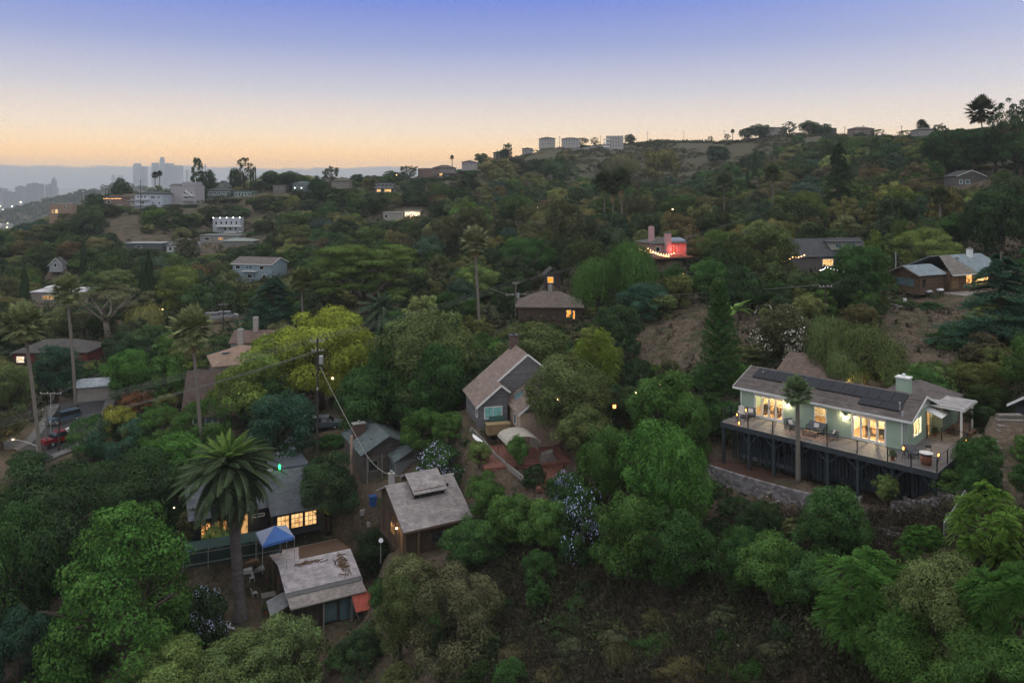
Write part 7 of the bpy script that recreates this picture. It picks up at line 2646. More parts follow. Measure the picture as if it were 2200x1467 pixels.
def poles():
  A, _ = pole('tall dark utility pole with transformer in front of the yellow tree', 682, 727, 924, POLE, ((.3, .9), (1.5, .7)), True, D=97)
  B_, _ = pole('grey utility pole left of the long brown roofed house', 1108, 606, 688, POLE_PALE, ((.2, .7), (2.4, 2.2)), True, rz=.5)
  C_, _ = pole('dark utility pole on the slope below the timber cabin', 1774, 612, 692, POLE, ((.2, 1.0),), False)
  D_, _ = pole('utility pole with white crossarm in front of the layered cedar', 1793, 401, 468, POLE_PALE, ((.15, 1.6),), False, r=.2)
  E_, _ = pole('grey utility pole at the left street beside the first palm', 100, 872, 970, POLE_PALE, ((.4, 1.6), (2.6, 1.3)), False, rz=.9)
  G_, _ = pole('thin dark pole in front of the blue grey car', 127, 873, 972, POLE, (), False, r=.14)
  H_, _ = pole('slim steel pole with a long side arm beside the blue grey car', 109, 843, 952, STEEL, ((.1, 1.6),), False, rz=0.0, r=.06)
  I_, _ = pole('dark utility pole on the road beyond the third palm', 480, 650, 712, POLE, ((.4, 1.0),), False)
  J_, _ = pole('pale utility pole on the lower canyon slope', 368, 492, 545, POLE_PALE, ((.2, .8),), False, r=.15)
  K_, _ = pole('utility pole standing on the left ridge in front of the white balcony house', 302, 387, 440, POLE, ((.3, .9),), False, D=392)
  L_, _ = pole('dark utility pole at the left end of the ridge', 176, 412, 452, POLE, ((.1, 1.4),), False, D=396)
  M_, _ = pole('short utility pole top rising behind the ridge bushes', 203, 409, 440, POLE, ((.1, 1.4),), False, D=412)
  for (px, top, D, lb) in ((1202, 293, 660, 'hilltop pole between the first and second villa'), (1290, 292, 660, 'hilltop pole left of the rightmost villa'), (1391, 284, 680, 'hilltop pole nearest the rightmost villa on its right'),
              (1469, 281, 680, 'lone hilltop pole in the middle of the bare ridge'), (1556, 280, 640, 'hilltop pole left of the small ridge palm'), (1815, 272, 520, 'hilltop pole left of the low bushy houses'),
              (1855, 269, 505, 'hilltop pole above the low bushy houses'), (1937, 270, 480, 'hilltop pole right of the low bushy houses')):
    x, y = (px - 1100) / F * D, D
    z = gh(x, y)
    o = thing('hilltop_pole', lb, 'utility pole', (x, y, z))
    h = CZ - (top - HZ) / F * D - z
    MB().cyl(0, 0, -1, h, .2, .13, 7).build('pole', POLE, o)
    MB().box(-.9, .9, -.08, .08, h - .8, h - .6).build('crossarm', POLE, o)
  off = lambda v, dx, dz=0: Vector(v) + Vector((dx, 0, dz))
  wires('three power lines sagging across the middle valley to the tall dark pole', [(off(B_, d), off(A, d * .9)) for d in (-1.3, 0, 1.3)], .008)
  wires('power lines running up the wooded slope towards the layered cedar', [(off(B_, d), off(D_, d)) for d in (-.6, .6)], .012)
  wires('power lines running right from the layered cedar into the big trees', [(off(D_, d), WP(2110, 368, 190) + Vector((d, 0, 0))) for d in (-.6, .6)], .01)
  wires('power lines from the tall dark pole down to the left street', [(off(A, d), off(E_, d, -.4)) for d in (-1.4, -.5, .5, 1.4)], .008)
  wires('lower cable strung under the power lines to the left street', [(off(A, 0, -1.5), off(E_, 0, -2.6)), (off(A, .4, -1.5), off(E_, .4, -2.8))], .012, .03)
  wires('power lines leaving the left street pole towards the left edge', [(off(E_, d, -.4), WP(-60, 925 + 8 * d, 92)) for d in (-1.2, -.4, .4, 1.2)], .01)
  wires('single cable crossing the bare slope from pole to pole', [(off(C_, -.8), off(B_, 1.6, -2.4)), (off(C_, -.8, .05), off(B_, 1.2, -2.5))], .014)
  wires('cable running left along the slope pole to the pink house side', [(off(C_, .6), WP(1905, 545, 128))], .02)
  wires('pale service cable dropping from the tall dark pole to the teal grey roof', [(off(A, .3, -3.5), WP(788, 978, 90))], .02, .028, col=mat('pale_cable', (.4, .38, .33), .7))
  wires('service cable looping from the teal grey roof to the brown cottage', [(WP(788, 978, 90), WP(868, 1020, 77.5))], .06, .028, col=_M['pale_cable'])
  wires('pale cable dropping from the tall middle palm to the grey pole', [(WP(1026, 600, 163), off(B_, -.3, -2.4))], .05, .03, col=_M['pale_cable'])
  wires('cables climbing from the left street to the road pole', [(off(H_, 1.2), off(I_, -.6)), (off(H_, 1.2, -.2), off(I_, .4))], .015)
  # street lamp at the left
  x, y, z = ground_hit(80, 975)
  o = thing('street_lamp', 'lit street lamp on a long arm at the left edge', 'street lamp', (x, y, z), 0)
  MB().cyl(0, 0, -.3, 1.2, .12, .1).build('post', STEEL, o)
  q = WP(28, 943, y - .5) - Vector((x, y, z))
  MB().tube([(0, 0, 1.0), (q.x * .5, q.y * .5, q.z * .7 + .2), (q.x, q.y, q.z)], [.06, .05, .04], 6).build('arm', STEEL, o)
  MB().box(q.x - .35, q.x + .25, q.y - .12, q.y + .12, q.z - .02, q.z + .1).build('lamp_head', STEEL, o)
  MB().cyl(q.x, q.y, q.z - .1, q.z - .02, .13, .13).build('bulb', emis('street_bulb', (1, .6, .2), 14), o)
  point_light('street_light', (q.x, q.y, q.z - .25), (1, .62, .25), 60, .1, o)
  x, y, z = ground_hit(346, 700)
  o = thing('street_lamp', 'twin globe street lamp glowing below the cypress pair', 'street lamp', (x, y, z), 0)
  MB().cyl(0, 0, -.3, 3.6, .07, .05).build('post', IRON, o)
  for dx in (-.35, .35):
    MB().bar((0, 0, 3.3), (dx, 0, 3.5), .05).build('arm', IRON, o)
    MB().cyl(dx, 0, 3.5, 3.75, .16, .13).build('globe', emis('street_bulb', (1, .6, .2), 14), o)
  point_light('street_light', (0, -.6, 3.7), (1, .62, .25), 60, .1, o)
  # little road sign by the left shrubs
  x, y, z = ground_hit(305, 985)
  o = thing('sign_post', 'small white sign on a thin post below the yellow topped shrub', 'sign', (x, y, z), -.2)
  MB().cyl(0, 0, -.2, 2.0, .03).build('post', STEEL, o)
  MB().box(-.2, .2, -.05, -.03, 1.5, 2.0).build('sign_plate', WHITE, o)

poles()

def string_lights():
  def run(label, pts, n, r, m, group=None):
    o = thing('string_lights', label, 'string lights', (0, 0, 0))
    P = [Vector(p) for p in pts]
    path = []
    for a, b in zip(P, P[1:]):
      for t in np.linspace(0, 1, 9)[:-1]:
        path.append(a.lerp(b, t) - Vector((0, 0, (b - a).length * .06 * 4 * t * (1 - t))))
    path.append(P[-1])
    MB().tube(path, .015, 4, False).build('cord', DARKTRIM, o)
    me = MB().cyl(0, 0, -r, r, r, r * .8, 6).mesh('bulb', m)
    for i in range(n):
      t = i / max(1, n - 1) * (len(path) - 1)
      k = min(int(t), len(path) - 2)
      v = path[k].lerp(path[k + 1], t - k)
      b = bpy.data.objects.new('bulb', me)
      link(b, o)
      b.location = v - Vector((0, 0, r))
  ob = emis('orange_bulb', (1, .5, .2), 7)
  run('string of orange bulbs in front of the red lit pink house', [WP(1374, 535, 171), WP(1405, 542, 171), WP(1437, 550, 171)], 17, .1, ob)
  run('second shorter string of orange bulbs right of the red lit wall', [WP(1392, 533, 172), WP(1420, 545, 170), WP(1448, 543, 172)], 11, .1, ob)
  run('orange bulbs strung over the terrace left of the dark roofed house', [WP(1680, 560, 152), WP(1703, 551, 154), WP(1728, 547, 156)], 9, .11, ob)
  run('white fairy lights hanging along the fence below the dark roofed house', [WP(1762, 580, 146), WP(1775, 573, 148), WP(1832, 582, 148)], 18, .045, BULB_WHITE)
  run('row of white lights up the canyon slope, the longer of two rows', [WP(192, 576, 262), WP(217, 550, 300)], 8, .2, BULB_WHITE)
  run('row of white lights up the canyon slope, the shorter right row', [WP(236, 561, 275), WP(247, 548, 290)], 5, .18, BULB_WHITE)
  # green spot lit plant
  v = WP(1822, 645, 118)
  point_light('spot_light', (v.x, v.y - .8, v.z + 1.0), (.75, 1, .25), 60, .1)
  point_light('spot_light', (WP(1812, 655, 119)), (.9, 1, .3), 25, .1)
  v = dp(4.5, 16.0, .7)
  point_light('uplight', dp(8.5, 15.2, .6), (1, .8, .25), 55, .15)
  # scattered lit windows and lamps between trees
  for (px, py, D, r, m, lb) in ((1320, 873, 80, .15, FLAME, 'round orange lantern hanging among the dark branches'), (1244, 902, 80, .07, BULB, 'little lamp right of the patio door'),
               (1418, 826, 84, .07, BULB, 'tiny lamp high in the green tree right of the lantern'), (1366, 843, 84, .07, BULB, 'tiny lamp left of the tall star pine'), (1491, 585, 150, .12, ob, 'tiny orange light below the pink house'),
               (1500, 583, 150, .1, BULB, 'tiny yellow light below and right of the pink house'), (1467, 588, 150, .1, ob, 'tiny red orange light left below the pink house'), (1314, 591, 165, .1, ob, 'tiny red light in the weeping tree'),
               (715, 812, 118, .15, BULB, 'amber light glowing inside the yellow tree'), (1155, 446, 330, .14, BULB_WHITE, 'single white light on the far slope'), (1865, 443, 225, .16, BULB, 'warm lamp beside the far pole under the big trees'),
               (374, 1090, 84, .06, BULB, 'lamp in the bushes at the left of the dark house'), (852, 376, 425, .22, ob, 'tiny orange light on the ridge trees'), (1814, 708, 100, .09, BULB, 'small amber lamp on the slope below the spot lit plant'),
               (381, 628, 200, .1, BULB_WHITE, 'small white light in the dark trees right of the cypresses'), (2104, 336, 250, .15, BULB_WHITE, 'white light among the dark trees at the upper right'), (1445, 450, 240, .15, BULB, 'amber lamp left of the cypress on the wooded slope')):
    o = thing('garden_lamp', lb, 'lamp', WP(px, py, D - 1.0))
    MB().cyl(0, 0, -r, r, r, r, 8).build('bulb', m, o)
    MB().cyl(0, 0, r, r * 1.8, r * .5, r * .2, 6).build('cap', IRON, o)
    if r > .12 and D < 130:
      point_light('lamp_light', (0, -.4, 0), (1, .55, .2), 5, .05, o)

string_lights()

def yard():
  """clutter in the dirt yard beside the date palm"""
  def at(px, py):
    return Vector(ground_hit(px, py))
  plast = mat('white_plastic', (.55, .55, .56), .5, .1, 3)
  for (px, py, rz, lb) in ((541, 1262, .5, 'white plastic chair tipped in the dirt yard right of the palm trunk'), (547, 1288, 2.2, 'white plastic chair standing nearer the palm foot')):
    c = thing('plastic_chair', lb, 'chair', at(px, py), rz)
    MB().box(-.25, .25, -.25, .25, .4, .45).build('seat', plast, c)
    MB().slab([(-.25, .22, .45), (.25, .22, .45), (.25, .34, .9), (-.25, .34, .9)], .04).build('backrest', plast, c)
    for sx in (-.22, .22):
      for sy in (-.22, .22):
        MB().bar((sx, sy, .4), (sx * 1.15, sy * 1.15, 0), .045).build('leg', plast, c)
  t = thing('work_table', 'grey wooden work table against the pale roofed house', 'table', at(577, 1300), .45)
  MB().box(-.7, .7, -.5, .5, .85, .92).build('table_top', WOODGREY, t)
  for sx in (-.62, .62):
    for sy in (-.42, .42):
      MB().box(sx - .04, sx + .04, sy - .04, sy + .04, 0, .85).build('leg', WOODGREY, t)
  t = thing('flower_pot', 'terracotta pot with a small shrub in front of the work table', 'plant pot', at(572, 1322))
  MB().cyl(0, 0, 0, .45, .25, .33, 12).build('pot', _M['terracotta'], t)
  f = bpy.data.objects.new('plant', crown_proto('mound', 2, 0))
  link(f, t)
  f.scale, f.location, f.color = (1.1, 1.1, .9), (0, 0, .35), (.06, .1, .04, 1)
  for (px, py, w, d, h, m, lb, rz) in ((530, 1233, 1.1, .7, .35, plast, 'white crate of scrap left of the grey leaning sheet', .3), (556, 1240, 1.0, 1.5, .12, CONCRETE, 'grey sheet lying between the palm trunk and the pale roofed house', .5),
                    (538, 1215, 1.7, .8, .3, WOODBROWN, 'stack of brown boards behind the palm trunk', .45), (496, 1352, 1.0, .2, .08, plast, 'white plank lying at the foot of the thick palm trunk', -.4),
                    (778, 1118, .7, .5, .45, CONCRETE, 'pale boulder in the yard left of the brown cottage', .8), (792, 1140, .5, .5, .35, CONCRETE, 'smaller pale boulder below the blue bin', .1)):
    v = at(px, py)
    n = 9
    top = [(math.cos(6.283 * i / n) * w / 2 * random.uniform(.8, 1.1), math.sin(6.283 * i / n) * d / 2 * random.uniform(.8, 1.1), h) for i in range(n)] if m is CONCRETE and h > .2 else [(-w / 2, -d / 2, h), (w / 2, -d / 2, h), (w / 2, d / 2, h), (-w / 2, d / 2, h)]
    o = MB().poly_slab(top, h + .1).build('boulder' if len(top) > 4 else 'scrap', m, None)
    o.location, o.rotation_euler = v, (0, 0, rz)
    tag(o, lb, 'boulder' if len(top) > 4 else 'scrap')
  t = thing('satellite_dish', 'small white satellite dish above the shrubs right of the pale roofed house', 'dish', at(818, 1215), .3)
  MB().cyl(0, 0, -.2, 2.0, .03).build('mast', STEEL, t)
  MB().tube([(0, -.05, 2.0), (0, -.14, 2.06)], [.08, .22], 12).build('dish', plast, t)

yard()

# ------------------------------------------------------------------ basin city and towers
def city():
  gl = mat('tower_glass', (.22, .24, .26), .5, .15, .02)
  T = [(288, 302, 351, 6000, 'two', 'leftmost downtown tower with a flat pale crown'), (303, 316, 358, 6100, '', 'shorter block joined to the leftmost downtown tower'), (327, 340, 350, 6000, '', 'slim slab between the leftmost tower and the round topped tower'),
    (342, 355, 338, 5900, 'round', 'tallest downtown tower with a round crown'), (359, 389, 354, 6000, 'step', 'widest downtown slab right of the tallest tower'), (240, 247, 376, 6300, '', 'low hazy tower left of the downtown group'),
    (255, 264, 377, 6400, '', 'second low hazy tower left of the downtown group'), (438, 444, 353, 6200, 'round', 'far downtown tower just right of the big ridge conifer'), (399, 406, 365, 6500, '', 'short hazy tower right of the widest slab')]
  for (a, b, top, D, st, lb) in T:
    x0, x1 = (a - 1100) / F * D, (b - 1100) / F * D
    h = CZ + (HZ - top) / F * D
    o = thing('skyscraper', lb, 'skyscraper', ((x0 + x1) / 2, D, -30))
    w = (x1 - x0) / 2 - 3
    H = h + 30
    if st == 'round':
      MB().tube([(0, 0, 0), (0, 0, H * .82)], w, 16).build('shaft', gl, o)
      MB().tube([(0, 0, H * .82), (0, 0, H * .95)], w * .86, 16).build('upper_shaft', gl, o)
      MB().tube([(0, 0, H * .95), (0, 0, H)], [w * .74, w * .66], 16).build('crown', gl, o)
    else:
      MB().box(-w, w, -w, w, 0, H * (.97 if st else 1)).build('shaft', gl, o)
      if st == 'two':
        MB().box(-w * .7, w * .8, -w * .7, w * .7, H * .97, H).build('crown', gl, o)
      if st == 'step':
        MB().box(-w, -w * .35, -w * .8, w * .8, H * .97, H * 1.04).build('crown', gl, o)
    MB().box(-w * 1.2, w * 1.2, -w * 1.3, w * 1.3, -1, 12).build('podium', gl, o)
  # city hall with stepped pyramid top
  D = 3600
  x = (116 - 1100) / F * D
  H = CZ + (HZ - 379) / F * D + 30
  o = thing('civic_tower', 'hazy civic tower with a stepped pointed top left of the wooded hill', 'tower', (x, D, -30))
  MB().box(-14, 14, -14, 14, 0, H * .62).build('base_wing', gl, o)
  MB().box(-8.5, 8.5, -8.5, 8.5, H * .62, H * .86).build('shaft', gl, o)
  MB().add([(-8.5, -8.5, H * .86), (8.5, -8.5, H * .86), (8.5, 8.5, H * .86), (-8.5, 8.5, H * .86), (0, 0, H)], [(0, 1, 4), (1, 2, 4), (2, 3, 4), (3, 0, 4)]).build('spire', gl, o)
  for (px, w_, top, D, lb) in ((45, 15, 401, 3200, 'pale hazy office block left of the civic tower'), (76, 24, 395, 3000, 'wide dark hazy office block beside the civic tower'), (0, 20, 405, 3300, 'hazy block cut off by the left edge'), (20, 16, 413, 2800, 'low hazy block near the left edge'), (108, 14, 397, 3400, 'low hazy annex in front of the civic tower')):
    o = thing('office_block', lb, 'building', ((px - 1100) / F * D, D, -30))
    h = CZ - (top - HZ) / F * D + 30
    w = w_ / F * D / 2
    MB().box(-w, w, -w, w, 0, h).build('block', gl, o)
    MB().box(-w * .5, w * .3, -w * .4, w * .4, h, h + 4).build('plant_room', gl, o)
  rg = np.random.default_rng(4)
  blocks = MB()
  lights, lights2 = MB(), MB()
  n = 0
  while n < 2600:
    D = float(np.exp(rg.uniform(math.log(700), math.log(6000))))
    px = rg.uniform(-120, 420)
    x = (px - 1100) / F * D
    z = float(base_height(x, D)[0])
    if z > -20:
      continue
    n += 1
    w, d, h = rg.uniform(8, 22), rg.uniform(8, 22), rg.uniform(4, 11) * (1 + 1.5 * (rg.uniform() < .07))
    blocks.box(x - w / 2, x + w / 2, D - d / 2, D + d / 2, z - 1, z + h, int(rg.integers(0, 3)))
    if rg.uniform() < .5:
      s = D * .00048 * rg.uniform(.6, 1.4)
      L_ = lights if rg.uniform() < .75 else lights2
      L_.box(x + 5 - s, x + 5 + s, D - d / 2 - 1 - s, D - d / 2 - 1 + s, z + h + 1, z + h + 1 + 2 * s)
  ms = [mat('city_wall_%d' % i, c, .9, .2, .05) for i, c in enumerate(((.3, .29, .28), (.2, .19, .18), (.42, .42, .42)))]
  o = blocks.build('distant_city', ms, None)
  tag(o, 'hazy low rooftops of the city in the basin at the left', 'city', kind='stuff')
  o = lights.build('city_lights', emis('city_light', (1, .8, .55), 5), None)
  tag(o, 'tiny warm lights sprinkled over the basin city', 'lights', kind='stuff')
  o = lights2.build('city_lights', emis('city_light_w', (.9, .95, 1), 7), None)
  tag(o, 'tiny white lights sprinkled over the basin city', 'lights', kind='stuff')

city()

# ------------------------------------------------------------------ trees and shrubs
dk, dg, mg, bg = (.033, .052, .027), (.042, .076, .03), (.062, .105, .034), (.066, .128, .036)
yg, ol, bl, br = (.17, .20, .045), (.085, .098, .045), (.036, .07, .052), (.072, .070, .042)
gy, lt, gold = (.105, .098, .062), (.125, .16, .06), (.22, .20, .05)
B, Lm, Rd, Sp, Co, Mo, We, Cy, Ce, St, Pi, Pn, Fe, Tw = 'broad', 'lumpy', 'round', 'sparse', 'conical', 'mound', 'weeping', 'cypress', 'cedar', 'star_pine', 'pine', 'pinnate', 'feather', 'twigs'

HERO = [
  # name, kind, colour, column, crown top, foot row, width, label
  ('ash_tree', Co, bg, 268, 1088, 1520, 400, 'large full green tree with a peaked crown filling the lower left'),
  ('shrub', B, dk, 60, 962, 1030, 110, 'dark shrub at the foot of the first palm'),
  ('oak_tree', B, dk, 90, 972, 1330, 340, 'big dark oak at the left edge behind the large peaked green tree'),
  ('oak_tree', B, dk, 262, 962, 1190, 270, 'dark oak between the left edge oak and the dark navy house'),
  ('oak_tree', B, dg, 20, 1040, 1420, 200, 'very dark oak cut by the left edge in front of the big dark oak'),
  ('oak_tree', B, dk, 360, 990, 1160, 150, 'dark bushy oak touching the left eave of the dark navy house'),
  ('shrub', Mo, bl, 40, 1280, 1480, 170, 'blue green shrub in the bottom left corner'),
  ('broadleaf_tree', Lm, lt, 350, 1380, 1580, 230, 'yellow green tree cut by the bottom edge below the peaked green tree'),
  ('broadleaf_tree', Lm, (.095, .12, .052), 520, 1370, 1570, 250, 'pale olive tree cut by the bottom edge left of the pale roofed house'),
  ('broadleaf_tree', B, (.11, .14, .065), 618, 1305, 1520, 190, 'soft olive green tree in front of the glazed doors of the pale roofed house'),
  ('flowering_shrub', Mo, dk, 442, 1232, 1400, 105, 'dark shrub dotted with white blossom left of the thick date palm trunk'),
  ('shrub', Mo, br, 420, 1075, 1170, 95, 'brownish shrub under the left corner of the dark navy house'),
  ('shrub', Mo, lt, 468, 1120, 1190, 80, 'lamp lit leafy shrub in front of the orange windows'),
  ('shrub', Mo, dg, 592, 1215, 1262, 24, 'tiny shrub beside the left wall of the pale roofed house'),
  ('umbrella_tree', Lm, bg, 372, 925, 1070, 165, 'bright green clumpy tree left of the date palm crown'),
  ('umbrella_tree', Lm, bg, 330, 940, 1040, 90, 'small bright green clumpy tree right of the shrub row by the street'),
  ('laurel_tree', Rd, mg, 345, 870, 985, 130, 'rounded green laurel behind the clumpy umbrella trees'),
  ('laurel_tree', Rd, mg, 435, 852, 985, 130, 'rounded green laurel right behind the date palm crown'),
  ('shrub', Lm, gold, 255, 862, 990, 90, 'yellow topped tall shrub right of the red pickup'),
  ('shrub', Rd, dg, 200, 888, 992, 125, 'dense green rounded shrub right of the red pickup'),
  ('shrub', Rd, bl, 262, 890, 1002, 135, 'dense dark blue green shrub below the yellow topped shrub'),
  ('oak_tree', B, bl, 605, 828, 1000, 190, 'blue green oak right of the date palm crown'),
  ('oak_tree', B, dg, 560, 800, 930, 140, 'green oak left behind the blue green oak'),
  ('hibiscus_shrub', Mo, dk, 620, 930, 1010, 75, 'shrub with pale blossom right of the date palm crown'),
  ('orange_tree', B, dk, 706, 965, 1170, 165, 'dark bushy tree between the dark navy house and the brown cottage'),
  ('oak_tree', B, dg, 850, 735, 1010, 250, 'massive dark green oak behind the teal grey roofs'),
  ('oak_tree', B, dg, 790, 780, 990, 170, 'dark green oak right of the tall pole'),
  ('oak_tree', B, ol, 915, 655, 900, 270, 'broad olive oak behind the massive dark oak'),
  ('oak_tree', B, dg, 945, 720, 930, 150, 'dark oak close behind the steep roof of the gabled house'),
  ('oak_tree', B, dg, 905, 790, 1000, 170, 'dark green oak left of the gabled house corner'),
  ('fig_tree', Lm, mg, 905, 870, 985, 110, 'green leafy fig tree left of the turquoise window'),
  ('fig_tree', Lm, mg, 965, 880, 975, 80, 'green fig tree just left of the turquoise window wall'),
  ('camphor_tree', Lm, (.19, .20, .04), 690, 650, 900, 250, 'large bright yellow green tree behind the tall dark pole'),
  ('camphor_tree', Lm, yg, 610, 690, 880, 170, 'left half of the yellow green pair beside the white gable'),
  ('camphor_tree', Lm, (.12, .15, .045), 545, 745, 900, 190, 'olive green tree below the white gable'),
  ('flowering_shrub', Mo, dg, 945, 938, 1045, 130, 'rounded shrub covered in pale blue blossom above the brown cottage'),
  ('oak_tree', B, ol, 1228, 752, 965, 235, 'dark olive oak hiding the right side of the gabled house'),
  ('oak_tree', B, ol, 1180, 770, 880, 130, 'dark olive oak behind the ridge of the gabled house'),
  ('oak_tree', B, ol, 1255, 850, 1010, 160, 'low dark oak over the patio door'),
  ('pepper_tree', B, ol, 1150, 680, 830, 200, 'domed olive tree behind the chimney of the gabled house'),
  ('bamboo', Fe, yg, 1290, 700, 860, 125, 'feathery yellow green bamboo clump in the middle'),
  ('laurel_tree', Rd, dk, 1372, 765, 870, 75, 'small dense dark round tree right of the feathery bamboo'),
  ('broadleaf_tree', B, mg, 1425, 785, 985, 180, 'green tree left of the tall star pine'),
  ('broadleaf_tree', B, mg, 1480, 830, 1010, 130, 'green tree at the left end of the long deck'),
  ('broadleaf_tree', B, bg, 1410, 880, 1140, 190, 'bright green tree standing upright in the centre right'),
  ('broadleaf_tree', B, bg, 1465, 905, 1170, 150, 'bright green tree in front of the left deck posts'),
  ('broadleaf_tree', B, mg, 1350, 1042, 1270, 190, 'spreading green tree low in the centre right'),
  ('broadleaf_tree', B, dg, 1460, 1080, 1290, 180, 'dark green tree below the bright upright tree'),
  ('cypress_hedge', Co, mg, 1262, 950, 1085, 70, 'upright green shrub right of the brick path'),
  ('shrub', Co, lt, 1246, 925, 1000, 22, 'slender yellow green column right of the brick path'),
  ('broadleaf_tree', B, mg, 1310, 890, 1100, 120, 'green tree between the brick path and the bright upright tree'),
  ('shrub', Mo, dg, 1192, 1020, 1065, 50, 'clipped round shrub at the end of the brick path'),
  ('shrub', Mo, dk, 1150, 990, 1040, 60, 'dark low shrub left of the brick path'),
  ('shrub', Lm, lt, 1030, 945, 1020, 62, 'yellow green shrub left of the brick patio'),
  ('olive_shrub', B, mg, 1112, 925, 1010, 55, 'green shrub standing in front of the cream gazebo'),
  ('hedge_shrub', B, mg, 1045, 1010, 1120, 110, 'tall green hedge shrub right of the cottage roof'),
  ('hedge_shrub', B, mg, 1100, 1050, 1190, 150, 'green hedge shrub below the curving garden wall'),
  ('hedge_shrub', B, dg, 1020, 1105, 1230, 150, 'dark green shrub below the right corner of the cottage'),
  ('hedge_shrub', B, mg, 1180, 1060, 1200, 130, 'green hedge shrub left of the pale blue blossom'),
  ('plumbago', Mo, dg, 1250, 1020, 1200, 120, 'cascade of pale blue blossom right of the hedge'),
  ('plumbago', Mo, dg, 1215, 1000, 1090, 80, 'pale blue blossom shrub at the foot of the brick path'),
  ('dry_shrub', Mo, gy, 985, 1185, 1400, 220, 'large grey brown half dry shrub at the bottom centre'),
  ('dry_shrub', Mo, (.11, .11, .06), 880, 1170, 1310, 150, 'olive brown shrub right of the pale roofed house'),
  ('shrub', Rd, dg, 1157, 1178, 1275, 80, 'small dense green shrub above the palm like plant'),
  ('tree_of_heaven', Pn, dg, 1158, 1245, 1330, 66, 'palm like plant with long leaves on bent stems at the bottom centre'),
  ('shrub', B, dk, 802, 1130, 1245, 85, 'dark shrub between the cottage and the pale roofed house'),
  ('shrub', B, ol, 860, 1220, 1420, 130, 'olive shrub right of the red awning'),
  ('shrub', B, dg, 822, 1235, 1330, 80, 'green shrub between the red awning and the olive shrub'),
  ('shrub', Mo, dk, 775, 1330, 1440, 120, 'dark shrub right below the red awning'),
  ('shrub', Mo, dg, 1100, 1400, 1500, 110, 'dark leafy shrub cut by the bottom edge right of the grey brown shrub'),
  ('shrub', B, dk, 1635, 1065, 1200, 125, 'very dark shrub below the left end of the retaining wall'),
  ('laurel_tree', B, dg, 1785, 1025, 1230, 180, 'dark green tree in front of the grey retaining wall'),
  ('broadleaf_tree', B, mg, 1660, 1135, 1320, 190, 'green tree below the stone path'),
  ('broadleaf_tree', B, dg, 1590, 1110, 1300, 120, 'dark green tree between two centre right trees and the stone path'),
  ('broadleaf_tree', B, dg, 1740, 1170, 1330, 150, 'dark green tree left of the lowest terrace bed'),
  ('young_tree', B, lt, 1905, 1012, 1085, 60, 'young pale green tree beside the deck underside'),
  ('mimosa', Pn, bg, 1985, 1122, 1240, 110, 'bright ferny tree in front of the curved terraces'),
  ('tree_of_heaven', Pn, bg, 1880, 1170, 1440, 260, 'large ferny green tree with starry leaves at the lower right'),
  ('broadleaf_tree', Lm, ol, 2030, 1190, 1500, 260, 'olive tree filling the bottom right'),
  ('broadleaf_tree', B, mg, 1960, 1300, 1540, 260, 'dense green tree cut by the bottom edge at right'),
  ('tree_of_heaven', Pn, (.12, .19, .045), 2125, 1030, 1260, 180, 'yellow green ferny tree right of the chain link fence'),
  ('tree_of_heaven', Pn, bg, 2170, 1180, 1480, 220, 'ferny green tree cut by the right edge near the bottom'),
  ('broadleaf_tree', B, mg, 2130, 1330, 1580, 240, 'green tree in the bottom right corner'),
  ('shrub', B, dg, 2095, 925, 1050, 90, 'dark green shrub right of the deck corner'),
  ('shrub', B, dg, 2105, 1000, 1100, 110, 'dark shrub between the deck corner and the stone stairs'),
  ('shrub', Mo, dg, 2122, 925, 1005, 66, 'dark green shrub left of the upper stone stairs'),
  ('shrub', B, dk, 2128, 985, 1065, 62, 'dark shrub left of the lower stone stairs'),
  ('shrub', Mo, mg, 2196, 925, 990, 46, 'green shrub right of the stone stairs at the picture edge'),
  ('shrub', B, dg, 2200, 990, 1070, 60, 'shrub right of the lowest stone stairs'),
  ('shrub', B, dk, 2110, 860, 940, 70, 'dark shrub between pergola and stone stairs'),
  ('cedar_tree', Ce, bl, 2150, 540, 930, 300, 'huge dark blue green cedar at the right edge'),
  ('oak_tree', B, dk, 2120, 830, 960, 150, 'dark oak under the huge cedar behind the pergola'),
  ('pepper_tree', We, ol, 1862, 690, 850, 190, 'weeping olive green tree behind the solar roof, the wider one'),
  ('pepper_tree', We, (.10, .12, .055), 1780, 672, 830, 130, 'weeping olive green tree left of the wider weeping tree'),
  ('pepper_tree', We, (.10, .12, .055), 1815, 740, 845, 120, 'low weeping tree lit yellow from below'),
  ('star_pine', St, dg, 1546, 598, 905, 120, 'tall dark tiered star pine left of the deck house'),
  ('oleander', B, br, 1680, 640, 790, 160, 'dark shrub speckled with pale flowers right of the star pine'),
  ('shrub', B, (.13, .13, .06), 1738, 622, 700, 70, 'pale yellow green shrub left of the slope pole'),
  ('shrub', Mo, mg, 1605, 770, 850, 60, 'green shrub just behind the left roof corner of the deck house'),
  ('shrub', Mo, ol, 1895, 620, 665, 45, 'small olive shrub left of the stone terrace'),
  ('juniper', Mo, dg, 2055, 690, 745, 130, 'low spreading green juniper below the stone terrace'),
  ('broadleaf_tree', B, dg, 1560, 850, 960, 90, 'dark green tree behind the left end of the deck'),
  # middle distance, right
  ('ash_tree', B, dg, 1850, 510, 668, 160, 'green tree in front of the dark roofed house'),
  ('bamboo', Fe, (.13, .16, .05), 1880, 490, 640, 70, 'feathery bamboo tops beside the dark roofed house'),
  ('laurel_tree', Rd, (.12, .14, .05), 1990, 485, 590, 145, 'rounded yellow green tree behind the timber cabin'),
  ('broadleaf_tree', B, dg, 2055, 450, 530, 95, 'green tree above the rounded yellow green tree'),
  ('broadleaf_tree', B, ol, 1648, 462, 620, 165, 'round olive tree left of the dark roofed house'),
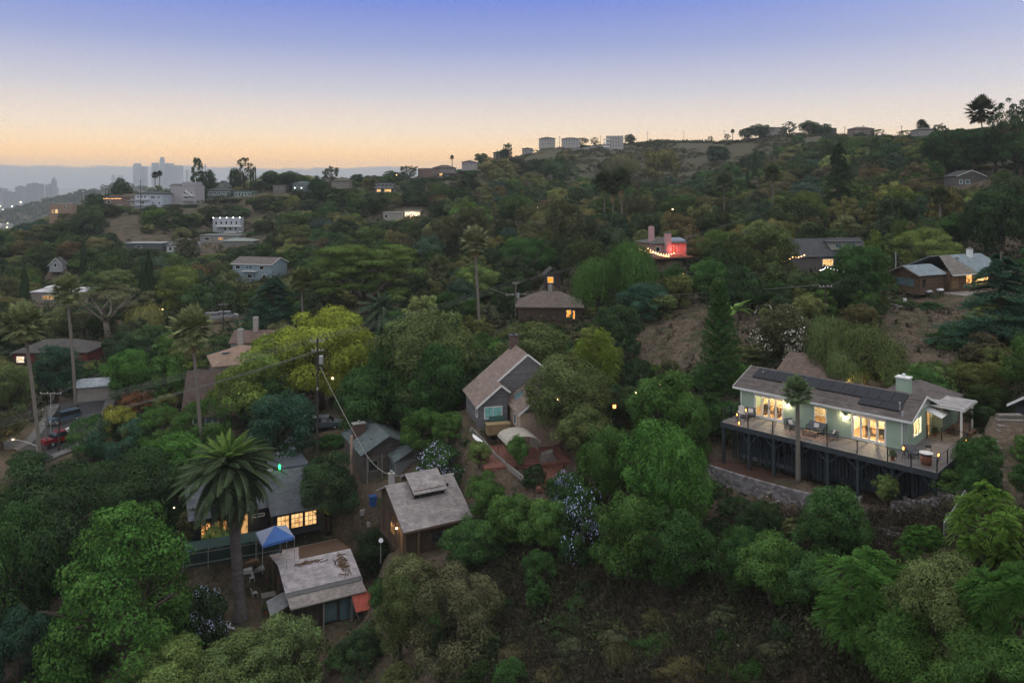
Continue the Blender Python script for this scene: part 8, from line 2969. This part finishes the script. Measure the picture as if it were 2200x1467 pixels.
  ('broadleaf_tree', B, dk, 1590, 560, 690, 120, 'dark tree behind the star pine top'),
  ('broadleaf_tree', B, dg, 1450, 560, 640, 60, 'small green tree right under the pink house'),
  ('pepper_tree', We, mg, 1355, 512, 680, 130, 'bright weeping tree left of the pink house'),
  ('pepper_tree', We, mg, 1285, 545, 700, 130, 'bright weeping tree above the long brown roof'),
  ('oak_tree', B, bl, 1385, 600, 695, 140, 'blue green oak at the top of the bare slope'),
  ('oak_tree', B, dk, 1330, 640, 760, 120, 'dark oak right of the long brown roof'),
  ('oak_tree', B, ol, 1415, 625, 690, 100, 'olive oak low on the bare slope'),
  ('fig_tree', Rd, dg, 1135, 500, 612, 130, 'dense rounded dark green tree behind the small amber window'),
  ('broadleaf_tree', Lm, lt, 1025, 560, 660, 115, 'pale green clumpy tree behind the tall middle palm'),
  ('stone_pine', Pi, (.075, .10, .035), 785, 520, 700, 270, 'wide yellow green pine with an open branching trunk in the middle'),
  ('cedar_tree', Ce, bl, 585, 590, 720, 190, 'dark layered cedar right of the pale blue house'),
  ('sycamore', Sp, gy, 232, 605, 735, 190, 'bare looking grey tan tree with a forked pale trunk at the left'),
  ('cypress', Cy, dk, 179, 518, 600, 18, 'slim dark cypress above the sparse grey tan tree'),
  ('cypress', Cy, dk, 306, 568, 680, 24, 'left one of the pair of tall cypresses'),
  ('cypress', Cy, dk, 320, 540, 695, 30, 'right and taller one of the pair of cypresses'),
  ('cypress', Cy, dk, 52, 572, 665, 24, 'dark cypress at the far left behind the first palm'),
  ('broadleaf_tree', B, (.11, .13, .045), 385, 560, 680, 120, 'yellow green tree right of the cypress pair'),
  ('broadleaf_tree', B, ol, 240, 572, 650, 120, 'olive tree left of the cypress pair'),
  ('eucalyptus', B, br, 400, 500, 580, 60, 'brown tree below the terraced white house'),
  ('laurel_tree', B, bl, 120, 728, 870, 125, 'blue green tree between the first two palms'),
  ('broadleaf_tree', B, bg, 275, 735, 870, 130, 'bright green tree right of the second palm'),
  ('broadleaf_tree', Lm, mg, 362, 752, 880, 95, 'rounded green tree left of the leaning third palm'),
  ('broadleaf_tree', B, (.13, .06, .04), 290, 835, 900, 70, 'reddish brown shrub left of the third palm trunk'),
  ('broadleaf_tree', B, mg, 375, 700, 800, 90, 'green tree behind the rounded green tree'),
  ('oak_tree', B, ol, 20, 770, 900, 130, 'olive brown tree at the left edge below the first palm'),
  ('oak_tree', B, br, 5, 870, 970, 90, 'brown tree at the left edge above the street lamp'),
  ('cedar_tree', Ce, dk, 1802, 300, 480, 110, 'tall dark cedar with flat layered branches at the upper right'),
  ('cypress', Cy, dk, 1622, 326, 420, 16, 'slim dark cypress standing on the wooded slope at upper right'),
  ('cypress', Cy, dk, 1606, 358, 425, 12, 'shorter cypress left of the slim dark cypress'),
  ('conifer', Co, dk, 1880, 298, 370, 36, 'dark pointed conifer right of the tall layered cedar'),
  ('eucalyptus', B, dk, 2015, 270, 420, 90, 'dark tree mass left of the silhouetted palm'),
  ('eucalyptus', B, dk, 2095, 265, 420, 110, 'dark tree mass around the silhouetted palm'),
  ('eucalyptus', Sp, dk, 2182, 198, 430, 120, 'tall open eucalyptus silhouetted at the upper right corner'),
  ('eucalyptus', B, dk, 2140, 262, 400, 110, 'tall dark tree mass left of the corner eucalyptus'),
  ('eucalyptus', B, dk, 2195, 270, 420, 110, 'broad dark tree mass at the right edge below the corner eucalyptus'),
  ('oak_tree', B, dk, 2150, 380, 560, 150, 'dark oak in front of the porch house at the right edge'),
  ('oak_tree', B, dk, 2120, 420, 540, 100, 'dark oak just right of the porch house'),
  ('eucalyptus', B, br, 1010, 430, 560, 110, 'brown green eucalyptus left of the round dark green tree'),
  ('eucalyptus', B, br, 1210, 410, 560, 100, 'brown green eucalyptus left of the two tall palms'),
  ('eucalyptus', B, br, 955, 450, 560, 90, 'dark brown tree left of the tall middle palm'),
  ('eucalyptus', B, br, 1370, 400, 500, 60, 'reddish brown tree behind the two tall palms'),
  # skyline
  ('pine_tree', B, dk, 258, 380, 436, 52, 'round dark pine left of the white balcony house'),
  ('pine_tree', Co, dk, 424, 342, 425, 42, 'tall dark conifer right of the tall white house'),
  ('pine_tree', B, dk, 448, 362, 425, 34, 'rounded dark tree touching the tall ridge conifer'),
  ('eucalyptus', Sp, br, 525, 336, 420, 48, 'thin leaved tall tree above the teal balcony house'),
  ('oak_tree', B, dk, 506, 358, 420, 40, 'dark tree left under the thin leaved tall tree'),
  ('cypress', Cy, dk, 539, 357, 410, 5, 'left one of three thin cypresses on the ridge'), ('cypress', Cy, dk, 544, 356, 410, 5, 'middle one of three thin cypresses on the ridge'), ('cypress', Cy, dk, 549, 358, 410, 5, 'right one of three thin cypresses on the ridge'),
  ('oak_tree', B, dk, 580, 362, 412, 52, 'dark tree left of the middle of the left ridge'), ('oak_tree', B, dk, 625, 364, 412, 60, 'wide dark ridge tree above the teal ridge house'),
  ('oak_tree', B, dk, 682, 372, 440, 50, 'dark bushy tree left of the olive brown ridge house'), ('eucalyptus', Sp, br, 712, 352, 400, 42, 'open crowned tall tree on the middle ridge'),
  ('oak_tree', B, dk, 767, 371, 402, 44, 'low dark tree right of the olive brown ridge house'), ('oak_tree', B, dk, 800, 375, 402, 40, 'low dark tree above the stilt house'), ('oak_tree', B, dk, 842, 366, 402, 50, 'dark tree mass right of the stilt house'),
  ('eucalyptus', Sp, br, 878, 351, 398, 50, 'open crowned tree left of the brown apartment block'), ('oak_tree', B, dk, 202, 412, 462, 44, 'dark round bush on the left ridge end'), ('cypress', Cy, dk, 227, 407, 432, 4, 'left thin cypress before the light strip house'), ('cypress', Cy, dk, 233, 407, 432, 4, 'right thin cypress before the light strip house'),
  ('eucalyptus', Sp, br, 1090, 303, 345, 26, 'slender tree on the hilltop left of the villas'), ('oak_tree', B, dk, 1035, 327, 372, 36, 'dark rounded tree climbing the ridge'), ('oak_tree', B, dk, 1085, 318, 352, 34, 'dark tree below the slender hilltop tree'),
  ('cypress', Cy, dk, 1068, 322, 350, 4, 'thin cypress on the rising ridge'), ('oak_tree', Sp, br, 1253, 293, 318, 30, 'thin oak right of the middle hilltop villa'), ('oak_tree', Sp, br, 1277, 294, 318, 24, 'small oak left of the rightmost villa'), ('oak_tree', B, dk, 1353, 287, 315, 28, 'dense oak touching the rightmost hilltop villa'),
  ('shrub', Sp, br, 1527, 292, 306, 16, 'lone small tree on the bare hilltop'), ('oak_tree', Sp, br, 1562, 286, 306, 14, 'small tree beside the ridge palm'), ('oak_tree', B, dk, 1632, 264, 300, 62, 'wide oak silhouetted left of the hilltop house'), ('oak_tree', B, dk, 1605, 272, 300, 40, 'smaller oak touching the wide silhouetted oak'),
  ('oak_tree', Sp, dk, 1697, 260, 298, 38, 'open oak behind the hilltop house'), ('oak_tree', B, dk, 1738, 256, 298, 52, 'tall oak left in the pair on the right hilltop'), ('oak_tree', B, dk, 1770, 264, 298, 42, 'right hand oak in the pair on the right hilltop'),
  ('oak_tree', B, dk, 1848, 284, 304, 34, 'low bush left of the long low hilltop house'), ('oak_tree', Sp, dk, 1885, 276, 304, 30, 'feathery tree right of the long low hilltop house'), ('oak_tree', Sp, dk, 1945, 278, 305, 40, 'flat topped tree left of the slim hilltop palms'),
  ('oak_tree', Sp, dk, 2020, 261, 310, 34, 'rounded open tree right of the slim hilltop palms'), ('eucalyptus', B, dk, 2060, 270, 350, 90, 'broad dark tree mass right of the slim hilltop palms'),
]
FLOWER = {'flowering_shrub': (.40, .43, .56), 'plumbago': (.36, .41, .6), 'hibiscus_shrub': (.5, .5, .62), 'oleander': (.45, .42, .36)}
D_FIX = {'large bright yellow green tree behind the tall dark pole': 117, 'left half of the yellow green pair beside the white gable': 120, 'olive green tree below the white gable': 110,
    'massive dark green oak behind the teal grey roofs': 104, 'dark green oak right of the tall pole': 101, 'dark green oak left of the gabled house corner': 100, 'tall dark tree mass left of the corner eucalyptus': 235, 'broad dark tree mass at the right edge below the corner eucalyptus': 215, 'dark tree mass left of the silhouetted palm': 260,
    'huge dark blue green cedar at the right edge': 92, 'dark oak under the huge cedar behind the pergola': 82, 'tall dark conifer right of the tall white house': 432,
    'tall open eucalyptus silhouetted at the upper right corner': 225, 'dark tree mass around the silhouetted palm': 245, 'tall dark tiered star pine left of the deck house': 84}
TRK = {'sycamore': 'pale', 'stone_pine': 'limbs', 'star_pine': 'straight'}
_cnt = {}
for (nm, kd, c, px, top, base, w, lb) in HERO:
  D = D_FIX.get(lb)
  if D is None and base < 470:
    # skyline trees stand on the crest that shows at this column
    X = (px - 1100) / F * _DS
    el = (height(X, _DS) - CZ) / _DS
    rows = HZ - F * el
    i = int(np.argmin(rows))
    D = float(_DS[i]) - 4
    if rows[i] < base - 14:
      D = None
  cb = .12 if kd == Pi else .02 if kd in (Mo, St, Cy, Co, Fe, Ce, We, Pn) else None
  if nm in ('sycamore',):
    cb = .35
  cat = 'shrub' if ('shrub' in nm or nm in ('plumbago', 'oleander', 'juniper')) else 'bamboo' if nm == 'bamboo' else 'tree'
  t = tree(nm, lb, px, top, base, w, kd, c, cat, D=D, cb=cb, flowers=FLOWER.get(nm), trunk=TRK.get(nm))

# palms
fan_palm('tall fan palm nearest the left edge, first of the leaning palms', 50, 692, 962, 78, 38, D=104, seed=3)
fan_palm('tallest fan palm, second from the left edge', 143, 622, 890, 56, 20, D=126, seed=4)
fan_palm('leaning fan palm with a thick dry skirt behind the date palm', 411, 702, 950, 80, 24, D=100, seed=5, skirt=1.3)
fan_palm('tall fan palm in the middle with pale dead fronds', 1019, 516, 655, 54, 12, D=138, seed=6, skirt=1.3, col=(.2, .21, .11))
fan_palm('left one of the two dark fan palms in front of the bare hill', 1297, 388, 475, 40, 3, D=262, seed=3, col=(.06, .075, .03))
fan_palm('right and taller one of the two dark fan palms in front of the bare hill', 1334, 386, 485, 46, 3, D=255, seed=4, col=(.06, .075, .03), skirt=1.5)
fan_palm('third fan palm stem between the two dark fan palms', 1316, 402, 488, 30, 2, D=262, seed=5, col=(.06, .075, .03), skirt=2.2)
fan_palm('slender fan palm on the ridge left of the pale ridge house', 971, 338, 366, 8, 1, D=500, seed=3, col=(.04, .05, .02))
fan_palm('left one of the two small palms behind the tall white house', 333, 376, 418, 13, 0, D=432, seed=3, col=(.04, .05, .02))
fan_palm('right one of the two small palms behind the tall white house', 343, 373, 418, 11, 0, D=434, seed=4, col=(.04, .05, .02))
fan_palm('tiny palm on the bare hilltop', 1574, 282, 303, 8, 0, D=640, seed=5, col=(.04, .05, .02))
fan_palm('left slim palm of the hilltop group', 1980, 268, 305, 20, 0, D=440, seed=3, col=(.04, .05, .02), skirt=0)
fan_palm('right slim palm of the hilltop group', 1989, 275, 310, 16, 0, D=440, seed=4, col=(.04, .05, .02), skirt=0)
fan_palm('big silhouetted palm at the upper right', 2108, 236, 330, 52, 4, D=268, seed=5, col=(.045, .05, .02))
fan_palm('small fan palm left of the wide pine', 648, 600, 690, 46, 3, D=160, seed=6, col=(.12, .14, .05))
fan_palm('fan palm behind the round olive tree on the right slope', 1660, 372, 460, 34, 0, D=262, seed=3, col=(.07, .09, .035))
fan_palm('grey green fan palm clump left of the cypresses', 1556, 392, 460, 40, 0, D=268, seed=4, col=(.09, .11, .06))
fan_palm('dark fan palm below the porch house', 2020, 420, 520, 36, 0, D=176, seed=5, col=(.06, .07, .03))
fan_palm('young round headed fan palm rising through the long deck', 1713, 838, 1055, 54, 2, D=64.4, seed=6, skirt=0, col=(.13, .175, .085), name='deck_palm', trunk_w=.3)
date_palm('huge date palm with a thick grey trunk beside the pale roofed house', 492, 1000, 1345, 200, 26, D=76)
date_palm('date palm with drooping fronds left of the road', 446, 602, 690, 58, 2, D=190, n_fr=60, hero=False, tw=.35)
date_palm('date palm half hidden below the wide pine', 820, 660, 740, 110, 0, D=148, n_fr=60, hero=False, tw=.4, col=(.06, .085, .05))
date_palm('far date palm right of the tall layered cedar', 1885, 345, 395, 50, 0, D=300, n_fr=50, hero=False, tw=.4, col=(.06, .075, .04))
t = thing('banana_plant', 'bright banana like leaves behind the star pine', 'plant', WP(1578, 668, 100), 0)
for i in range(9):
  o = bpy.data.objects.new('frond', date_frond(21, 20))
  link(o, t)
  o.scale = (2.6, 3.4, 2.6)
  o.rotation_euler = (0, -R(50 - 6 * i), i * 2.4)
  o.color = (.16, .24, .07, 1)
t = thing('cycad', 'spot lit spiky plant glowing green on the terrace', 'plant', WP(1826, 648, 118.5), 0)
for i in range(26):
  o = bpy.data.objects.new('frond', date_frond(21, 20))
  link(o, t)
  o.scale = (1.5, 1.5, 1.5)
  o.rotation_euler = (0, -R(75 - 3 * i), i * 2.4)
  o.color = (.12, .2, .05, 1)

# ------------------------------------------------------------------ the rest of the wooded canyon
LAND = [(320, 430, 'white balcony house'), (130, 460, 'brown cubic house'), (490, 490, 'terraced white house'), (545, 590, 'pale blue house'), (95, 640, 'white stepped roof'), (300, 600, 'cypress pair'), (445, 640, 'small date palm'),
    (640, 390, 'teal ridge house'), (735, 400, 'olive brown ridge house'), (825, 405, 'stilt house'), (845, 460, 'flat slab house'), (885, 455, 'glass fronted house'), (950, 375, 'hillside mansion'), (790, 570, 'wide pine'), (1020, 540, 'tall middle palm'),
    (1135, 550, 'round dark green tree'), (1180, 650, 'long brown roof'), (1320, 400, 'two dark fan palms'), (1435, 520, 'pink house'), (1450, 720, 'bare slope'), (1620, 380, 'slim cypress'), (1800, 360, 'layered cedar'), (1800, 530, 'dark roofed house'),
    (2030, 600, 'timber cabin'), (2080, 380, 'porch house'), (2130, 500, 'right edge bare patch'), (1545, 700, 'star pine'), (690, 740, 'yellow green tree'), (60, 800, 'first palm'), (150, 750, 'second palm'), (410, 760, 'third palm'),
    (470, 720, 'tan hip roof'), (240, 500, 'brown gully'), (1180, 340, 'first hilltop villa'), (1320, 330, 'rightmost hilltop villa'), (1650, 300, 'white trimmed hilltop house'), (950, 700, 'broad olive oak'), (130, 930, 'parked cars'), (1300, 1300, 'dry brush slope'),
    (915, 1080, 'brown cottage'), (690, 1240, 'pale roofed house'), (1850, 920, 'deck house'), (1650, 1080, 'stone path'), (2060, 1130, 'chain link fence'), (500, 1050, 'dark navy house')]
SHADES = [(dk, 'dark green'), (dg, 'deep green'), (ol, 'olive'), (br, 'brownish'), (mg, 'green'), (bl, 'bluish green'), (lt, 'pale green')]
SH_P = [.34, .25, .19, .07, .07, .05, .03]
SHAPES = {B: ('oak_tree', 'spreading tree'), Lm: ('broadleaf_tree', 'clumpy tree'), Rd: ('laurel_tree', 'rounded tree'), We: ('pepper_tree', 'drooping tree'), Co: ('conifer', 'pointed tree'), Mo: ('shrub', 'low shrub'), Sp: ('eucalyptus', 'open crowned tree')}

def describe(px, py, shade, shape, big, form):
  """labels from the most plain to the most particular, all true of this plant"""
  ks = sorted(LAND, key=lambda l: math.hypot((l[0] - px), (l[1] - py) * 1.4))[:4]

  def rel(k):
    dx, dy = px - k[0], py - k[1]
    d = math.hypot(dx, dy)
    q = 'just ' if d < 55 else '' if d < 110 else 'well '
    if abs(dx) > abs(dy) * 1.3:
      r = 'right of' if dx > 0 else 'left of'
    elif abs(dy) > abs(dx) * 1.3:
      r = 'below' if dy > 0 else 'above'
    else:
      r = ('below and ' if dy > 0 else 'above and ') + ('right of' if dx > 0 else 'left of')
    return q + r + ' the ' + k[2]
  out = []
  for pre in (big, form, big + form):
    out.append(pre + shade + ' ' + shape + ' ' + rel(ks[0]))
  for pre in ('', big, form, big + form):
    for k in ks[1:]:
      out.append(pre + shade + ' ' + shape + ' ' + rel(ks[0]) + ', towards the ' + k[2])
  for pre in ('', big, form):
    for k in ks[1:]:
      out.append(pre + shade + ' ' + shape + ' ' + rel(k))
  return [q for q in out if len(q.split()) < 17] or [shade + ' ' + shape + ' ' + rel(ks[0])]

def bare(px, py, D):
  """open ground seen in the photograph: no trees"""
  for (cx, cy_, rx, ry) in ((1445, 750, 110, 72), (1500, 700, 70, 45), (1965, 760, 95, 75), (1900, 850, 60, 30), (2150, 512, 90, 26), (262, 492, 52, 26), (330, 520, 50, 20), (590, 475, 60, 18),
               (880, 410, 70, 10), (1000, 400, 70, 12), (1980, 690, 90, 25), (410, 465, 40, 14), (2060, 680, 60, 20), (1900, 1115, 150, 60), (2160, 960, 20, 90),
               (1640, 1070, 70, 40), (520, 1290, 70, 70), (560, 1200, 60, 40), (770, 1110, 70, 70), (1190, 1000, 50, 60)):
    if ((px - cx) / rx) ** 2 + ((py - cy_) / ry) ** 2 < 1:
      return True
  return False

def scatter():
  rg = np.random.default_rng(21)
  placed = [(x, y, r) for (x, y, r, _, _) in TREE_SPOTS]
  labels = {}
  cand = []
  for (d0, d1, n, s0) in ((38, 64, 1500, 2.6), (56, 130, 4600, 4.0), (130, 250, 3600, 6.2), (250, 470, 7000, 9.0), (470, 720, 1200, 17)):
    for _ in range(n):
      D = math.sqrt(rg.uniform(d0 * d0, d1 * d1))
      u = rg.uniform(-.74, .74)
      cand.append((u * D, D, s0 * rg.uniform(.75, 1.35)))
  xs = np.array([c[0] for c in cand])
  ys = np.array([c[1] for c in cand])
  zs = height(xs, ys)
  grid = {}

  def near(x, y, r):
    for i in range(int((x - 20) // 20), int((x + 20) // 20) + 1):
      for j in range(int((y - 20) // 20), int((y + 20) // 20) + 1):
        for (a, b, q) in grid.get((i, j), ()):
          if (a - x) ** 2 + (b - y) ** 2 < (r + q) ** 2:
            return True
    return False

  def put(x, y, r):
    grid.setdefault((int(x // 20), int(y // 20)), []).append((x, y, r))
  for (x, y, r) in placed:
    put(x, y, r * .62)
  n_put = 0
  count = {}
  for (x, y, s), z in zip(cand, zs):
    z = float(z)
    px, py = PX((x, y, z))
    if py > 1480 or px < -60 or px > 2260:
      continue
    dens = float(_vnoise(np.array([x / 38]), np.array([y / 38]), 5)[0])
    if y > 250 and dens < -.4:
      continue
    if y > 480 and dens < .12:
      continue
    if bare(px, py, y) or (y > 360 and 1140 < px < 1800 and rg.uniform() < .78):
      continue
    weedy = y < 66 and px > 1000 and py > 1200
    if y < 56 and not weedy:
      continue
    if weedy and dens < -.12:
      continue
    w = s * rg.uniform(1.15, 1.6)
    if any((x - a) ** 2 + (y - b) ** 2 < (q + w * .42) ** 2 for (a, b, q) in HOUSE_SPOTS):
      continue
    # keep what stands behind in view: low plants right in front of houses
    h = w * rg.uniform(.65, 1.15)
    if y > 250:
      h = w * rg.uniform(.45, .85)
    low = False
    for (a, b, q) in HOUSE_SPOTS:
      if b > y and b - y < 34 and abs(a / b - x / y) < (q + w * .5) / b:
        h = min(h, 1.0 + (b - y) * .05)
        low = True
    for (c0, c1, row, dd) in VIS:
      if y < dd - 1 and c0 - w * F / y * .45 < px < c1 + w * F / y * .45:
        h = min(h, CZ - z - (row - HZ) * y / F)
    if h < .7 or near(x, y, w * .31):
      continue
    top = HZ + F * (CZ - z - h) / y
    # nothing may rise above the skyline of the photograph here
    sky = np.interp(px, SKYX, SKYY)
    if top < sky:
      h = z * 0 + (CZ - (sky - HZ) / F * y) - z
      if h < 1.2:
        continue
    put(x, y, w * .31)
    si = int(rg.choice(len(SHADES), p=SH_P))
    c, shade = SHADES[si]
    kd = [B, Lm, Rd, We, Co, Mo, Sp][int(rg.choice(7, p=[.5, .16, .09, .07, .05, .05, .08]))]
    if weedy:
      h = min(h, rg.uniform(.8, 1.9))
      w *= .8
      c, shade = SHADES[int(rg.choice([0, 1, 3, 3]))]
      c = tuple(q * .8 for q in c)
    if low or h < w * .5:
      kd = Mo
    nm, shape = SHAPES[kd]
    if count.get(nm, 0) >= 290:
      nm, shape = ('toyon', 'bushy tree') if count.get('toyon', 0) < 290 else ('sumac', 'bushy tree')
    count[nm] = count.get(nm, 0) + 1
    big = 'large ' if w / y * F > 90 else 'small ' if w / y * F < 34 else ''
    opts = describe(px, py - 10, shade, shape, big, 'tall ' if h > w * .95 else 'squat ' if h < w * .6 else 'full ')
    lb = next((q for q in opts if q not in labels), opts[0])
    wpx = w / y * F
    lod = 0 if wpx > 110 else 1 if wpx > 52 else 2 if wpx > 24 else 3
    cat = 'shrub' if kd == Mo else 'tree'
    f = rg.uniform(.8, 1.25)
    col = (c[0] * f * rg.uniform(.9, 1.2), c[1] * f, c[2] * f * rg.uniform(.85, 1.15))
    if y < 150:
      t = tree_at(nm, lb, cat, x, y, z - .15, 0.08 * h if kd != Mo else 0, z + h, w, kd, col, lod)
    else:
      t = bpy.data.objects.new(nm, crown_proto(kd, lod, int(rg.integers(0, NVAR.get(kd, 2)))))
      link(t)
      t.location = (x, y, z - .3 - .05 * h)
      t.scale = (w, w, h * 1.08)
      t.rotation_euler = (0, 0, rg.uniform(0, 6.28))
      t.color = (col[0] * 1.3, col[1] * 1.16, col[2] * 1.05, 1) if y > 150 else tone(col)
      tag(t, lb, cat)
    labels.setdefault(lb, []).append(t)
    t['group'] = nm.replace('_', ' ') + 's scattered over the canyon'
    n_put += 1
  for lb, ts in labels.items():
    if len(ts) > 1:
      for t in ts:
        t['group'] = 'trees: ' + lb
  print('SCATTERED', n_put, count)

# photo skyline (column, row)
_sk = [(-100, 500), (0, 492), (100, 468), (130, 452), (180, 434), (200, 415), (240, 412), (290, 402), (360, 395), (430, 400), (470, 390), (560, 375), (600, 368), (660, 375), (700, 372), (760, 378), (860, 372), (900, 368), (925, 365), (985, 362), (1030, 345),
   (1060, 330), (1110, 325), (1160, 318), (1210, 319), (1320, 310), (1345, 306), (1400, 303), (1560, 303), (1600, 290), (1640, 286), (1800, 288), (1900, 290), (1960, 288), (2000, 282), (2040, 275), (2080, 275), (2140, 268), (2200, 262), (2300, 262)]
SKYX, SKYY = [p[0] for p in _sk], [p[1] for p in _sk]
scatter()

def masses():
  """scrub, dry brush and ground cover: too fine to count"""
  rg = np.random.default_rng(8)
  # low scrub over the far slopes
  P, Nn, S, T, A = [], [], [], [], []
  n = 13000
  D = np.sqrt(rg.uniform(200 ** 2, 700 ** 2, n))
  u = rg.uniform(-.72, .72, n)
  X, Y = u * D, D
  Z = height(X, Y)
  px, py = 1100 + F * X / Y, HZ + F * (CZ - Z) / Y
  dens = _vnoise(X / 30, Y / 30, 11) + .5 * _vnoise(X / 11, Y / 11, 12)
  bare_ = np.array([bare(a, b, 0) for a, b in zip(px, py)])
  keep = (dens > -.22) & (rg.uniform(size=n) > .82 * bare_) & ((Y < 480) | (dens > .02))
  for (a, b, q) in HOUSE_SPOTS:
    keep &= (X - a) ** 2 + (Y - b) ** 2 > (q + 1.0) ** 2
  X, Y, Z = X[keep], Y[keep], Z[keep]
  for x, y, z in zip(X, Y, Z):
    r = rg.uniform(.7, 1.7) * (1 + y / 500)
    k = int(22 + 2000 / y)
    d = rdir(k, rg, .5)
    d[:, 2] = np.abs(d[:, 2])
    P.append(np.array([x, y, z - .1]) + d * r * np.array([1, 1, .8]) * rg.uniform(.7, 1.05, (k, 1)))
    Nn.append(d + rg.normal(size=d.shape) * .5)
    S.append(np.full(k, max(.28, y * .0022)) * rg.uniform(.7, 1.3, k))
    t0 = rg.uniform(0, .5)
    T.append(np.stack([t0 + rg.uniform(0, .3, k), np.full(k, rg.uniform(0, 1))], 1))
  me = leaf_mesh('hillside_scrub', np.concatenate(P), np.concatenate(Nn), np.concatenate(S), np.concatenate(T), 1.5)
  o = bpy.data.objects.new('hillside_scrub', me)
  link(o)
  o.color = (.066, .066, .036, 1)
  tag(o, 'low olive brown scrub covering the far canyon slopes', 'scrub', kind='stuff')
  # trees on the hazy hill in the basin and among the city blocks
  n = 5200
  px = rg.uniform(-60, 480, n)
  D = np.exp(rg.uniform(math.log(900), math.log(3200), n))
  X, Y = (px - 1100) / F * D, D
  Z = base_height(X, Y)
  on = (Z > -24) | (rg.uniform(size=n) < .16)
  P, Nn, S, T = [], [], [], []
  for x, y, z in zip(X[on], Y[on], Z[on]):
    k = 26
    r = rg.uniform(4, 9)
    d = rdir(k, rg, .4)
    P.append(np.array([x, y, z + r * .5]) + d * r * np.array([1, 1, .9]))
    Nn.append(d)
    S.append(np.full(k, r * .75))
    T.append(np.stack([rg.uniform(.2, .6, k), rg.uniform(.3, .7, k)], 1))
  o = bpy.data.objects.new('basin_trees', leaf_mesh('basin_trees', np.concatenate(P), np.concatenate(Nn), np.concatenate(S), np.concatenate(T), 1.3))
  link(o)
  o.color = (.05, .065, .04, 1)
  tag(o, 'hazy tree cover on the low hill and streets of the basin', 'trees', kind='stuff')

  def mass(nm, label, col, n, dens_fn, hgt, leaf, asp, px0, px1, py0, py1, d0, d1, per, cat='brush'):
    D = np.sqrt(rg.uniform(d0 * d0, d1 * d1, n))
    u = rg.uniform((px0 - 1100) / F, (px1 - 1100) / F, n)
    X, Y = u * D, D
    Z = height(X, Y)
    px, py = 1100 + F * X / Y, HZ + F * (CZ - Z) / Y
    keep = (py > py0) & (py < py1) & dens_fn(X, Y, px, py)
    if nm == 'undergrowth':
      keep &= ~np.array([bare(a, b, 0) for a, b in zip(px, py)])
    for (a, b, q) in HOUSE_SPOTS:
      keep &= (X - a) ** 2 + (Y - b) ** 2 > q ** 2
    X, Y, Z = X[keep], Y[keep], Z[keep]
    m = len(X)
    P = np.repeat(np.stack([X, Y, Z], 1), per, 0)
    d = rdir(m * per, rg, .9)
    d[:, 2] = np.abs(d[:, 2])
    hh = np.repeat(hgt * rg.uniform(.5, 1.3, m), per)[:, None]
    t = rg.uniform(.15, 1, (m * per, 1))
    P = P + d * hh * t * np.array([.55, .55, 1])
    tint = np.stack([np.repeat(rg.uniform(0, .6, m), per) + rg.uniform(0, .4, m * per), np.repeat(rg.uniform(0, 1, m), per)], 1)
    ax = d + rg.normal(size=d.shape) * .35
    o = bpy.data.objects.new(nm, leaf_mesh(nm, P, rg.normal(size=d.shape), leaf * rg.uniform(.6, 1.4, m * per), tint, asp, ax))
    link(o)
    o.color = (*col, 1)
    tag(o, label, cat, kind='stuff')
  everywhere = lambda X, Y, px, py: np.ones(len(X), bool)
  clump = lambda X, Y, px, py: (_vnoise(X / 3.1, Y / 3.1, 31) > -.12)
  mass('dry_brush', 'dark brown dry brush covering the slope at the bottom centre', (.048, .041, .030), 13000, everywhere, 1.5, .42, 9, 950, 2250, 1100, 1560, 36, 70, 24)
  mass('dry_brush', 'tangled twiggy weeds between the green shrubs of the lower slope', (.062, .070, .034), 5200, clump, 1.3, .22, 2.2, 950, 2250, 1180, 1560, 36, 66, 26)
  mass('undergrowth', 'dark green undergrowth between the nearer trees', (.04, .06, .026), 5200, clump, 1.5, .3, 1.8, -80, 2280, 700, 1560, 50, 120, 22, 'undergrowth')
  mass('undergrowth', 'dark green undergrowth filling the middle valley between the trees', (.048, .06, .03), 9000, everywhere, 2.6, .6, 1.6, -80, 2280, 430, 1000, 118, 270, 16, 'undergrowth')
  mass('dry_grass', 'short dry grass tufts on the bare slopes', (.15, .115, .082), 9000, everywhere, .5, .42, 5, 1200, 2260, 480, 900, 84, 180, 7, 'grass')
  mass('dry_brush', 'scattered dark dry bushes on the bare slopes at right', (.075, .068, .045), 900, clump, 1.1, .4, 3, 1200, 2260, 480, 900, 84, 180, 40)

masses()

# ------------------------------------------------------------------ the evening air
def haze():
  m, nt, out = nodes_of('evening_haze')
  v = nt.nodes.new('ShaderNodeVolumePrincipled')
  v.inputs['Color'].default_value = (.72, .77, .82, 1)
  v.inputs['Density'].default_value = HAZE_DENSITY
  v.inputs['Anisotropy'].default_value = 0.0
  nt.links.new(v.outputs[0], out.inputs['Volume'])
  o = MB().box(-7000, 7500, -300, 9300, -32, 345).build('haze', m, None)
  tag(o, 'thin evening haze lying over the hills and the basin', 'haze', kind='stuff')

HAZE_DENSITY = 0.00014
haze()
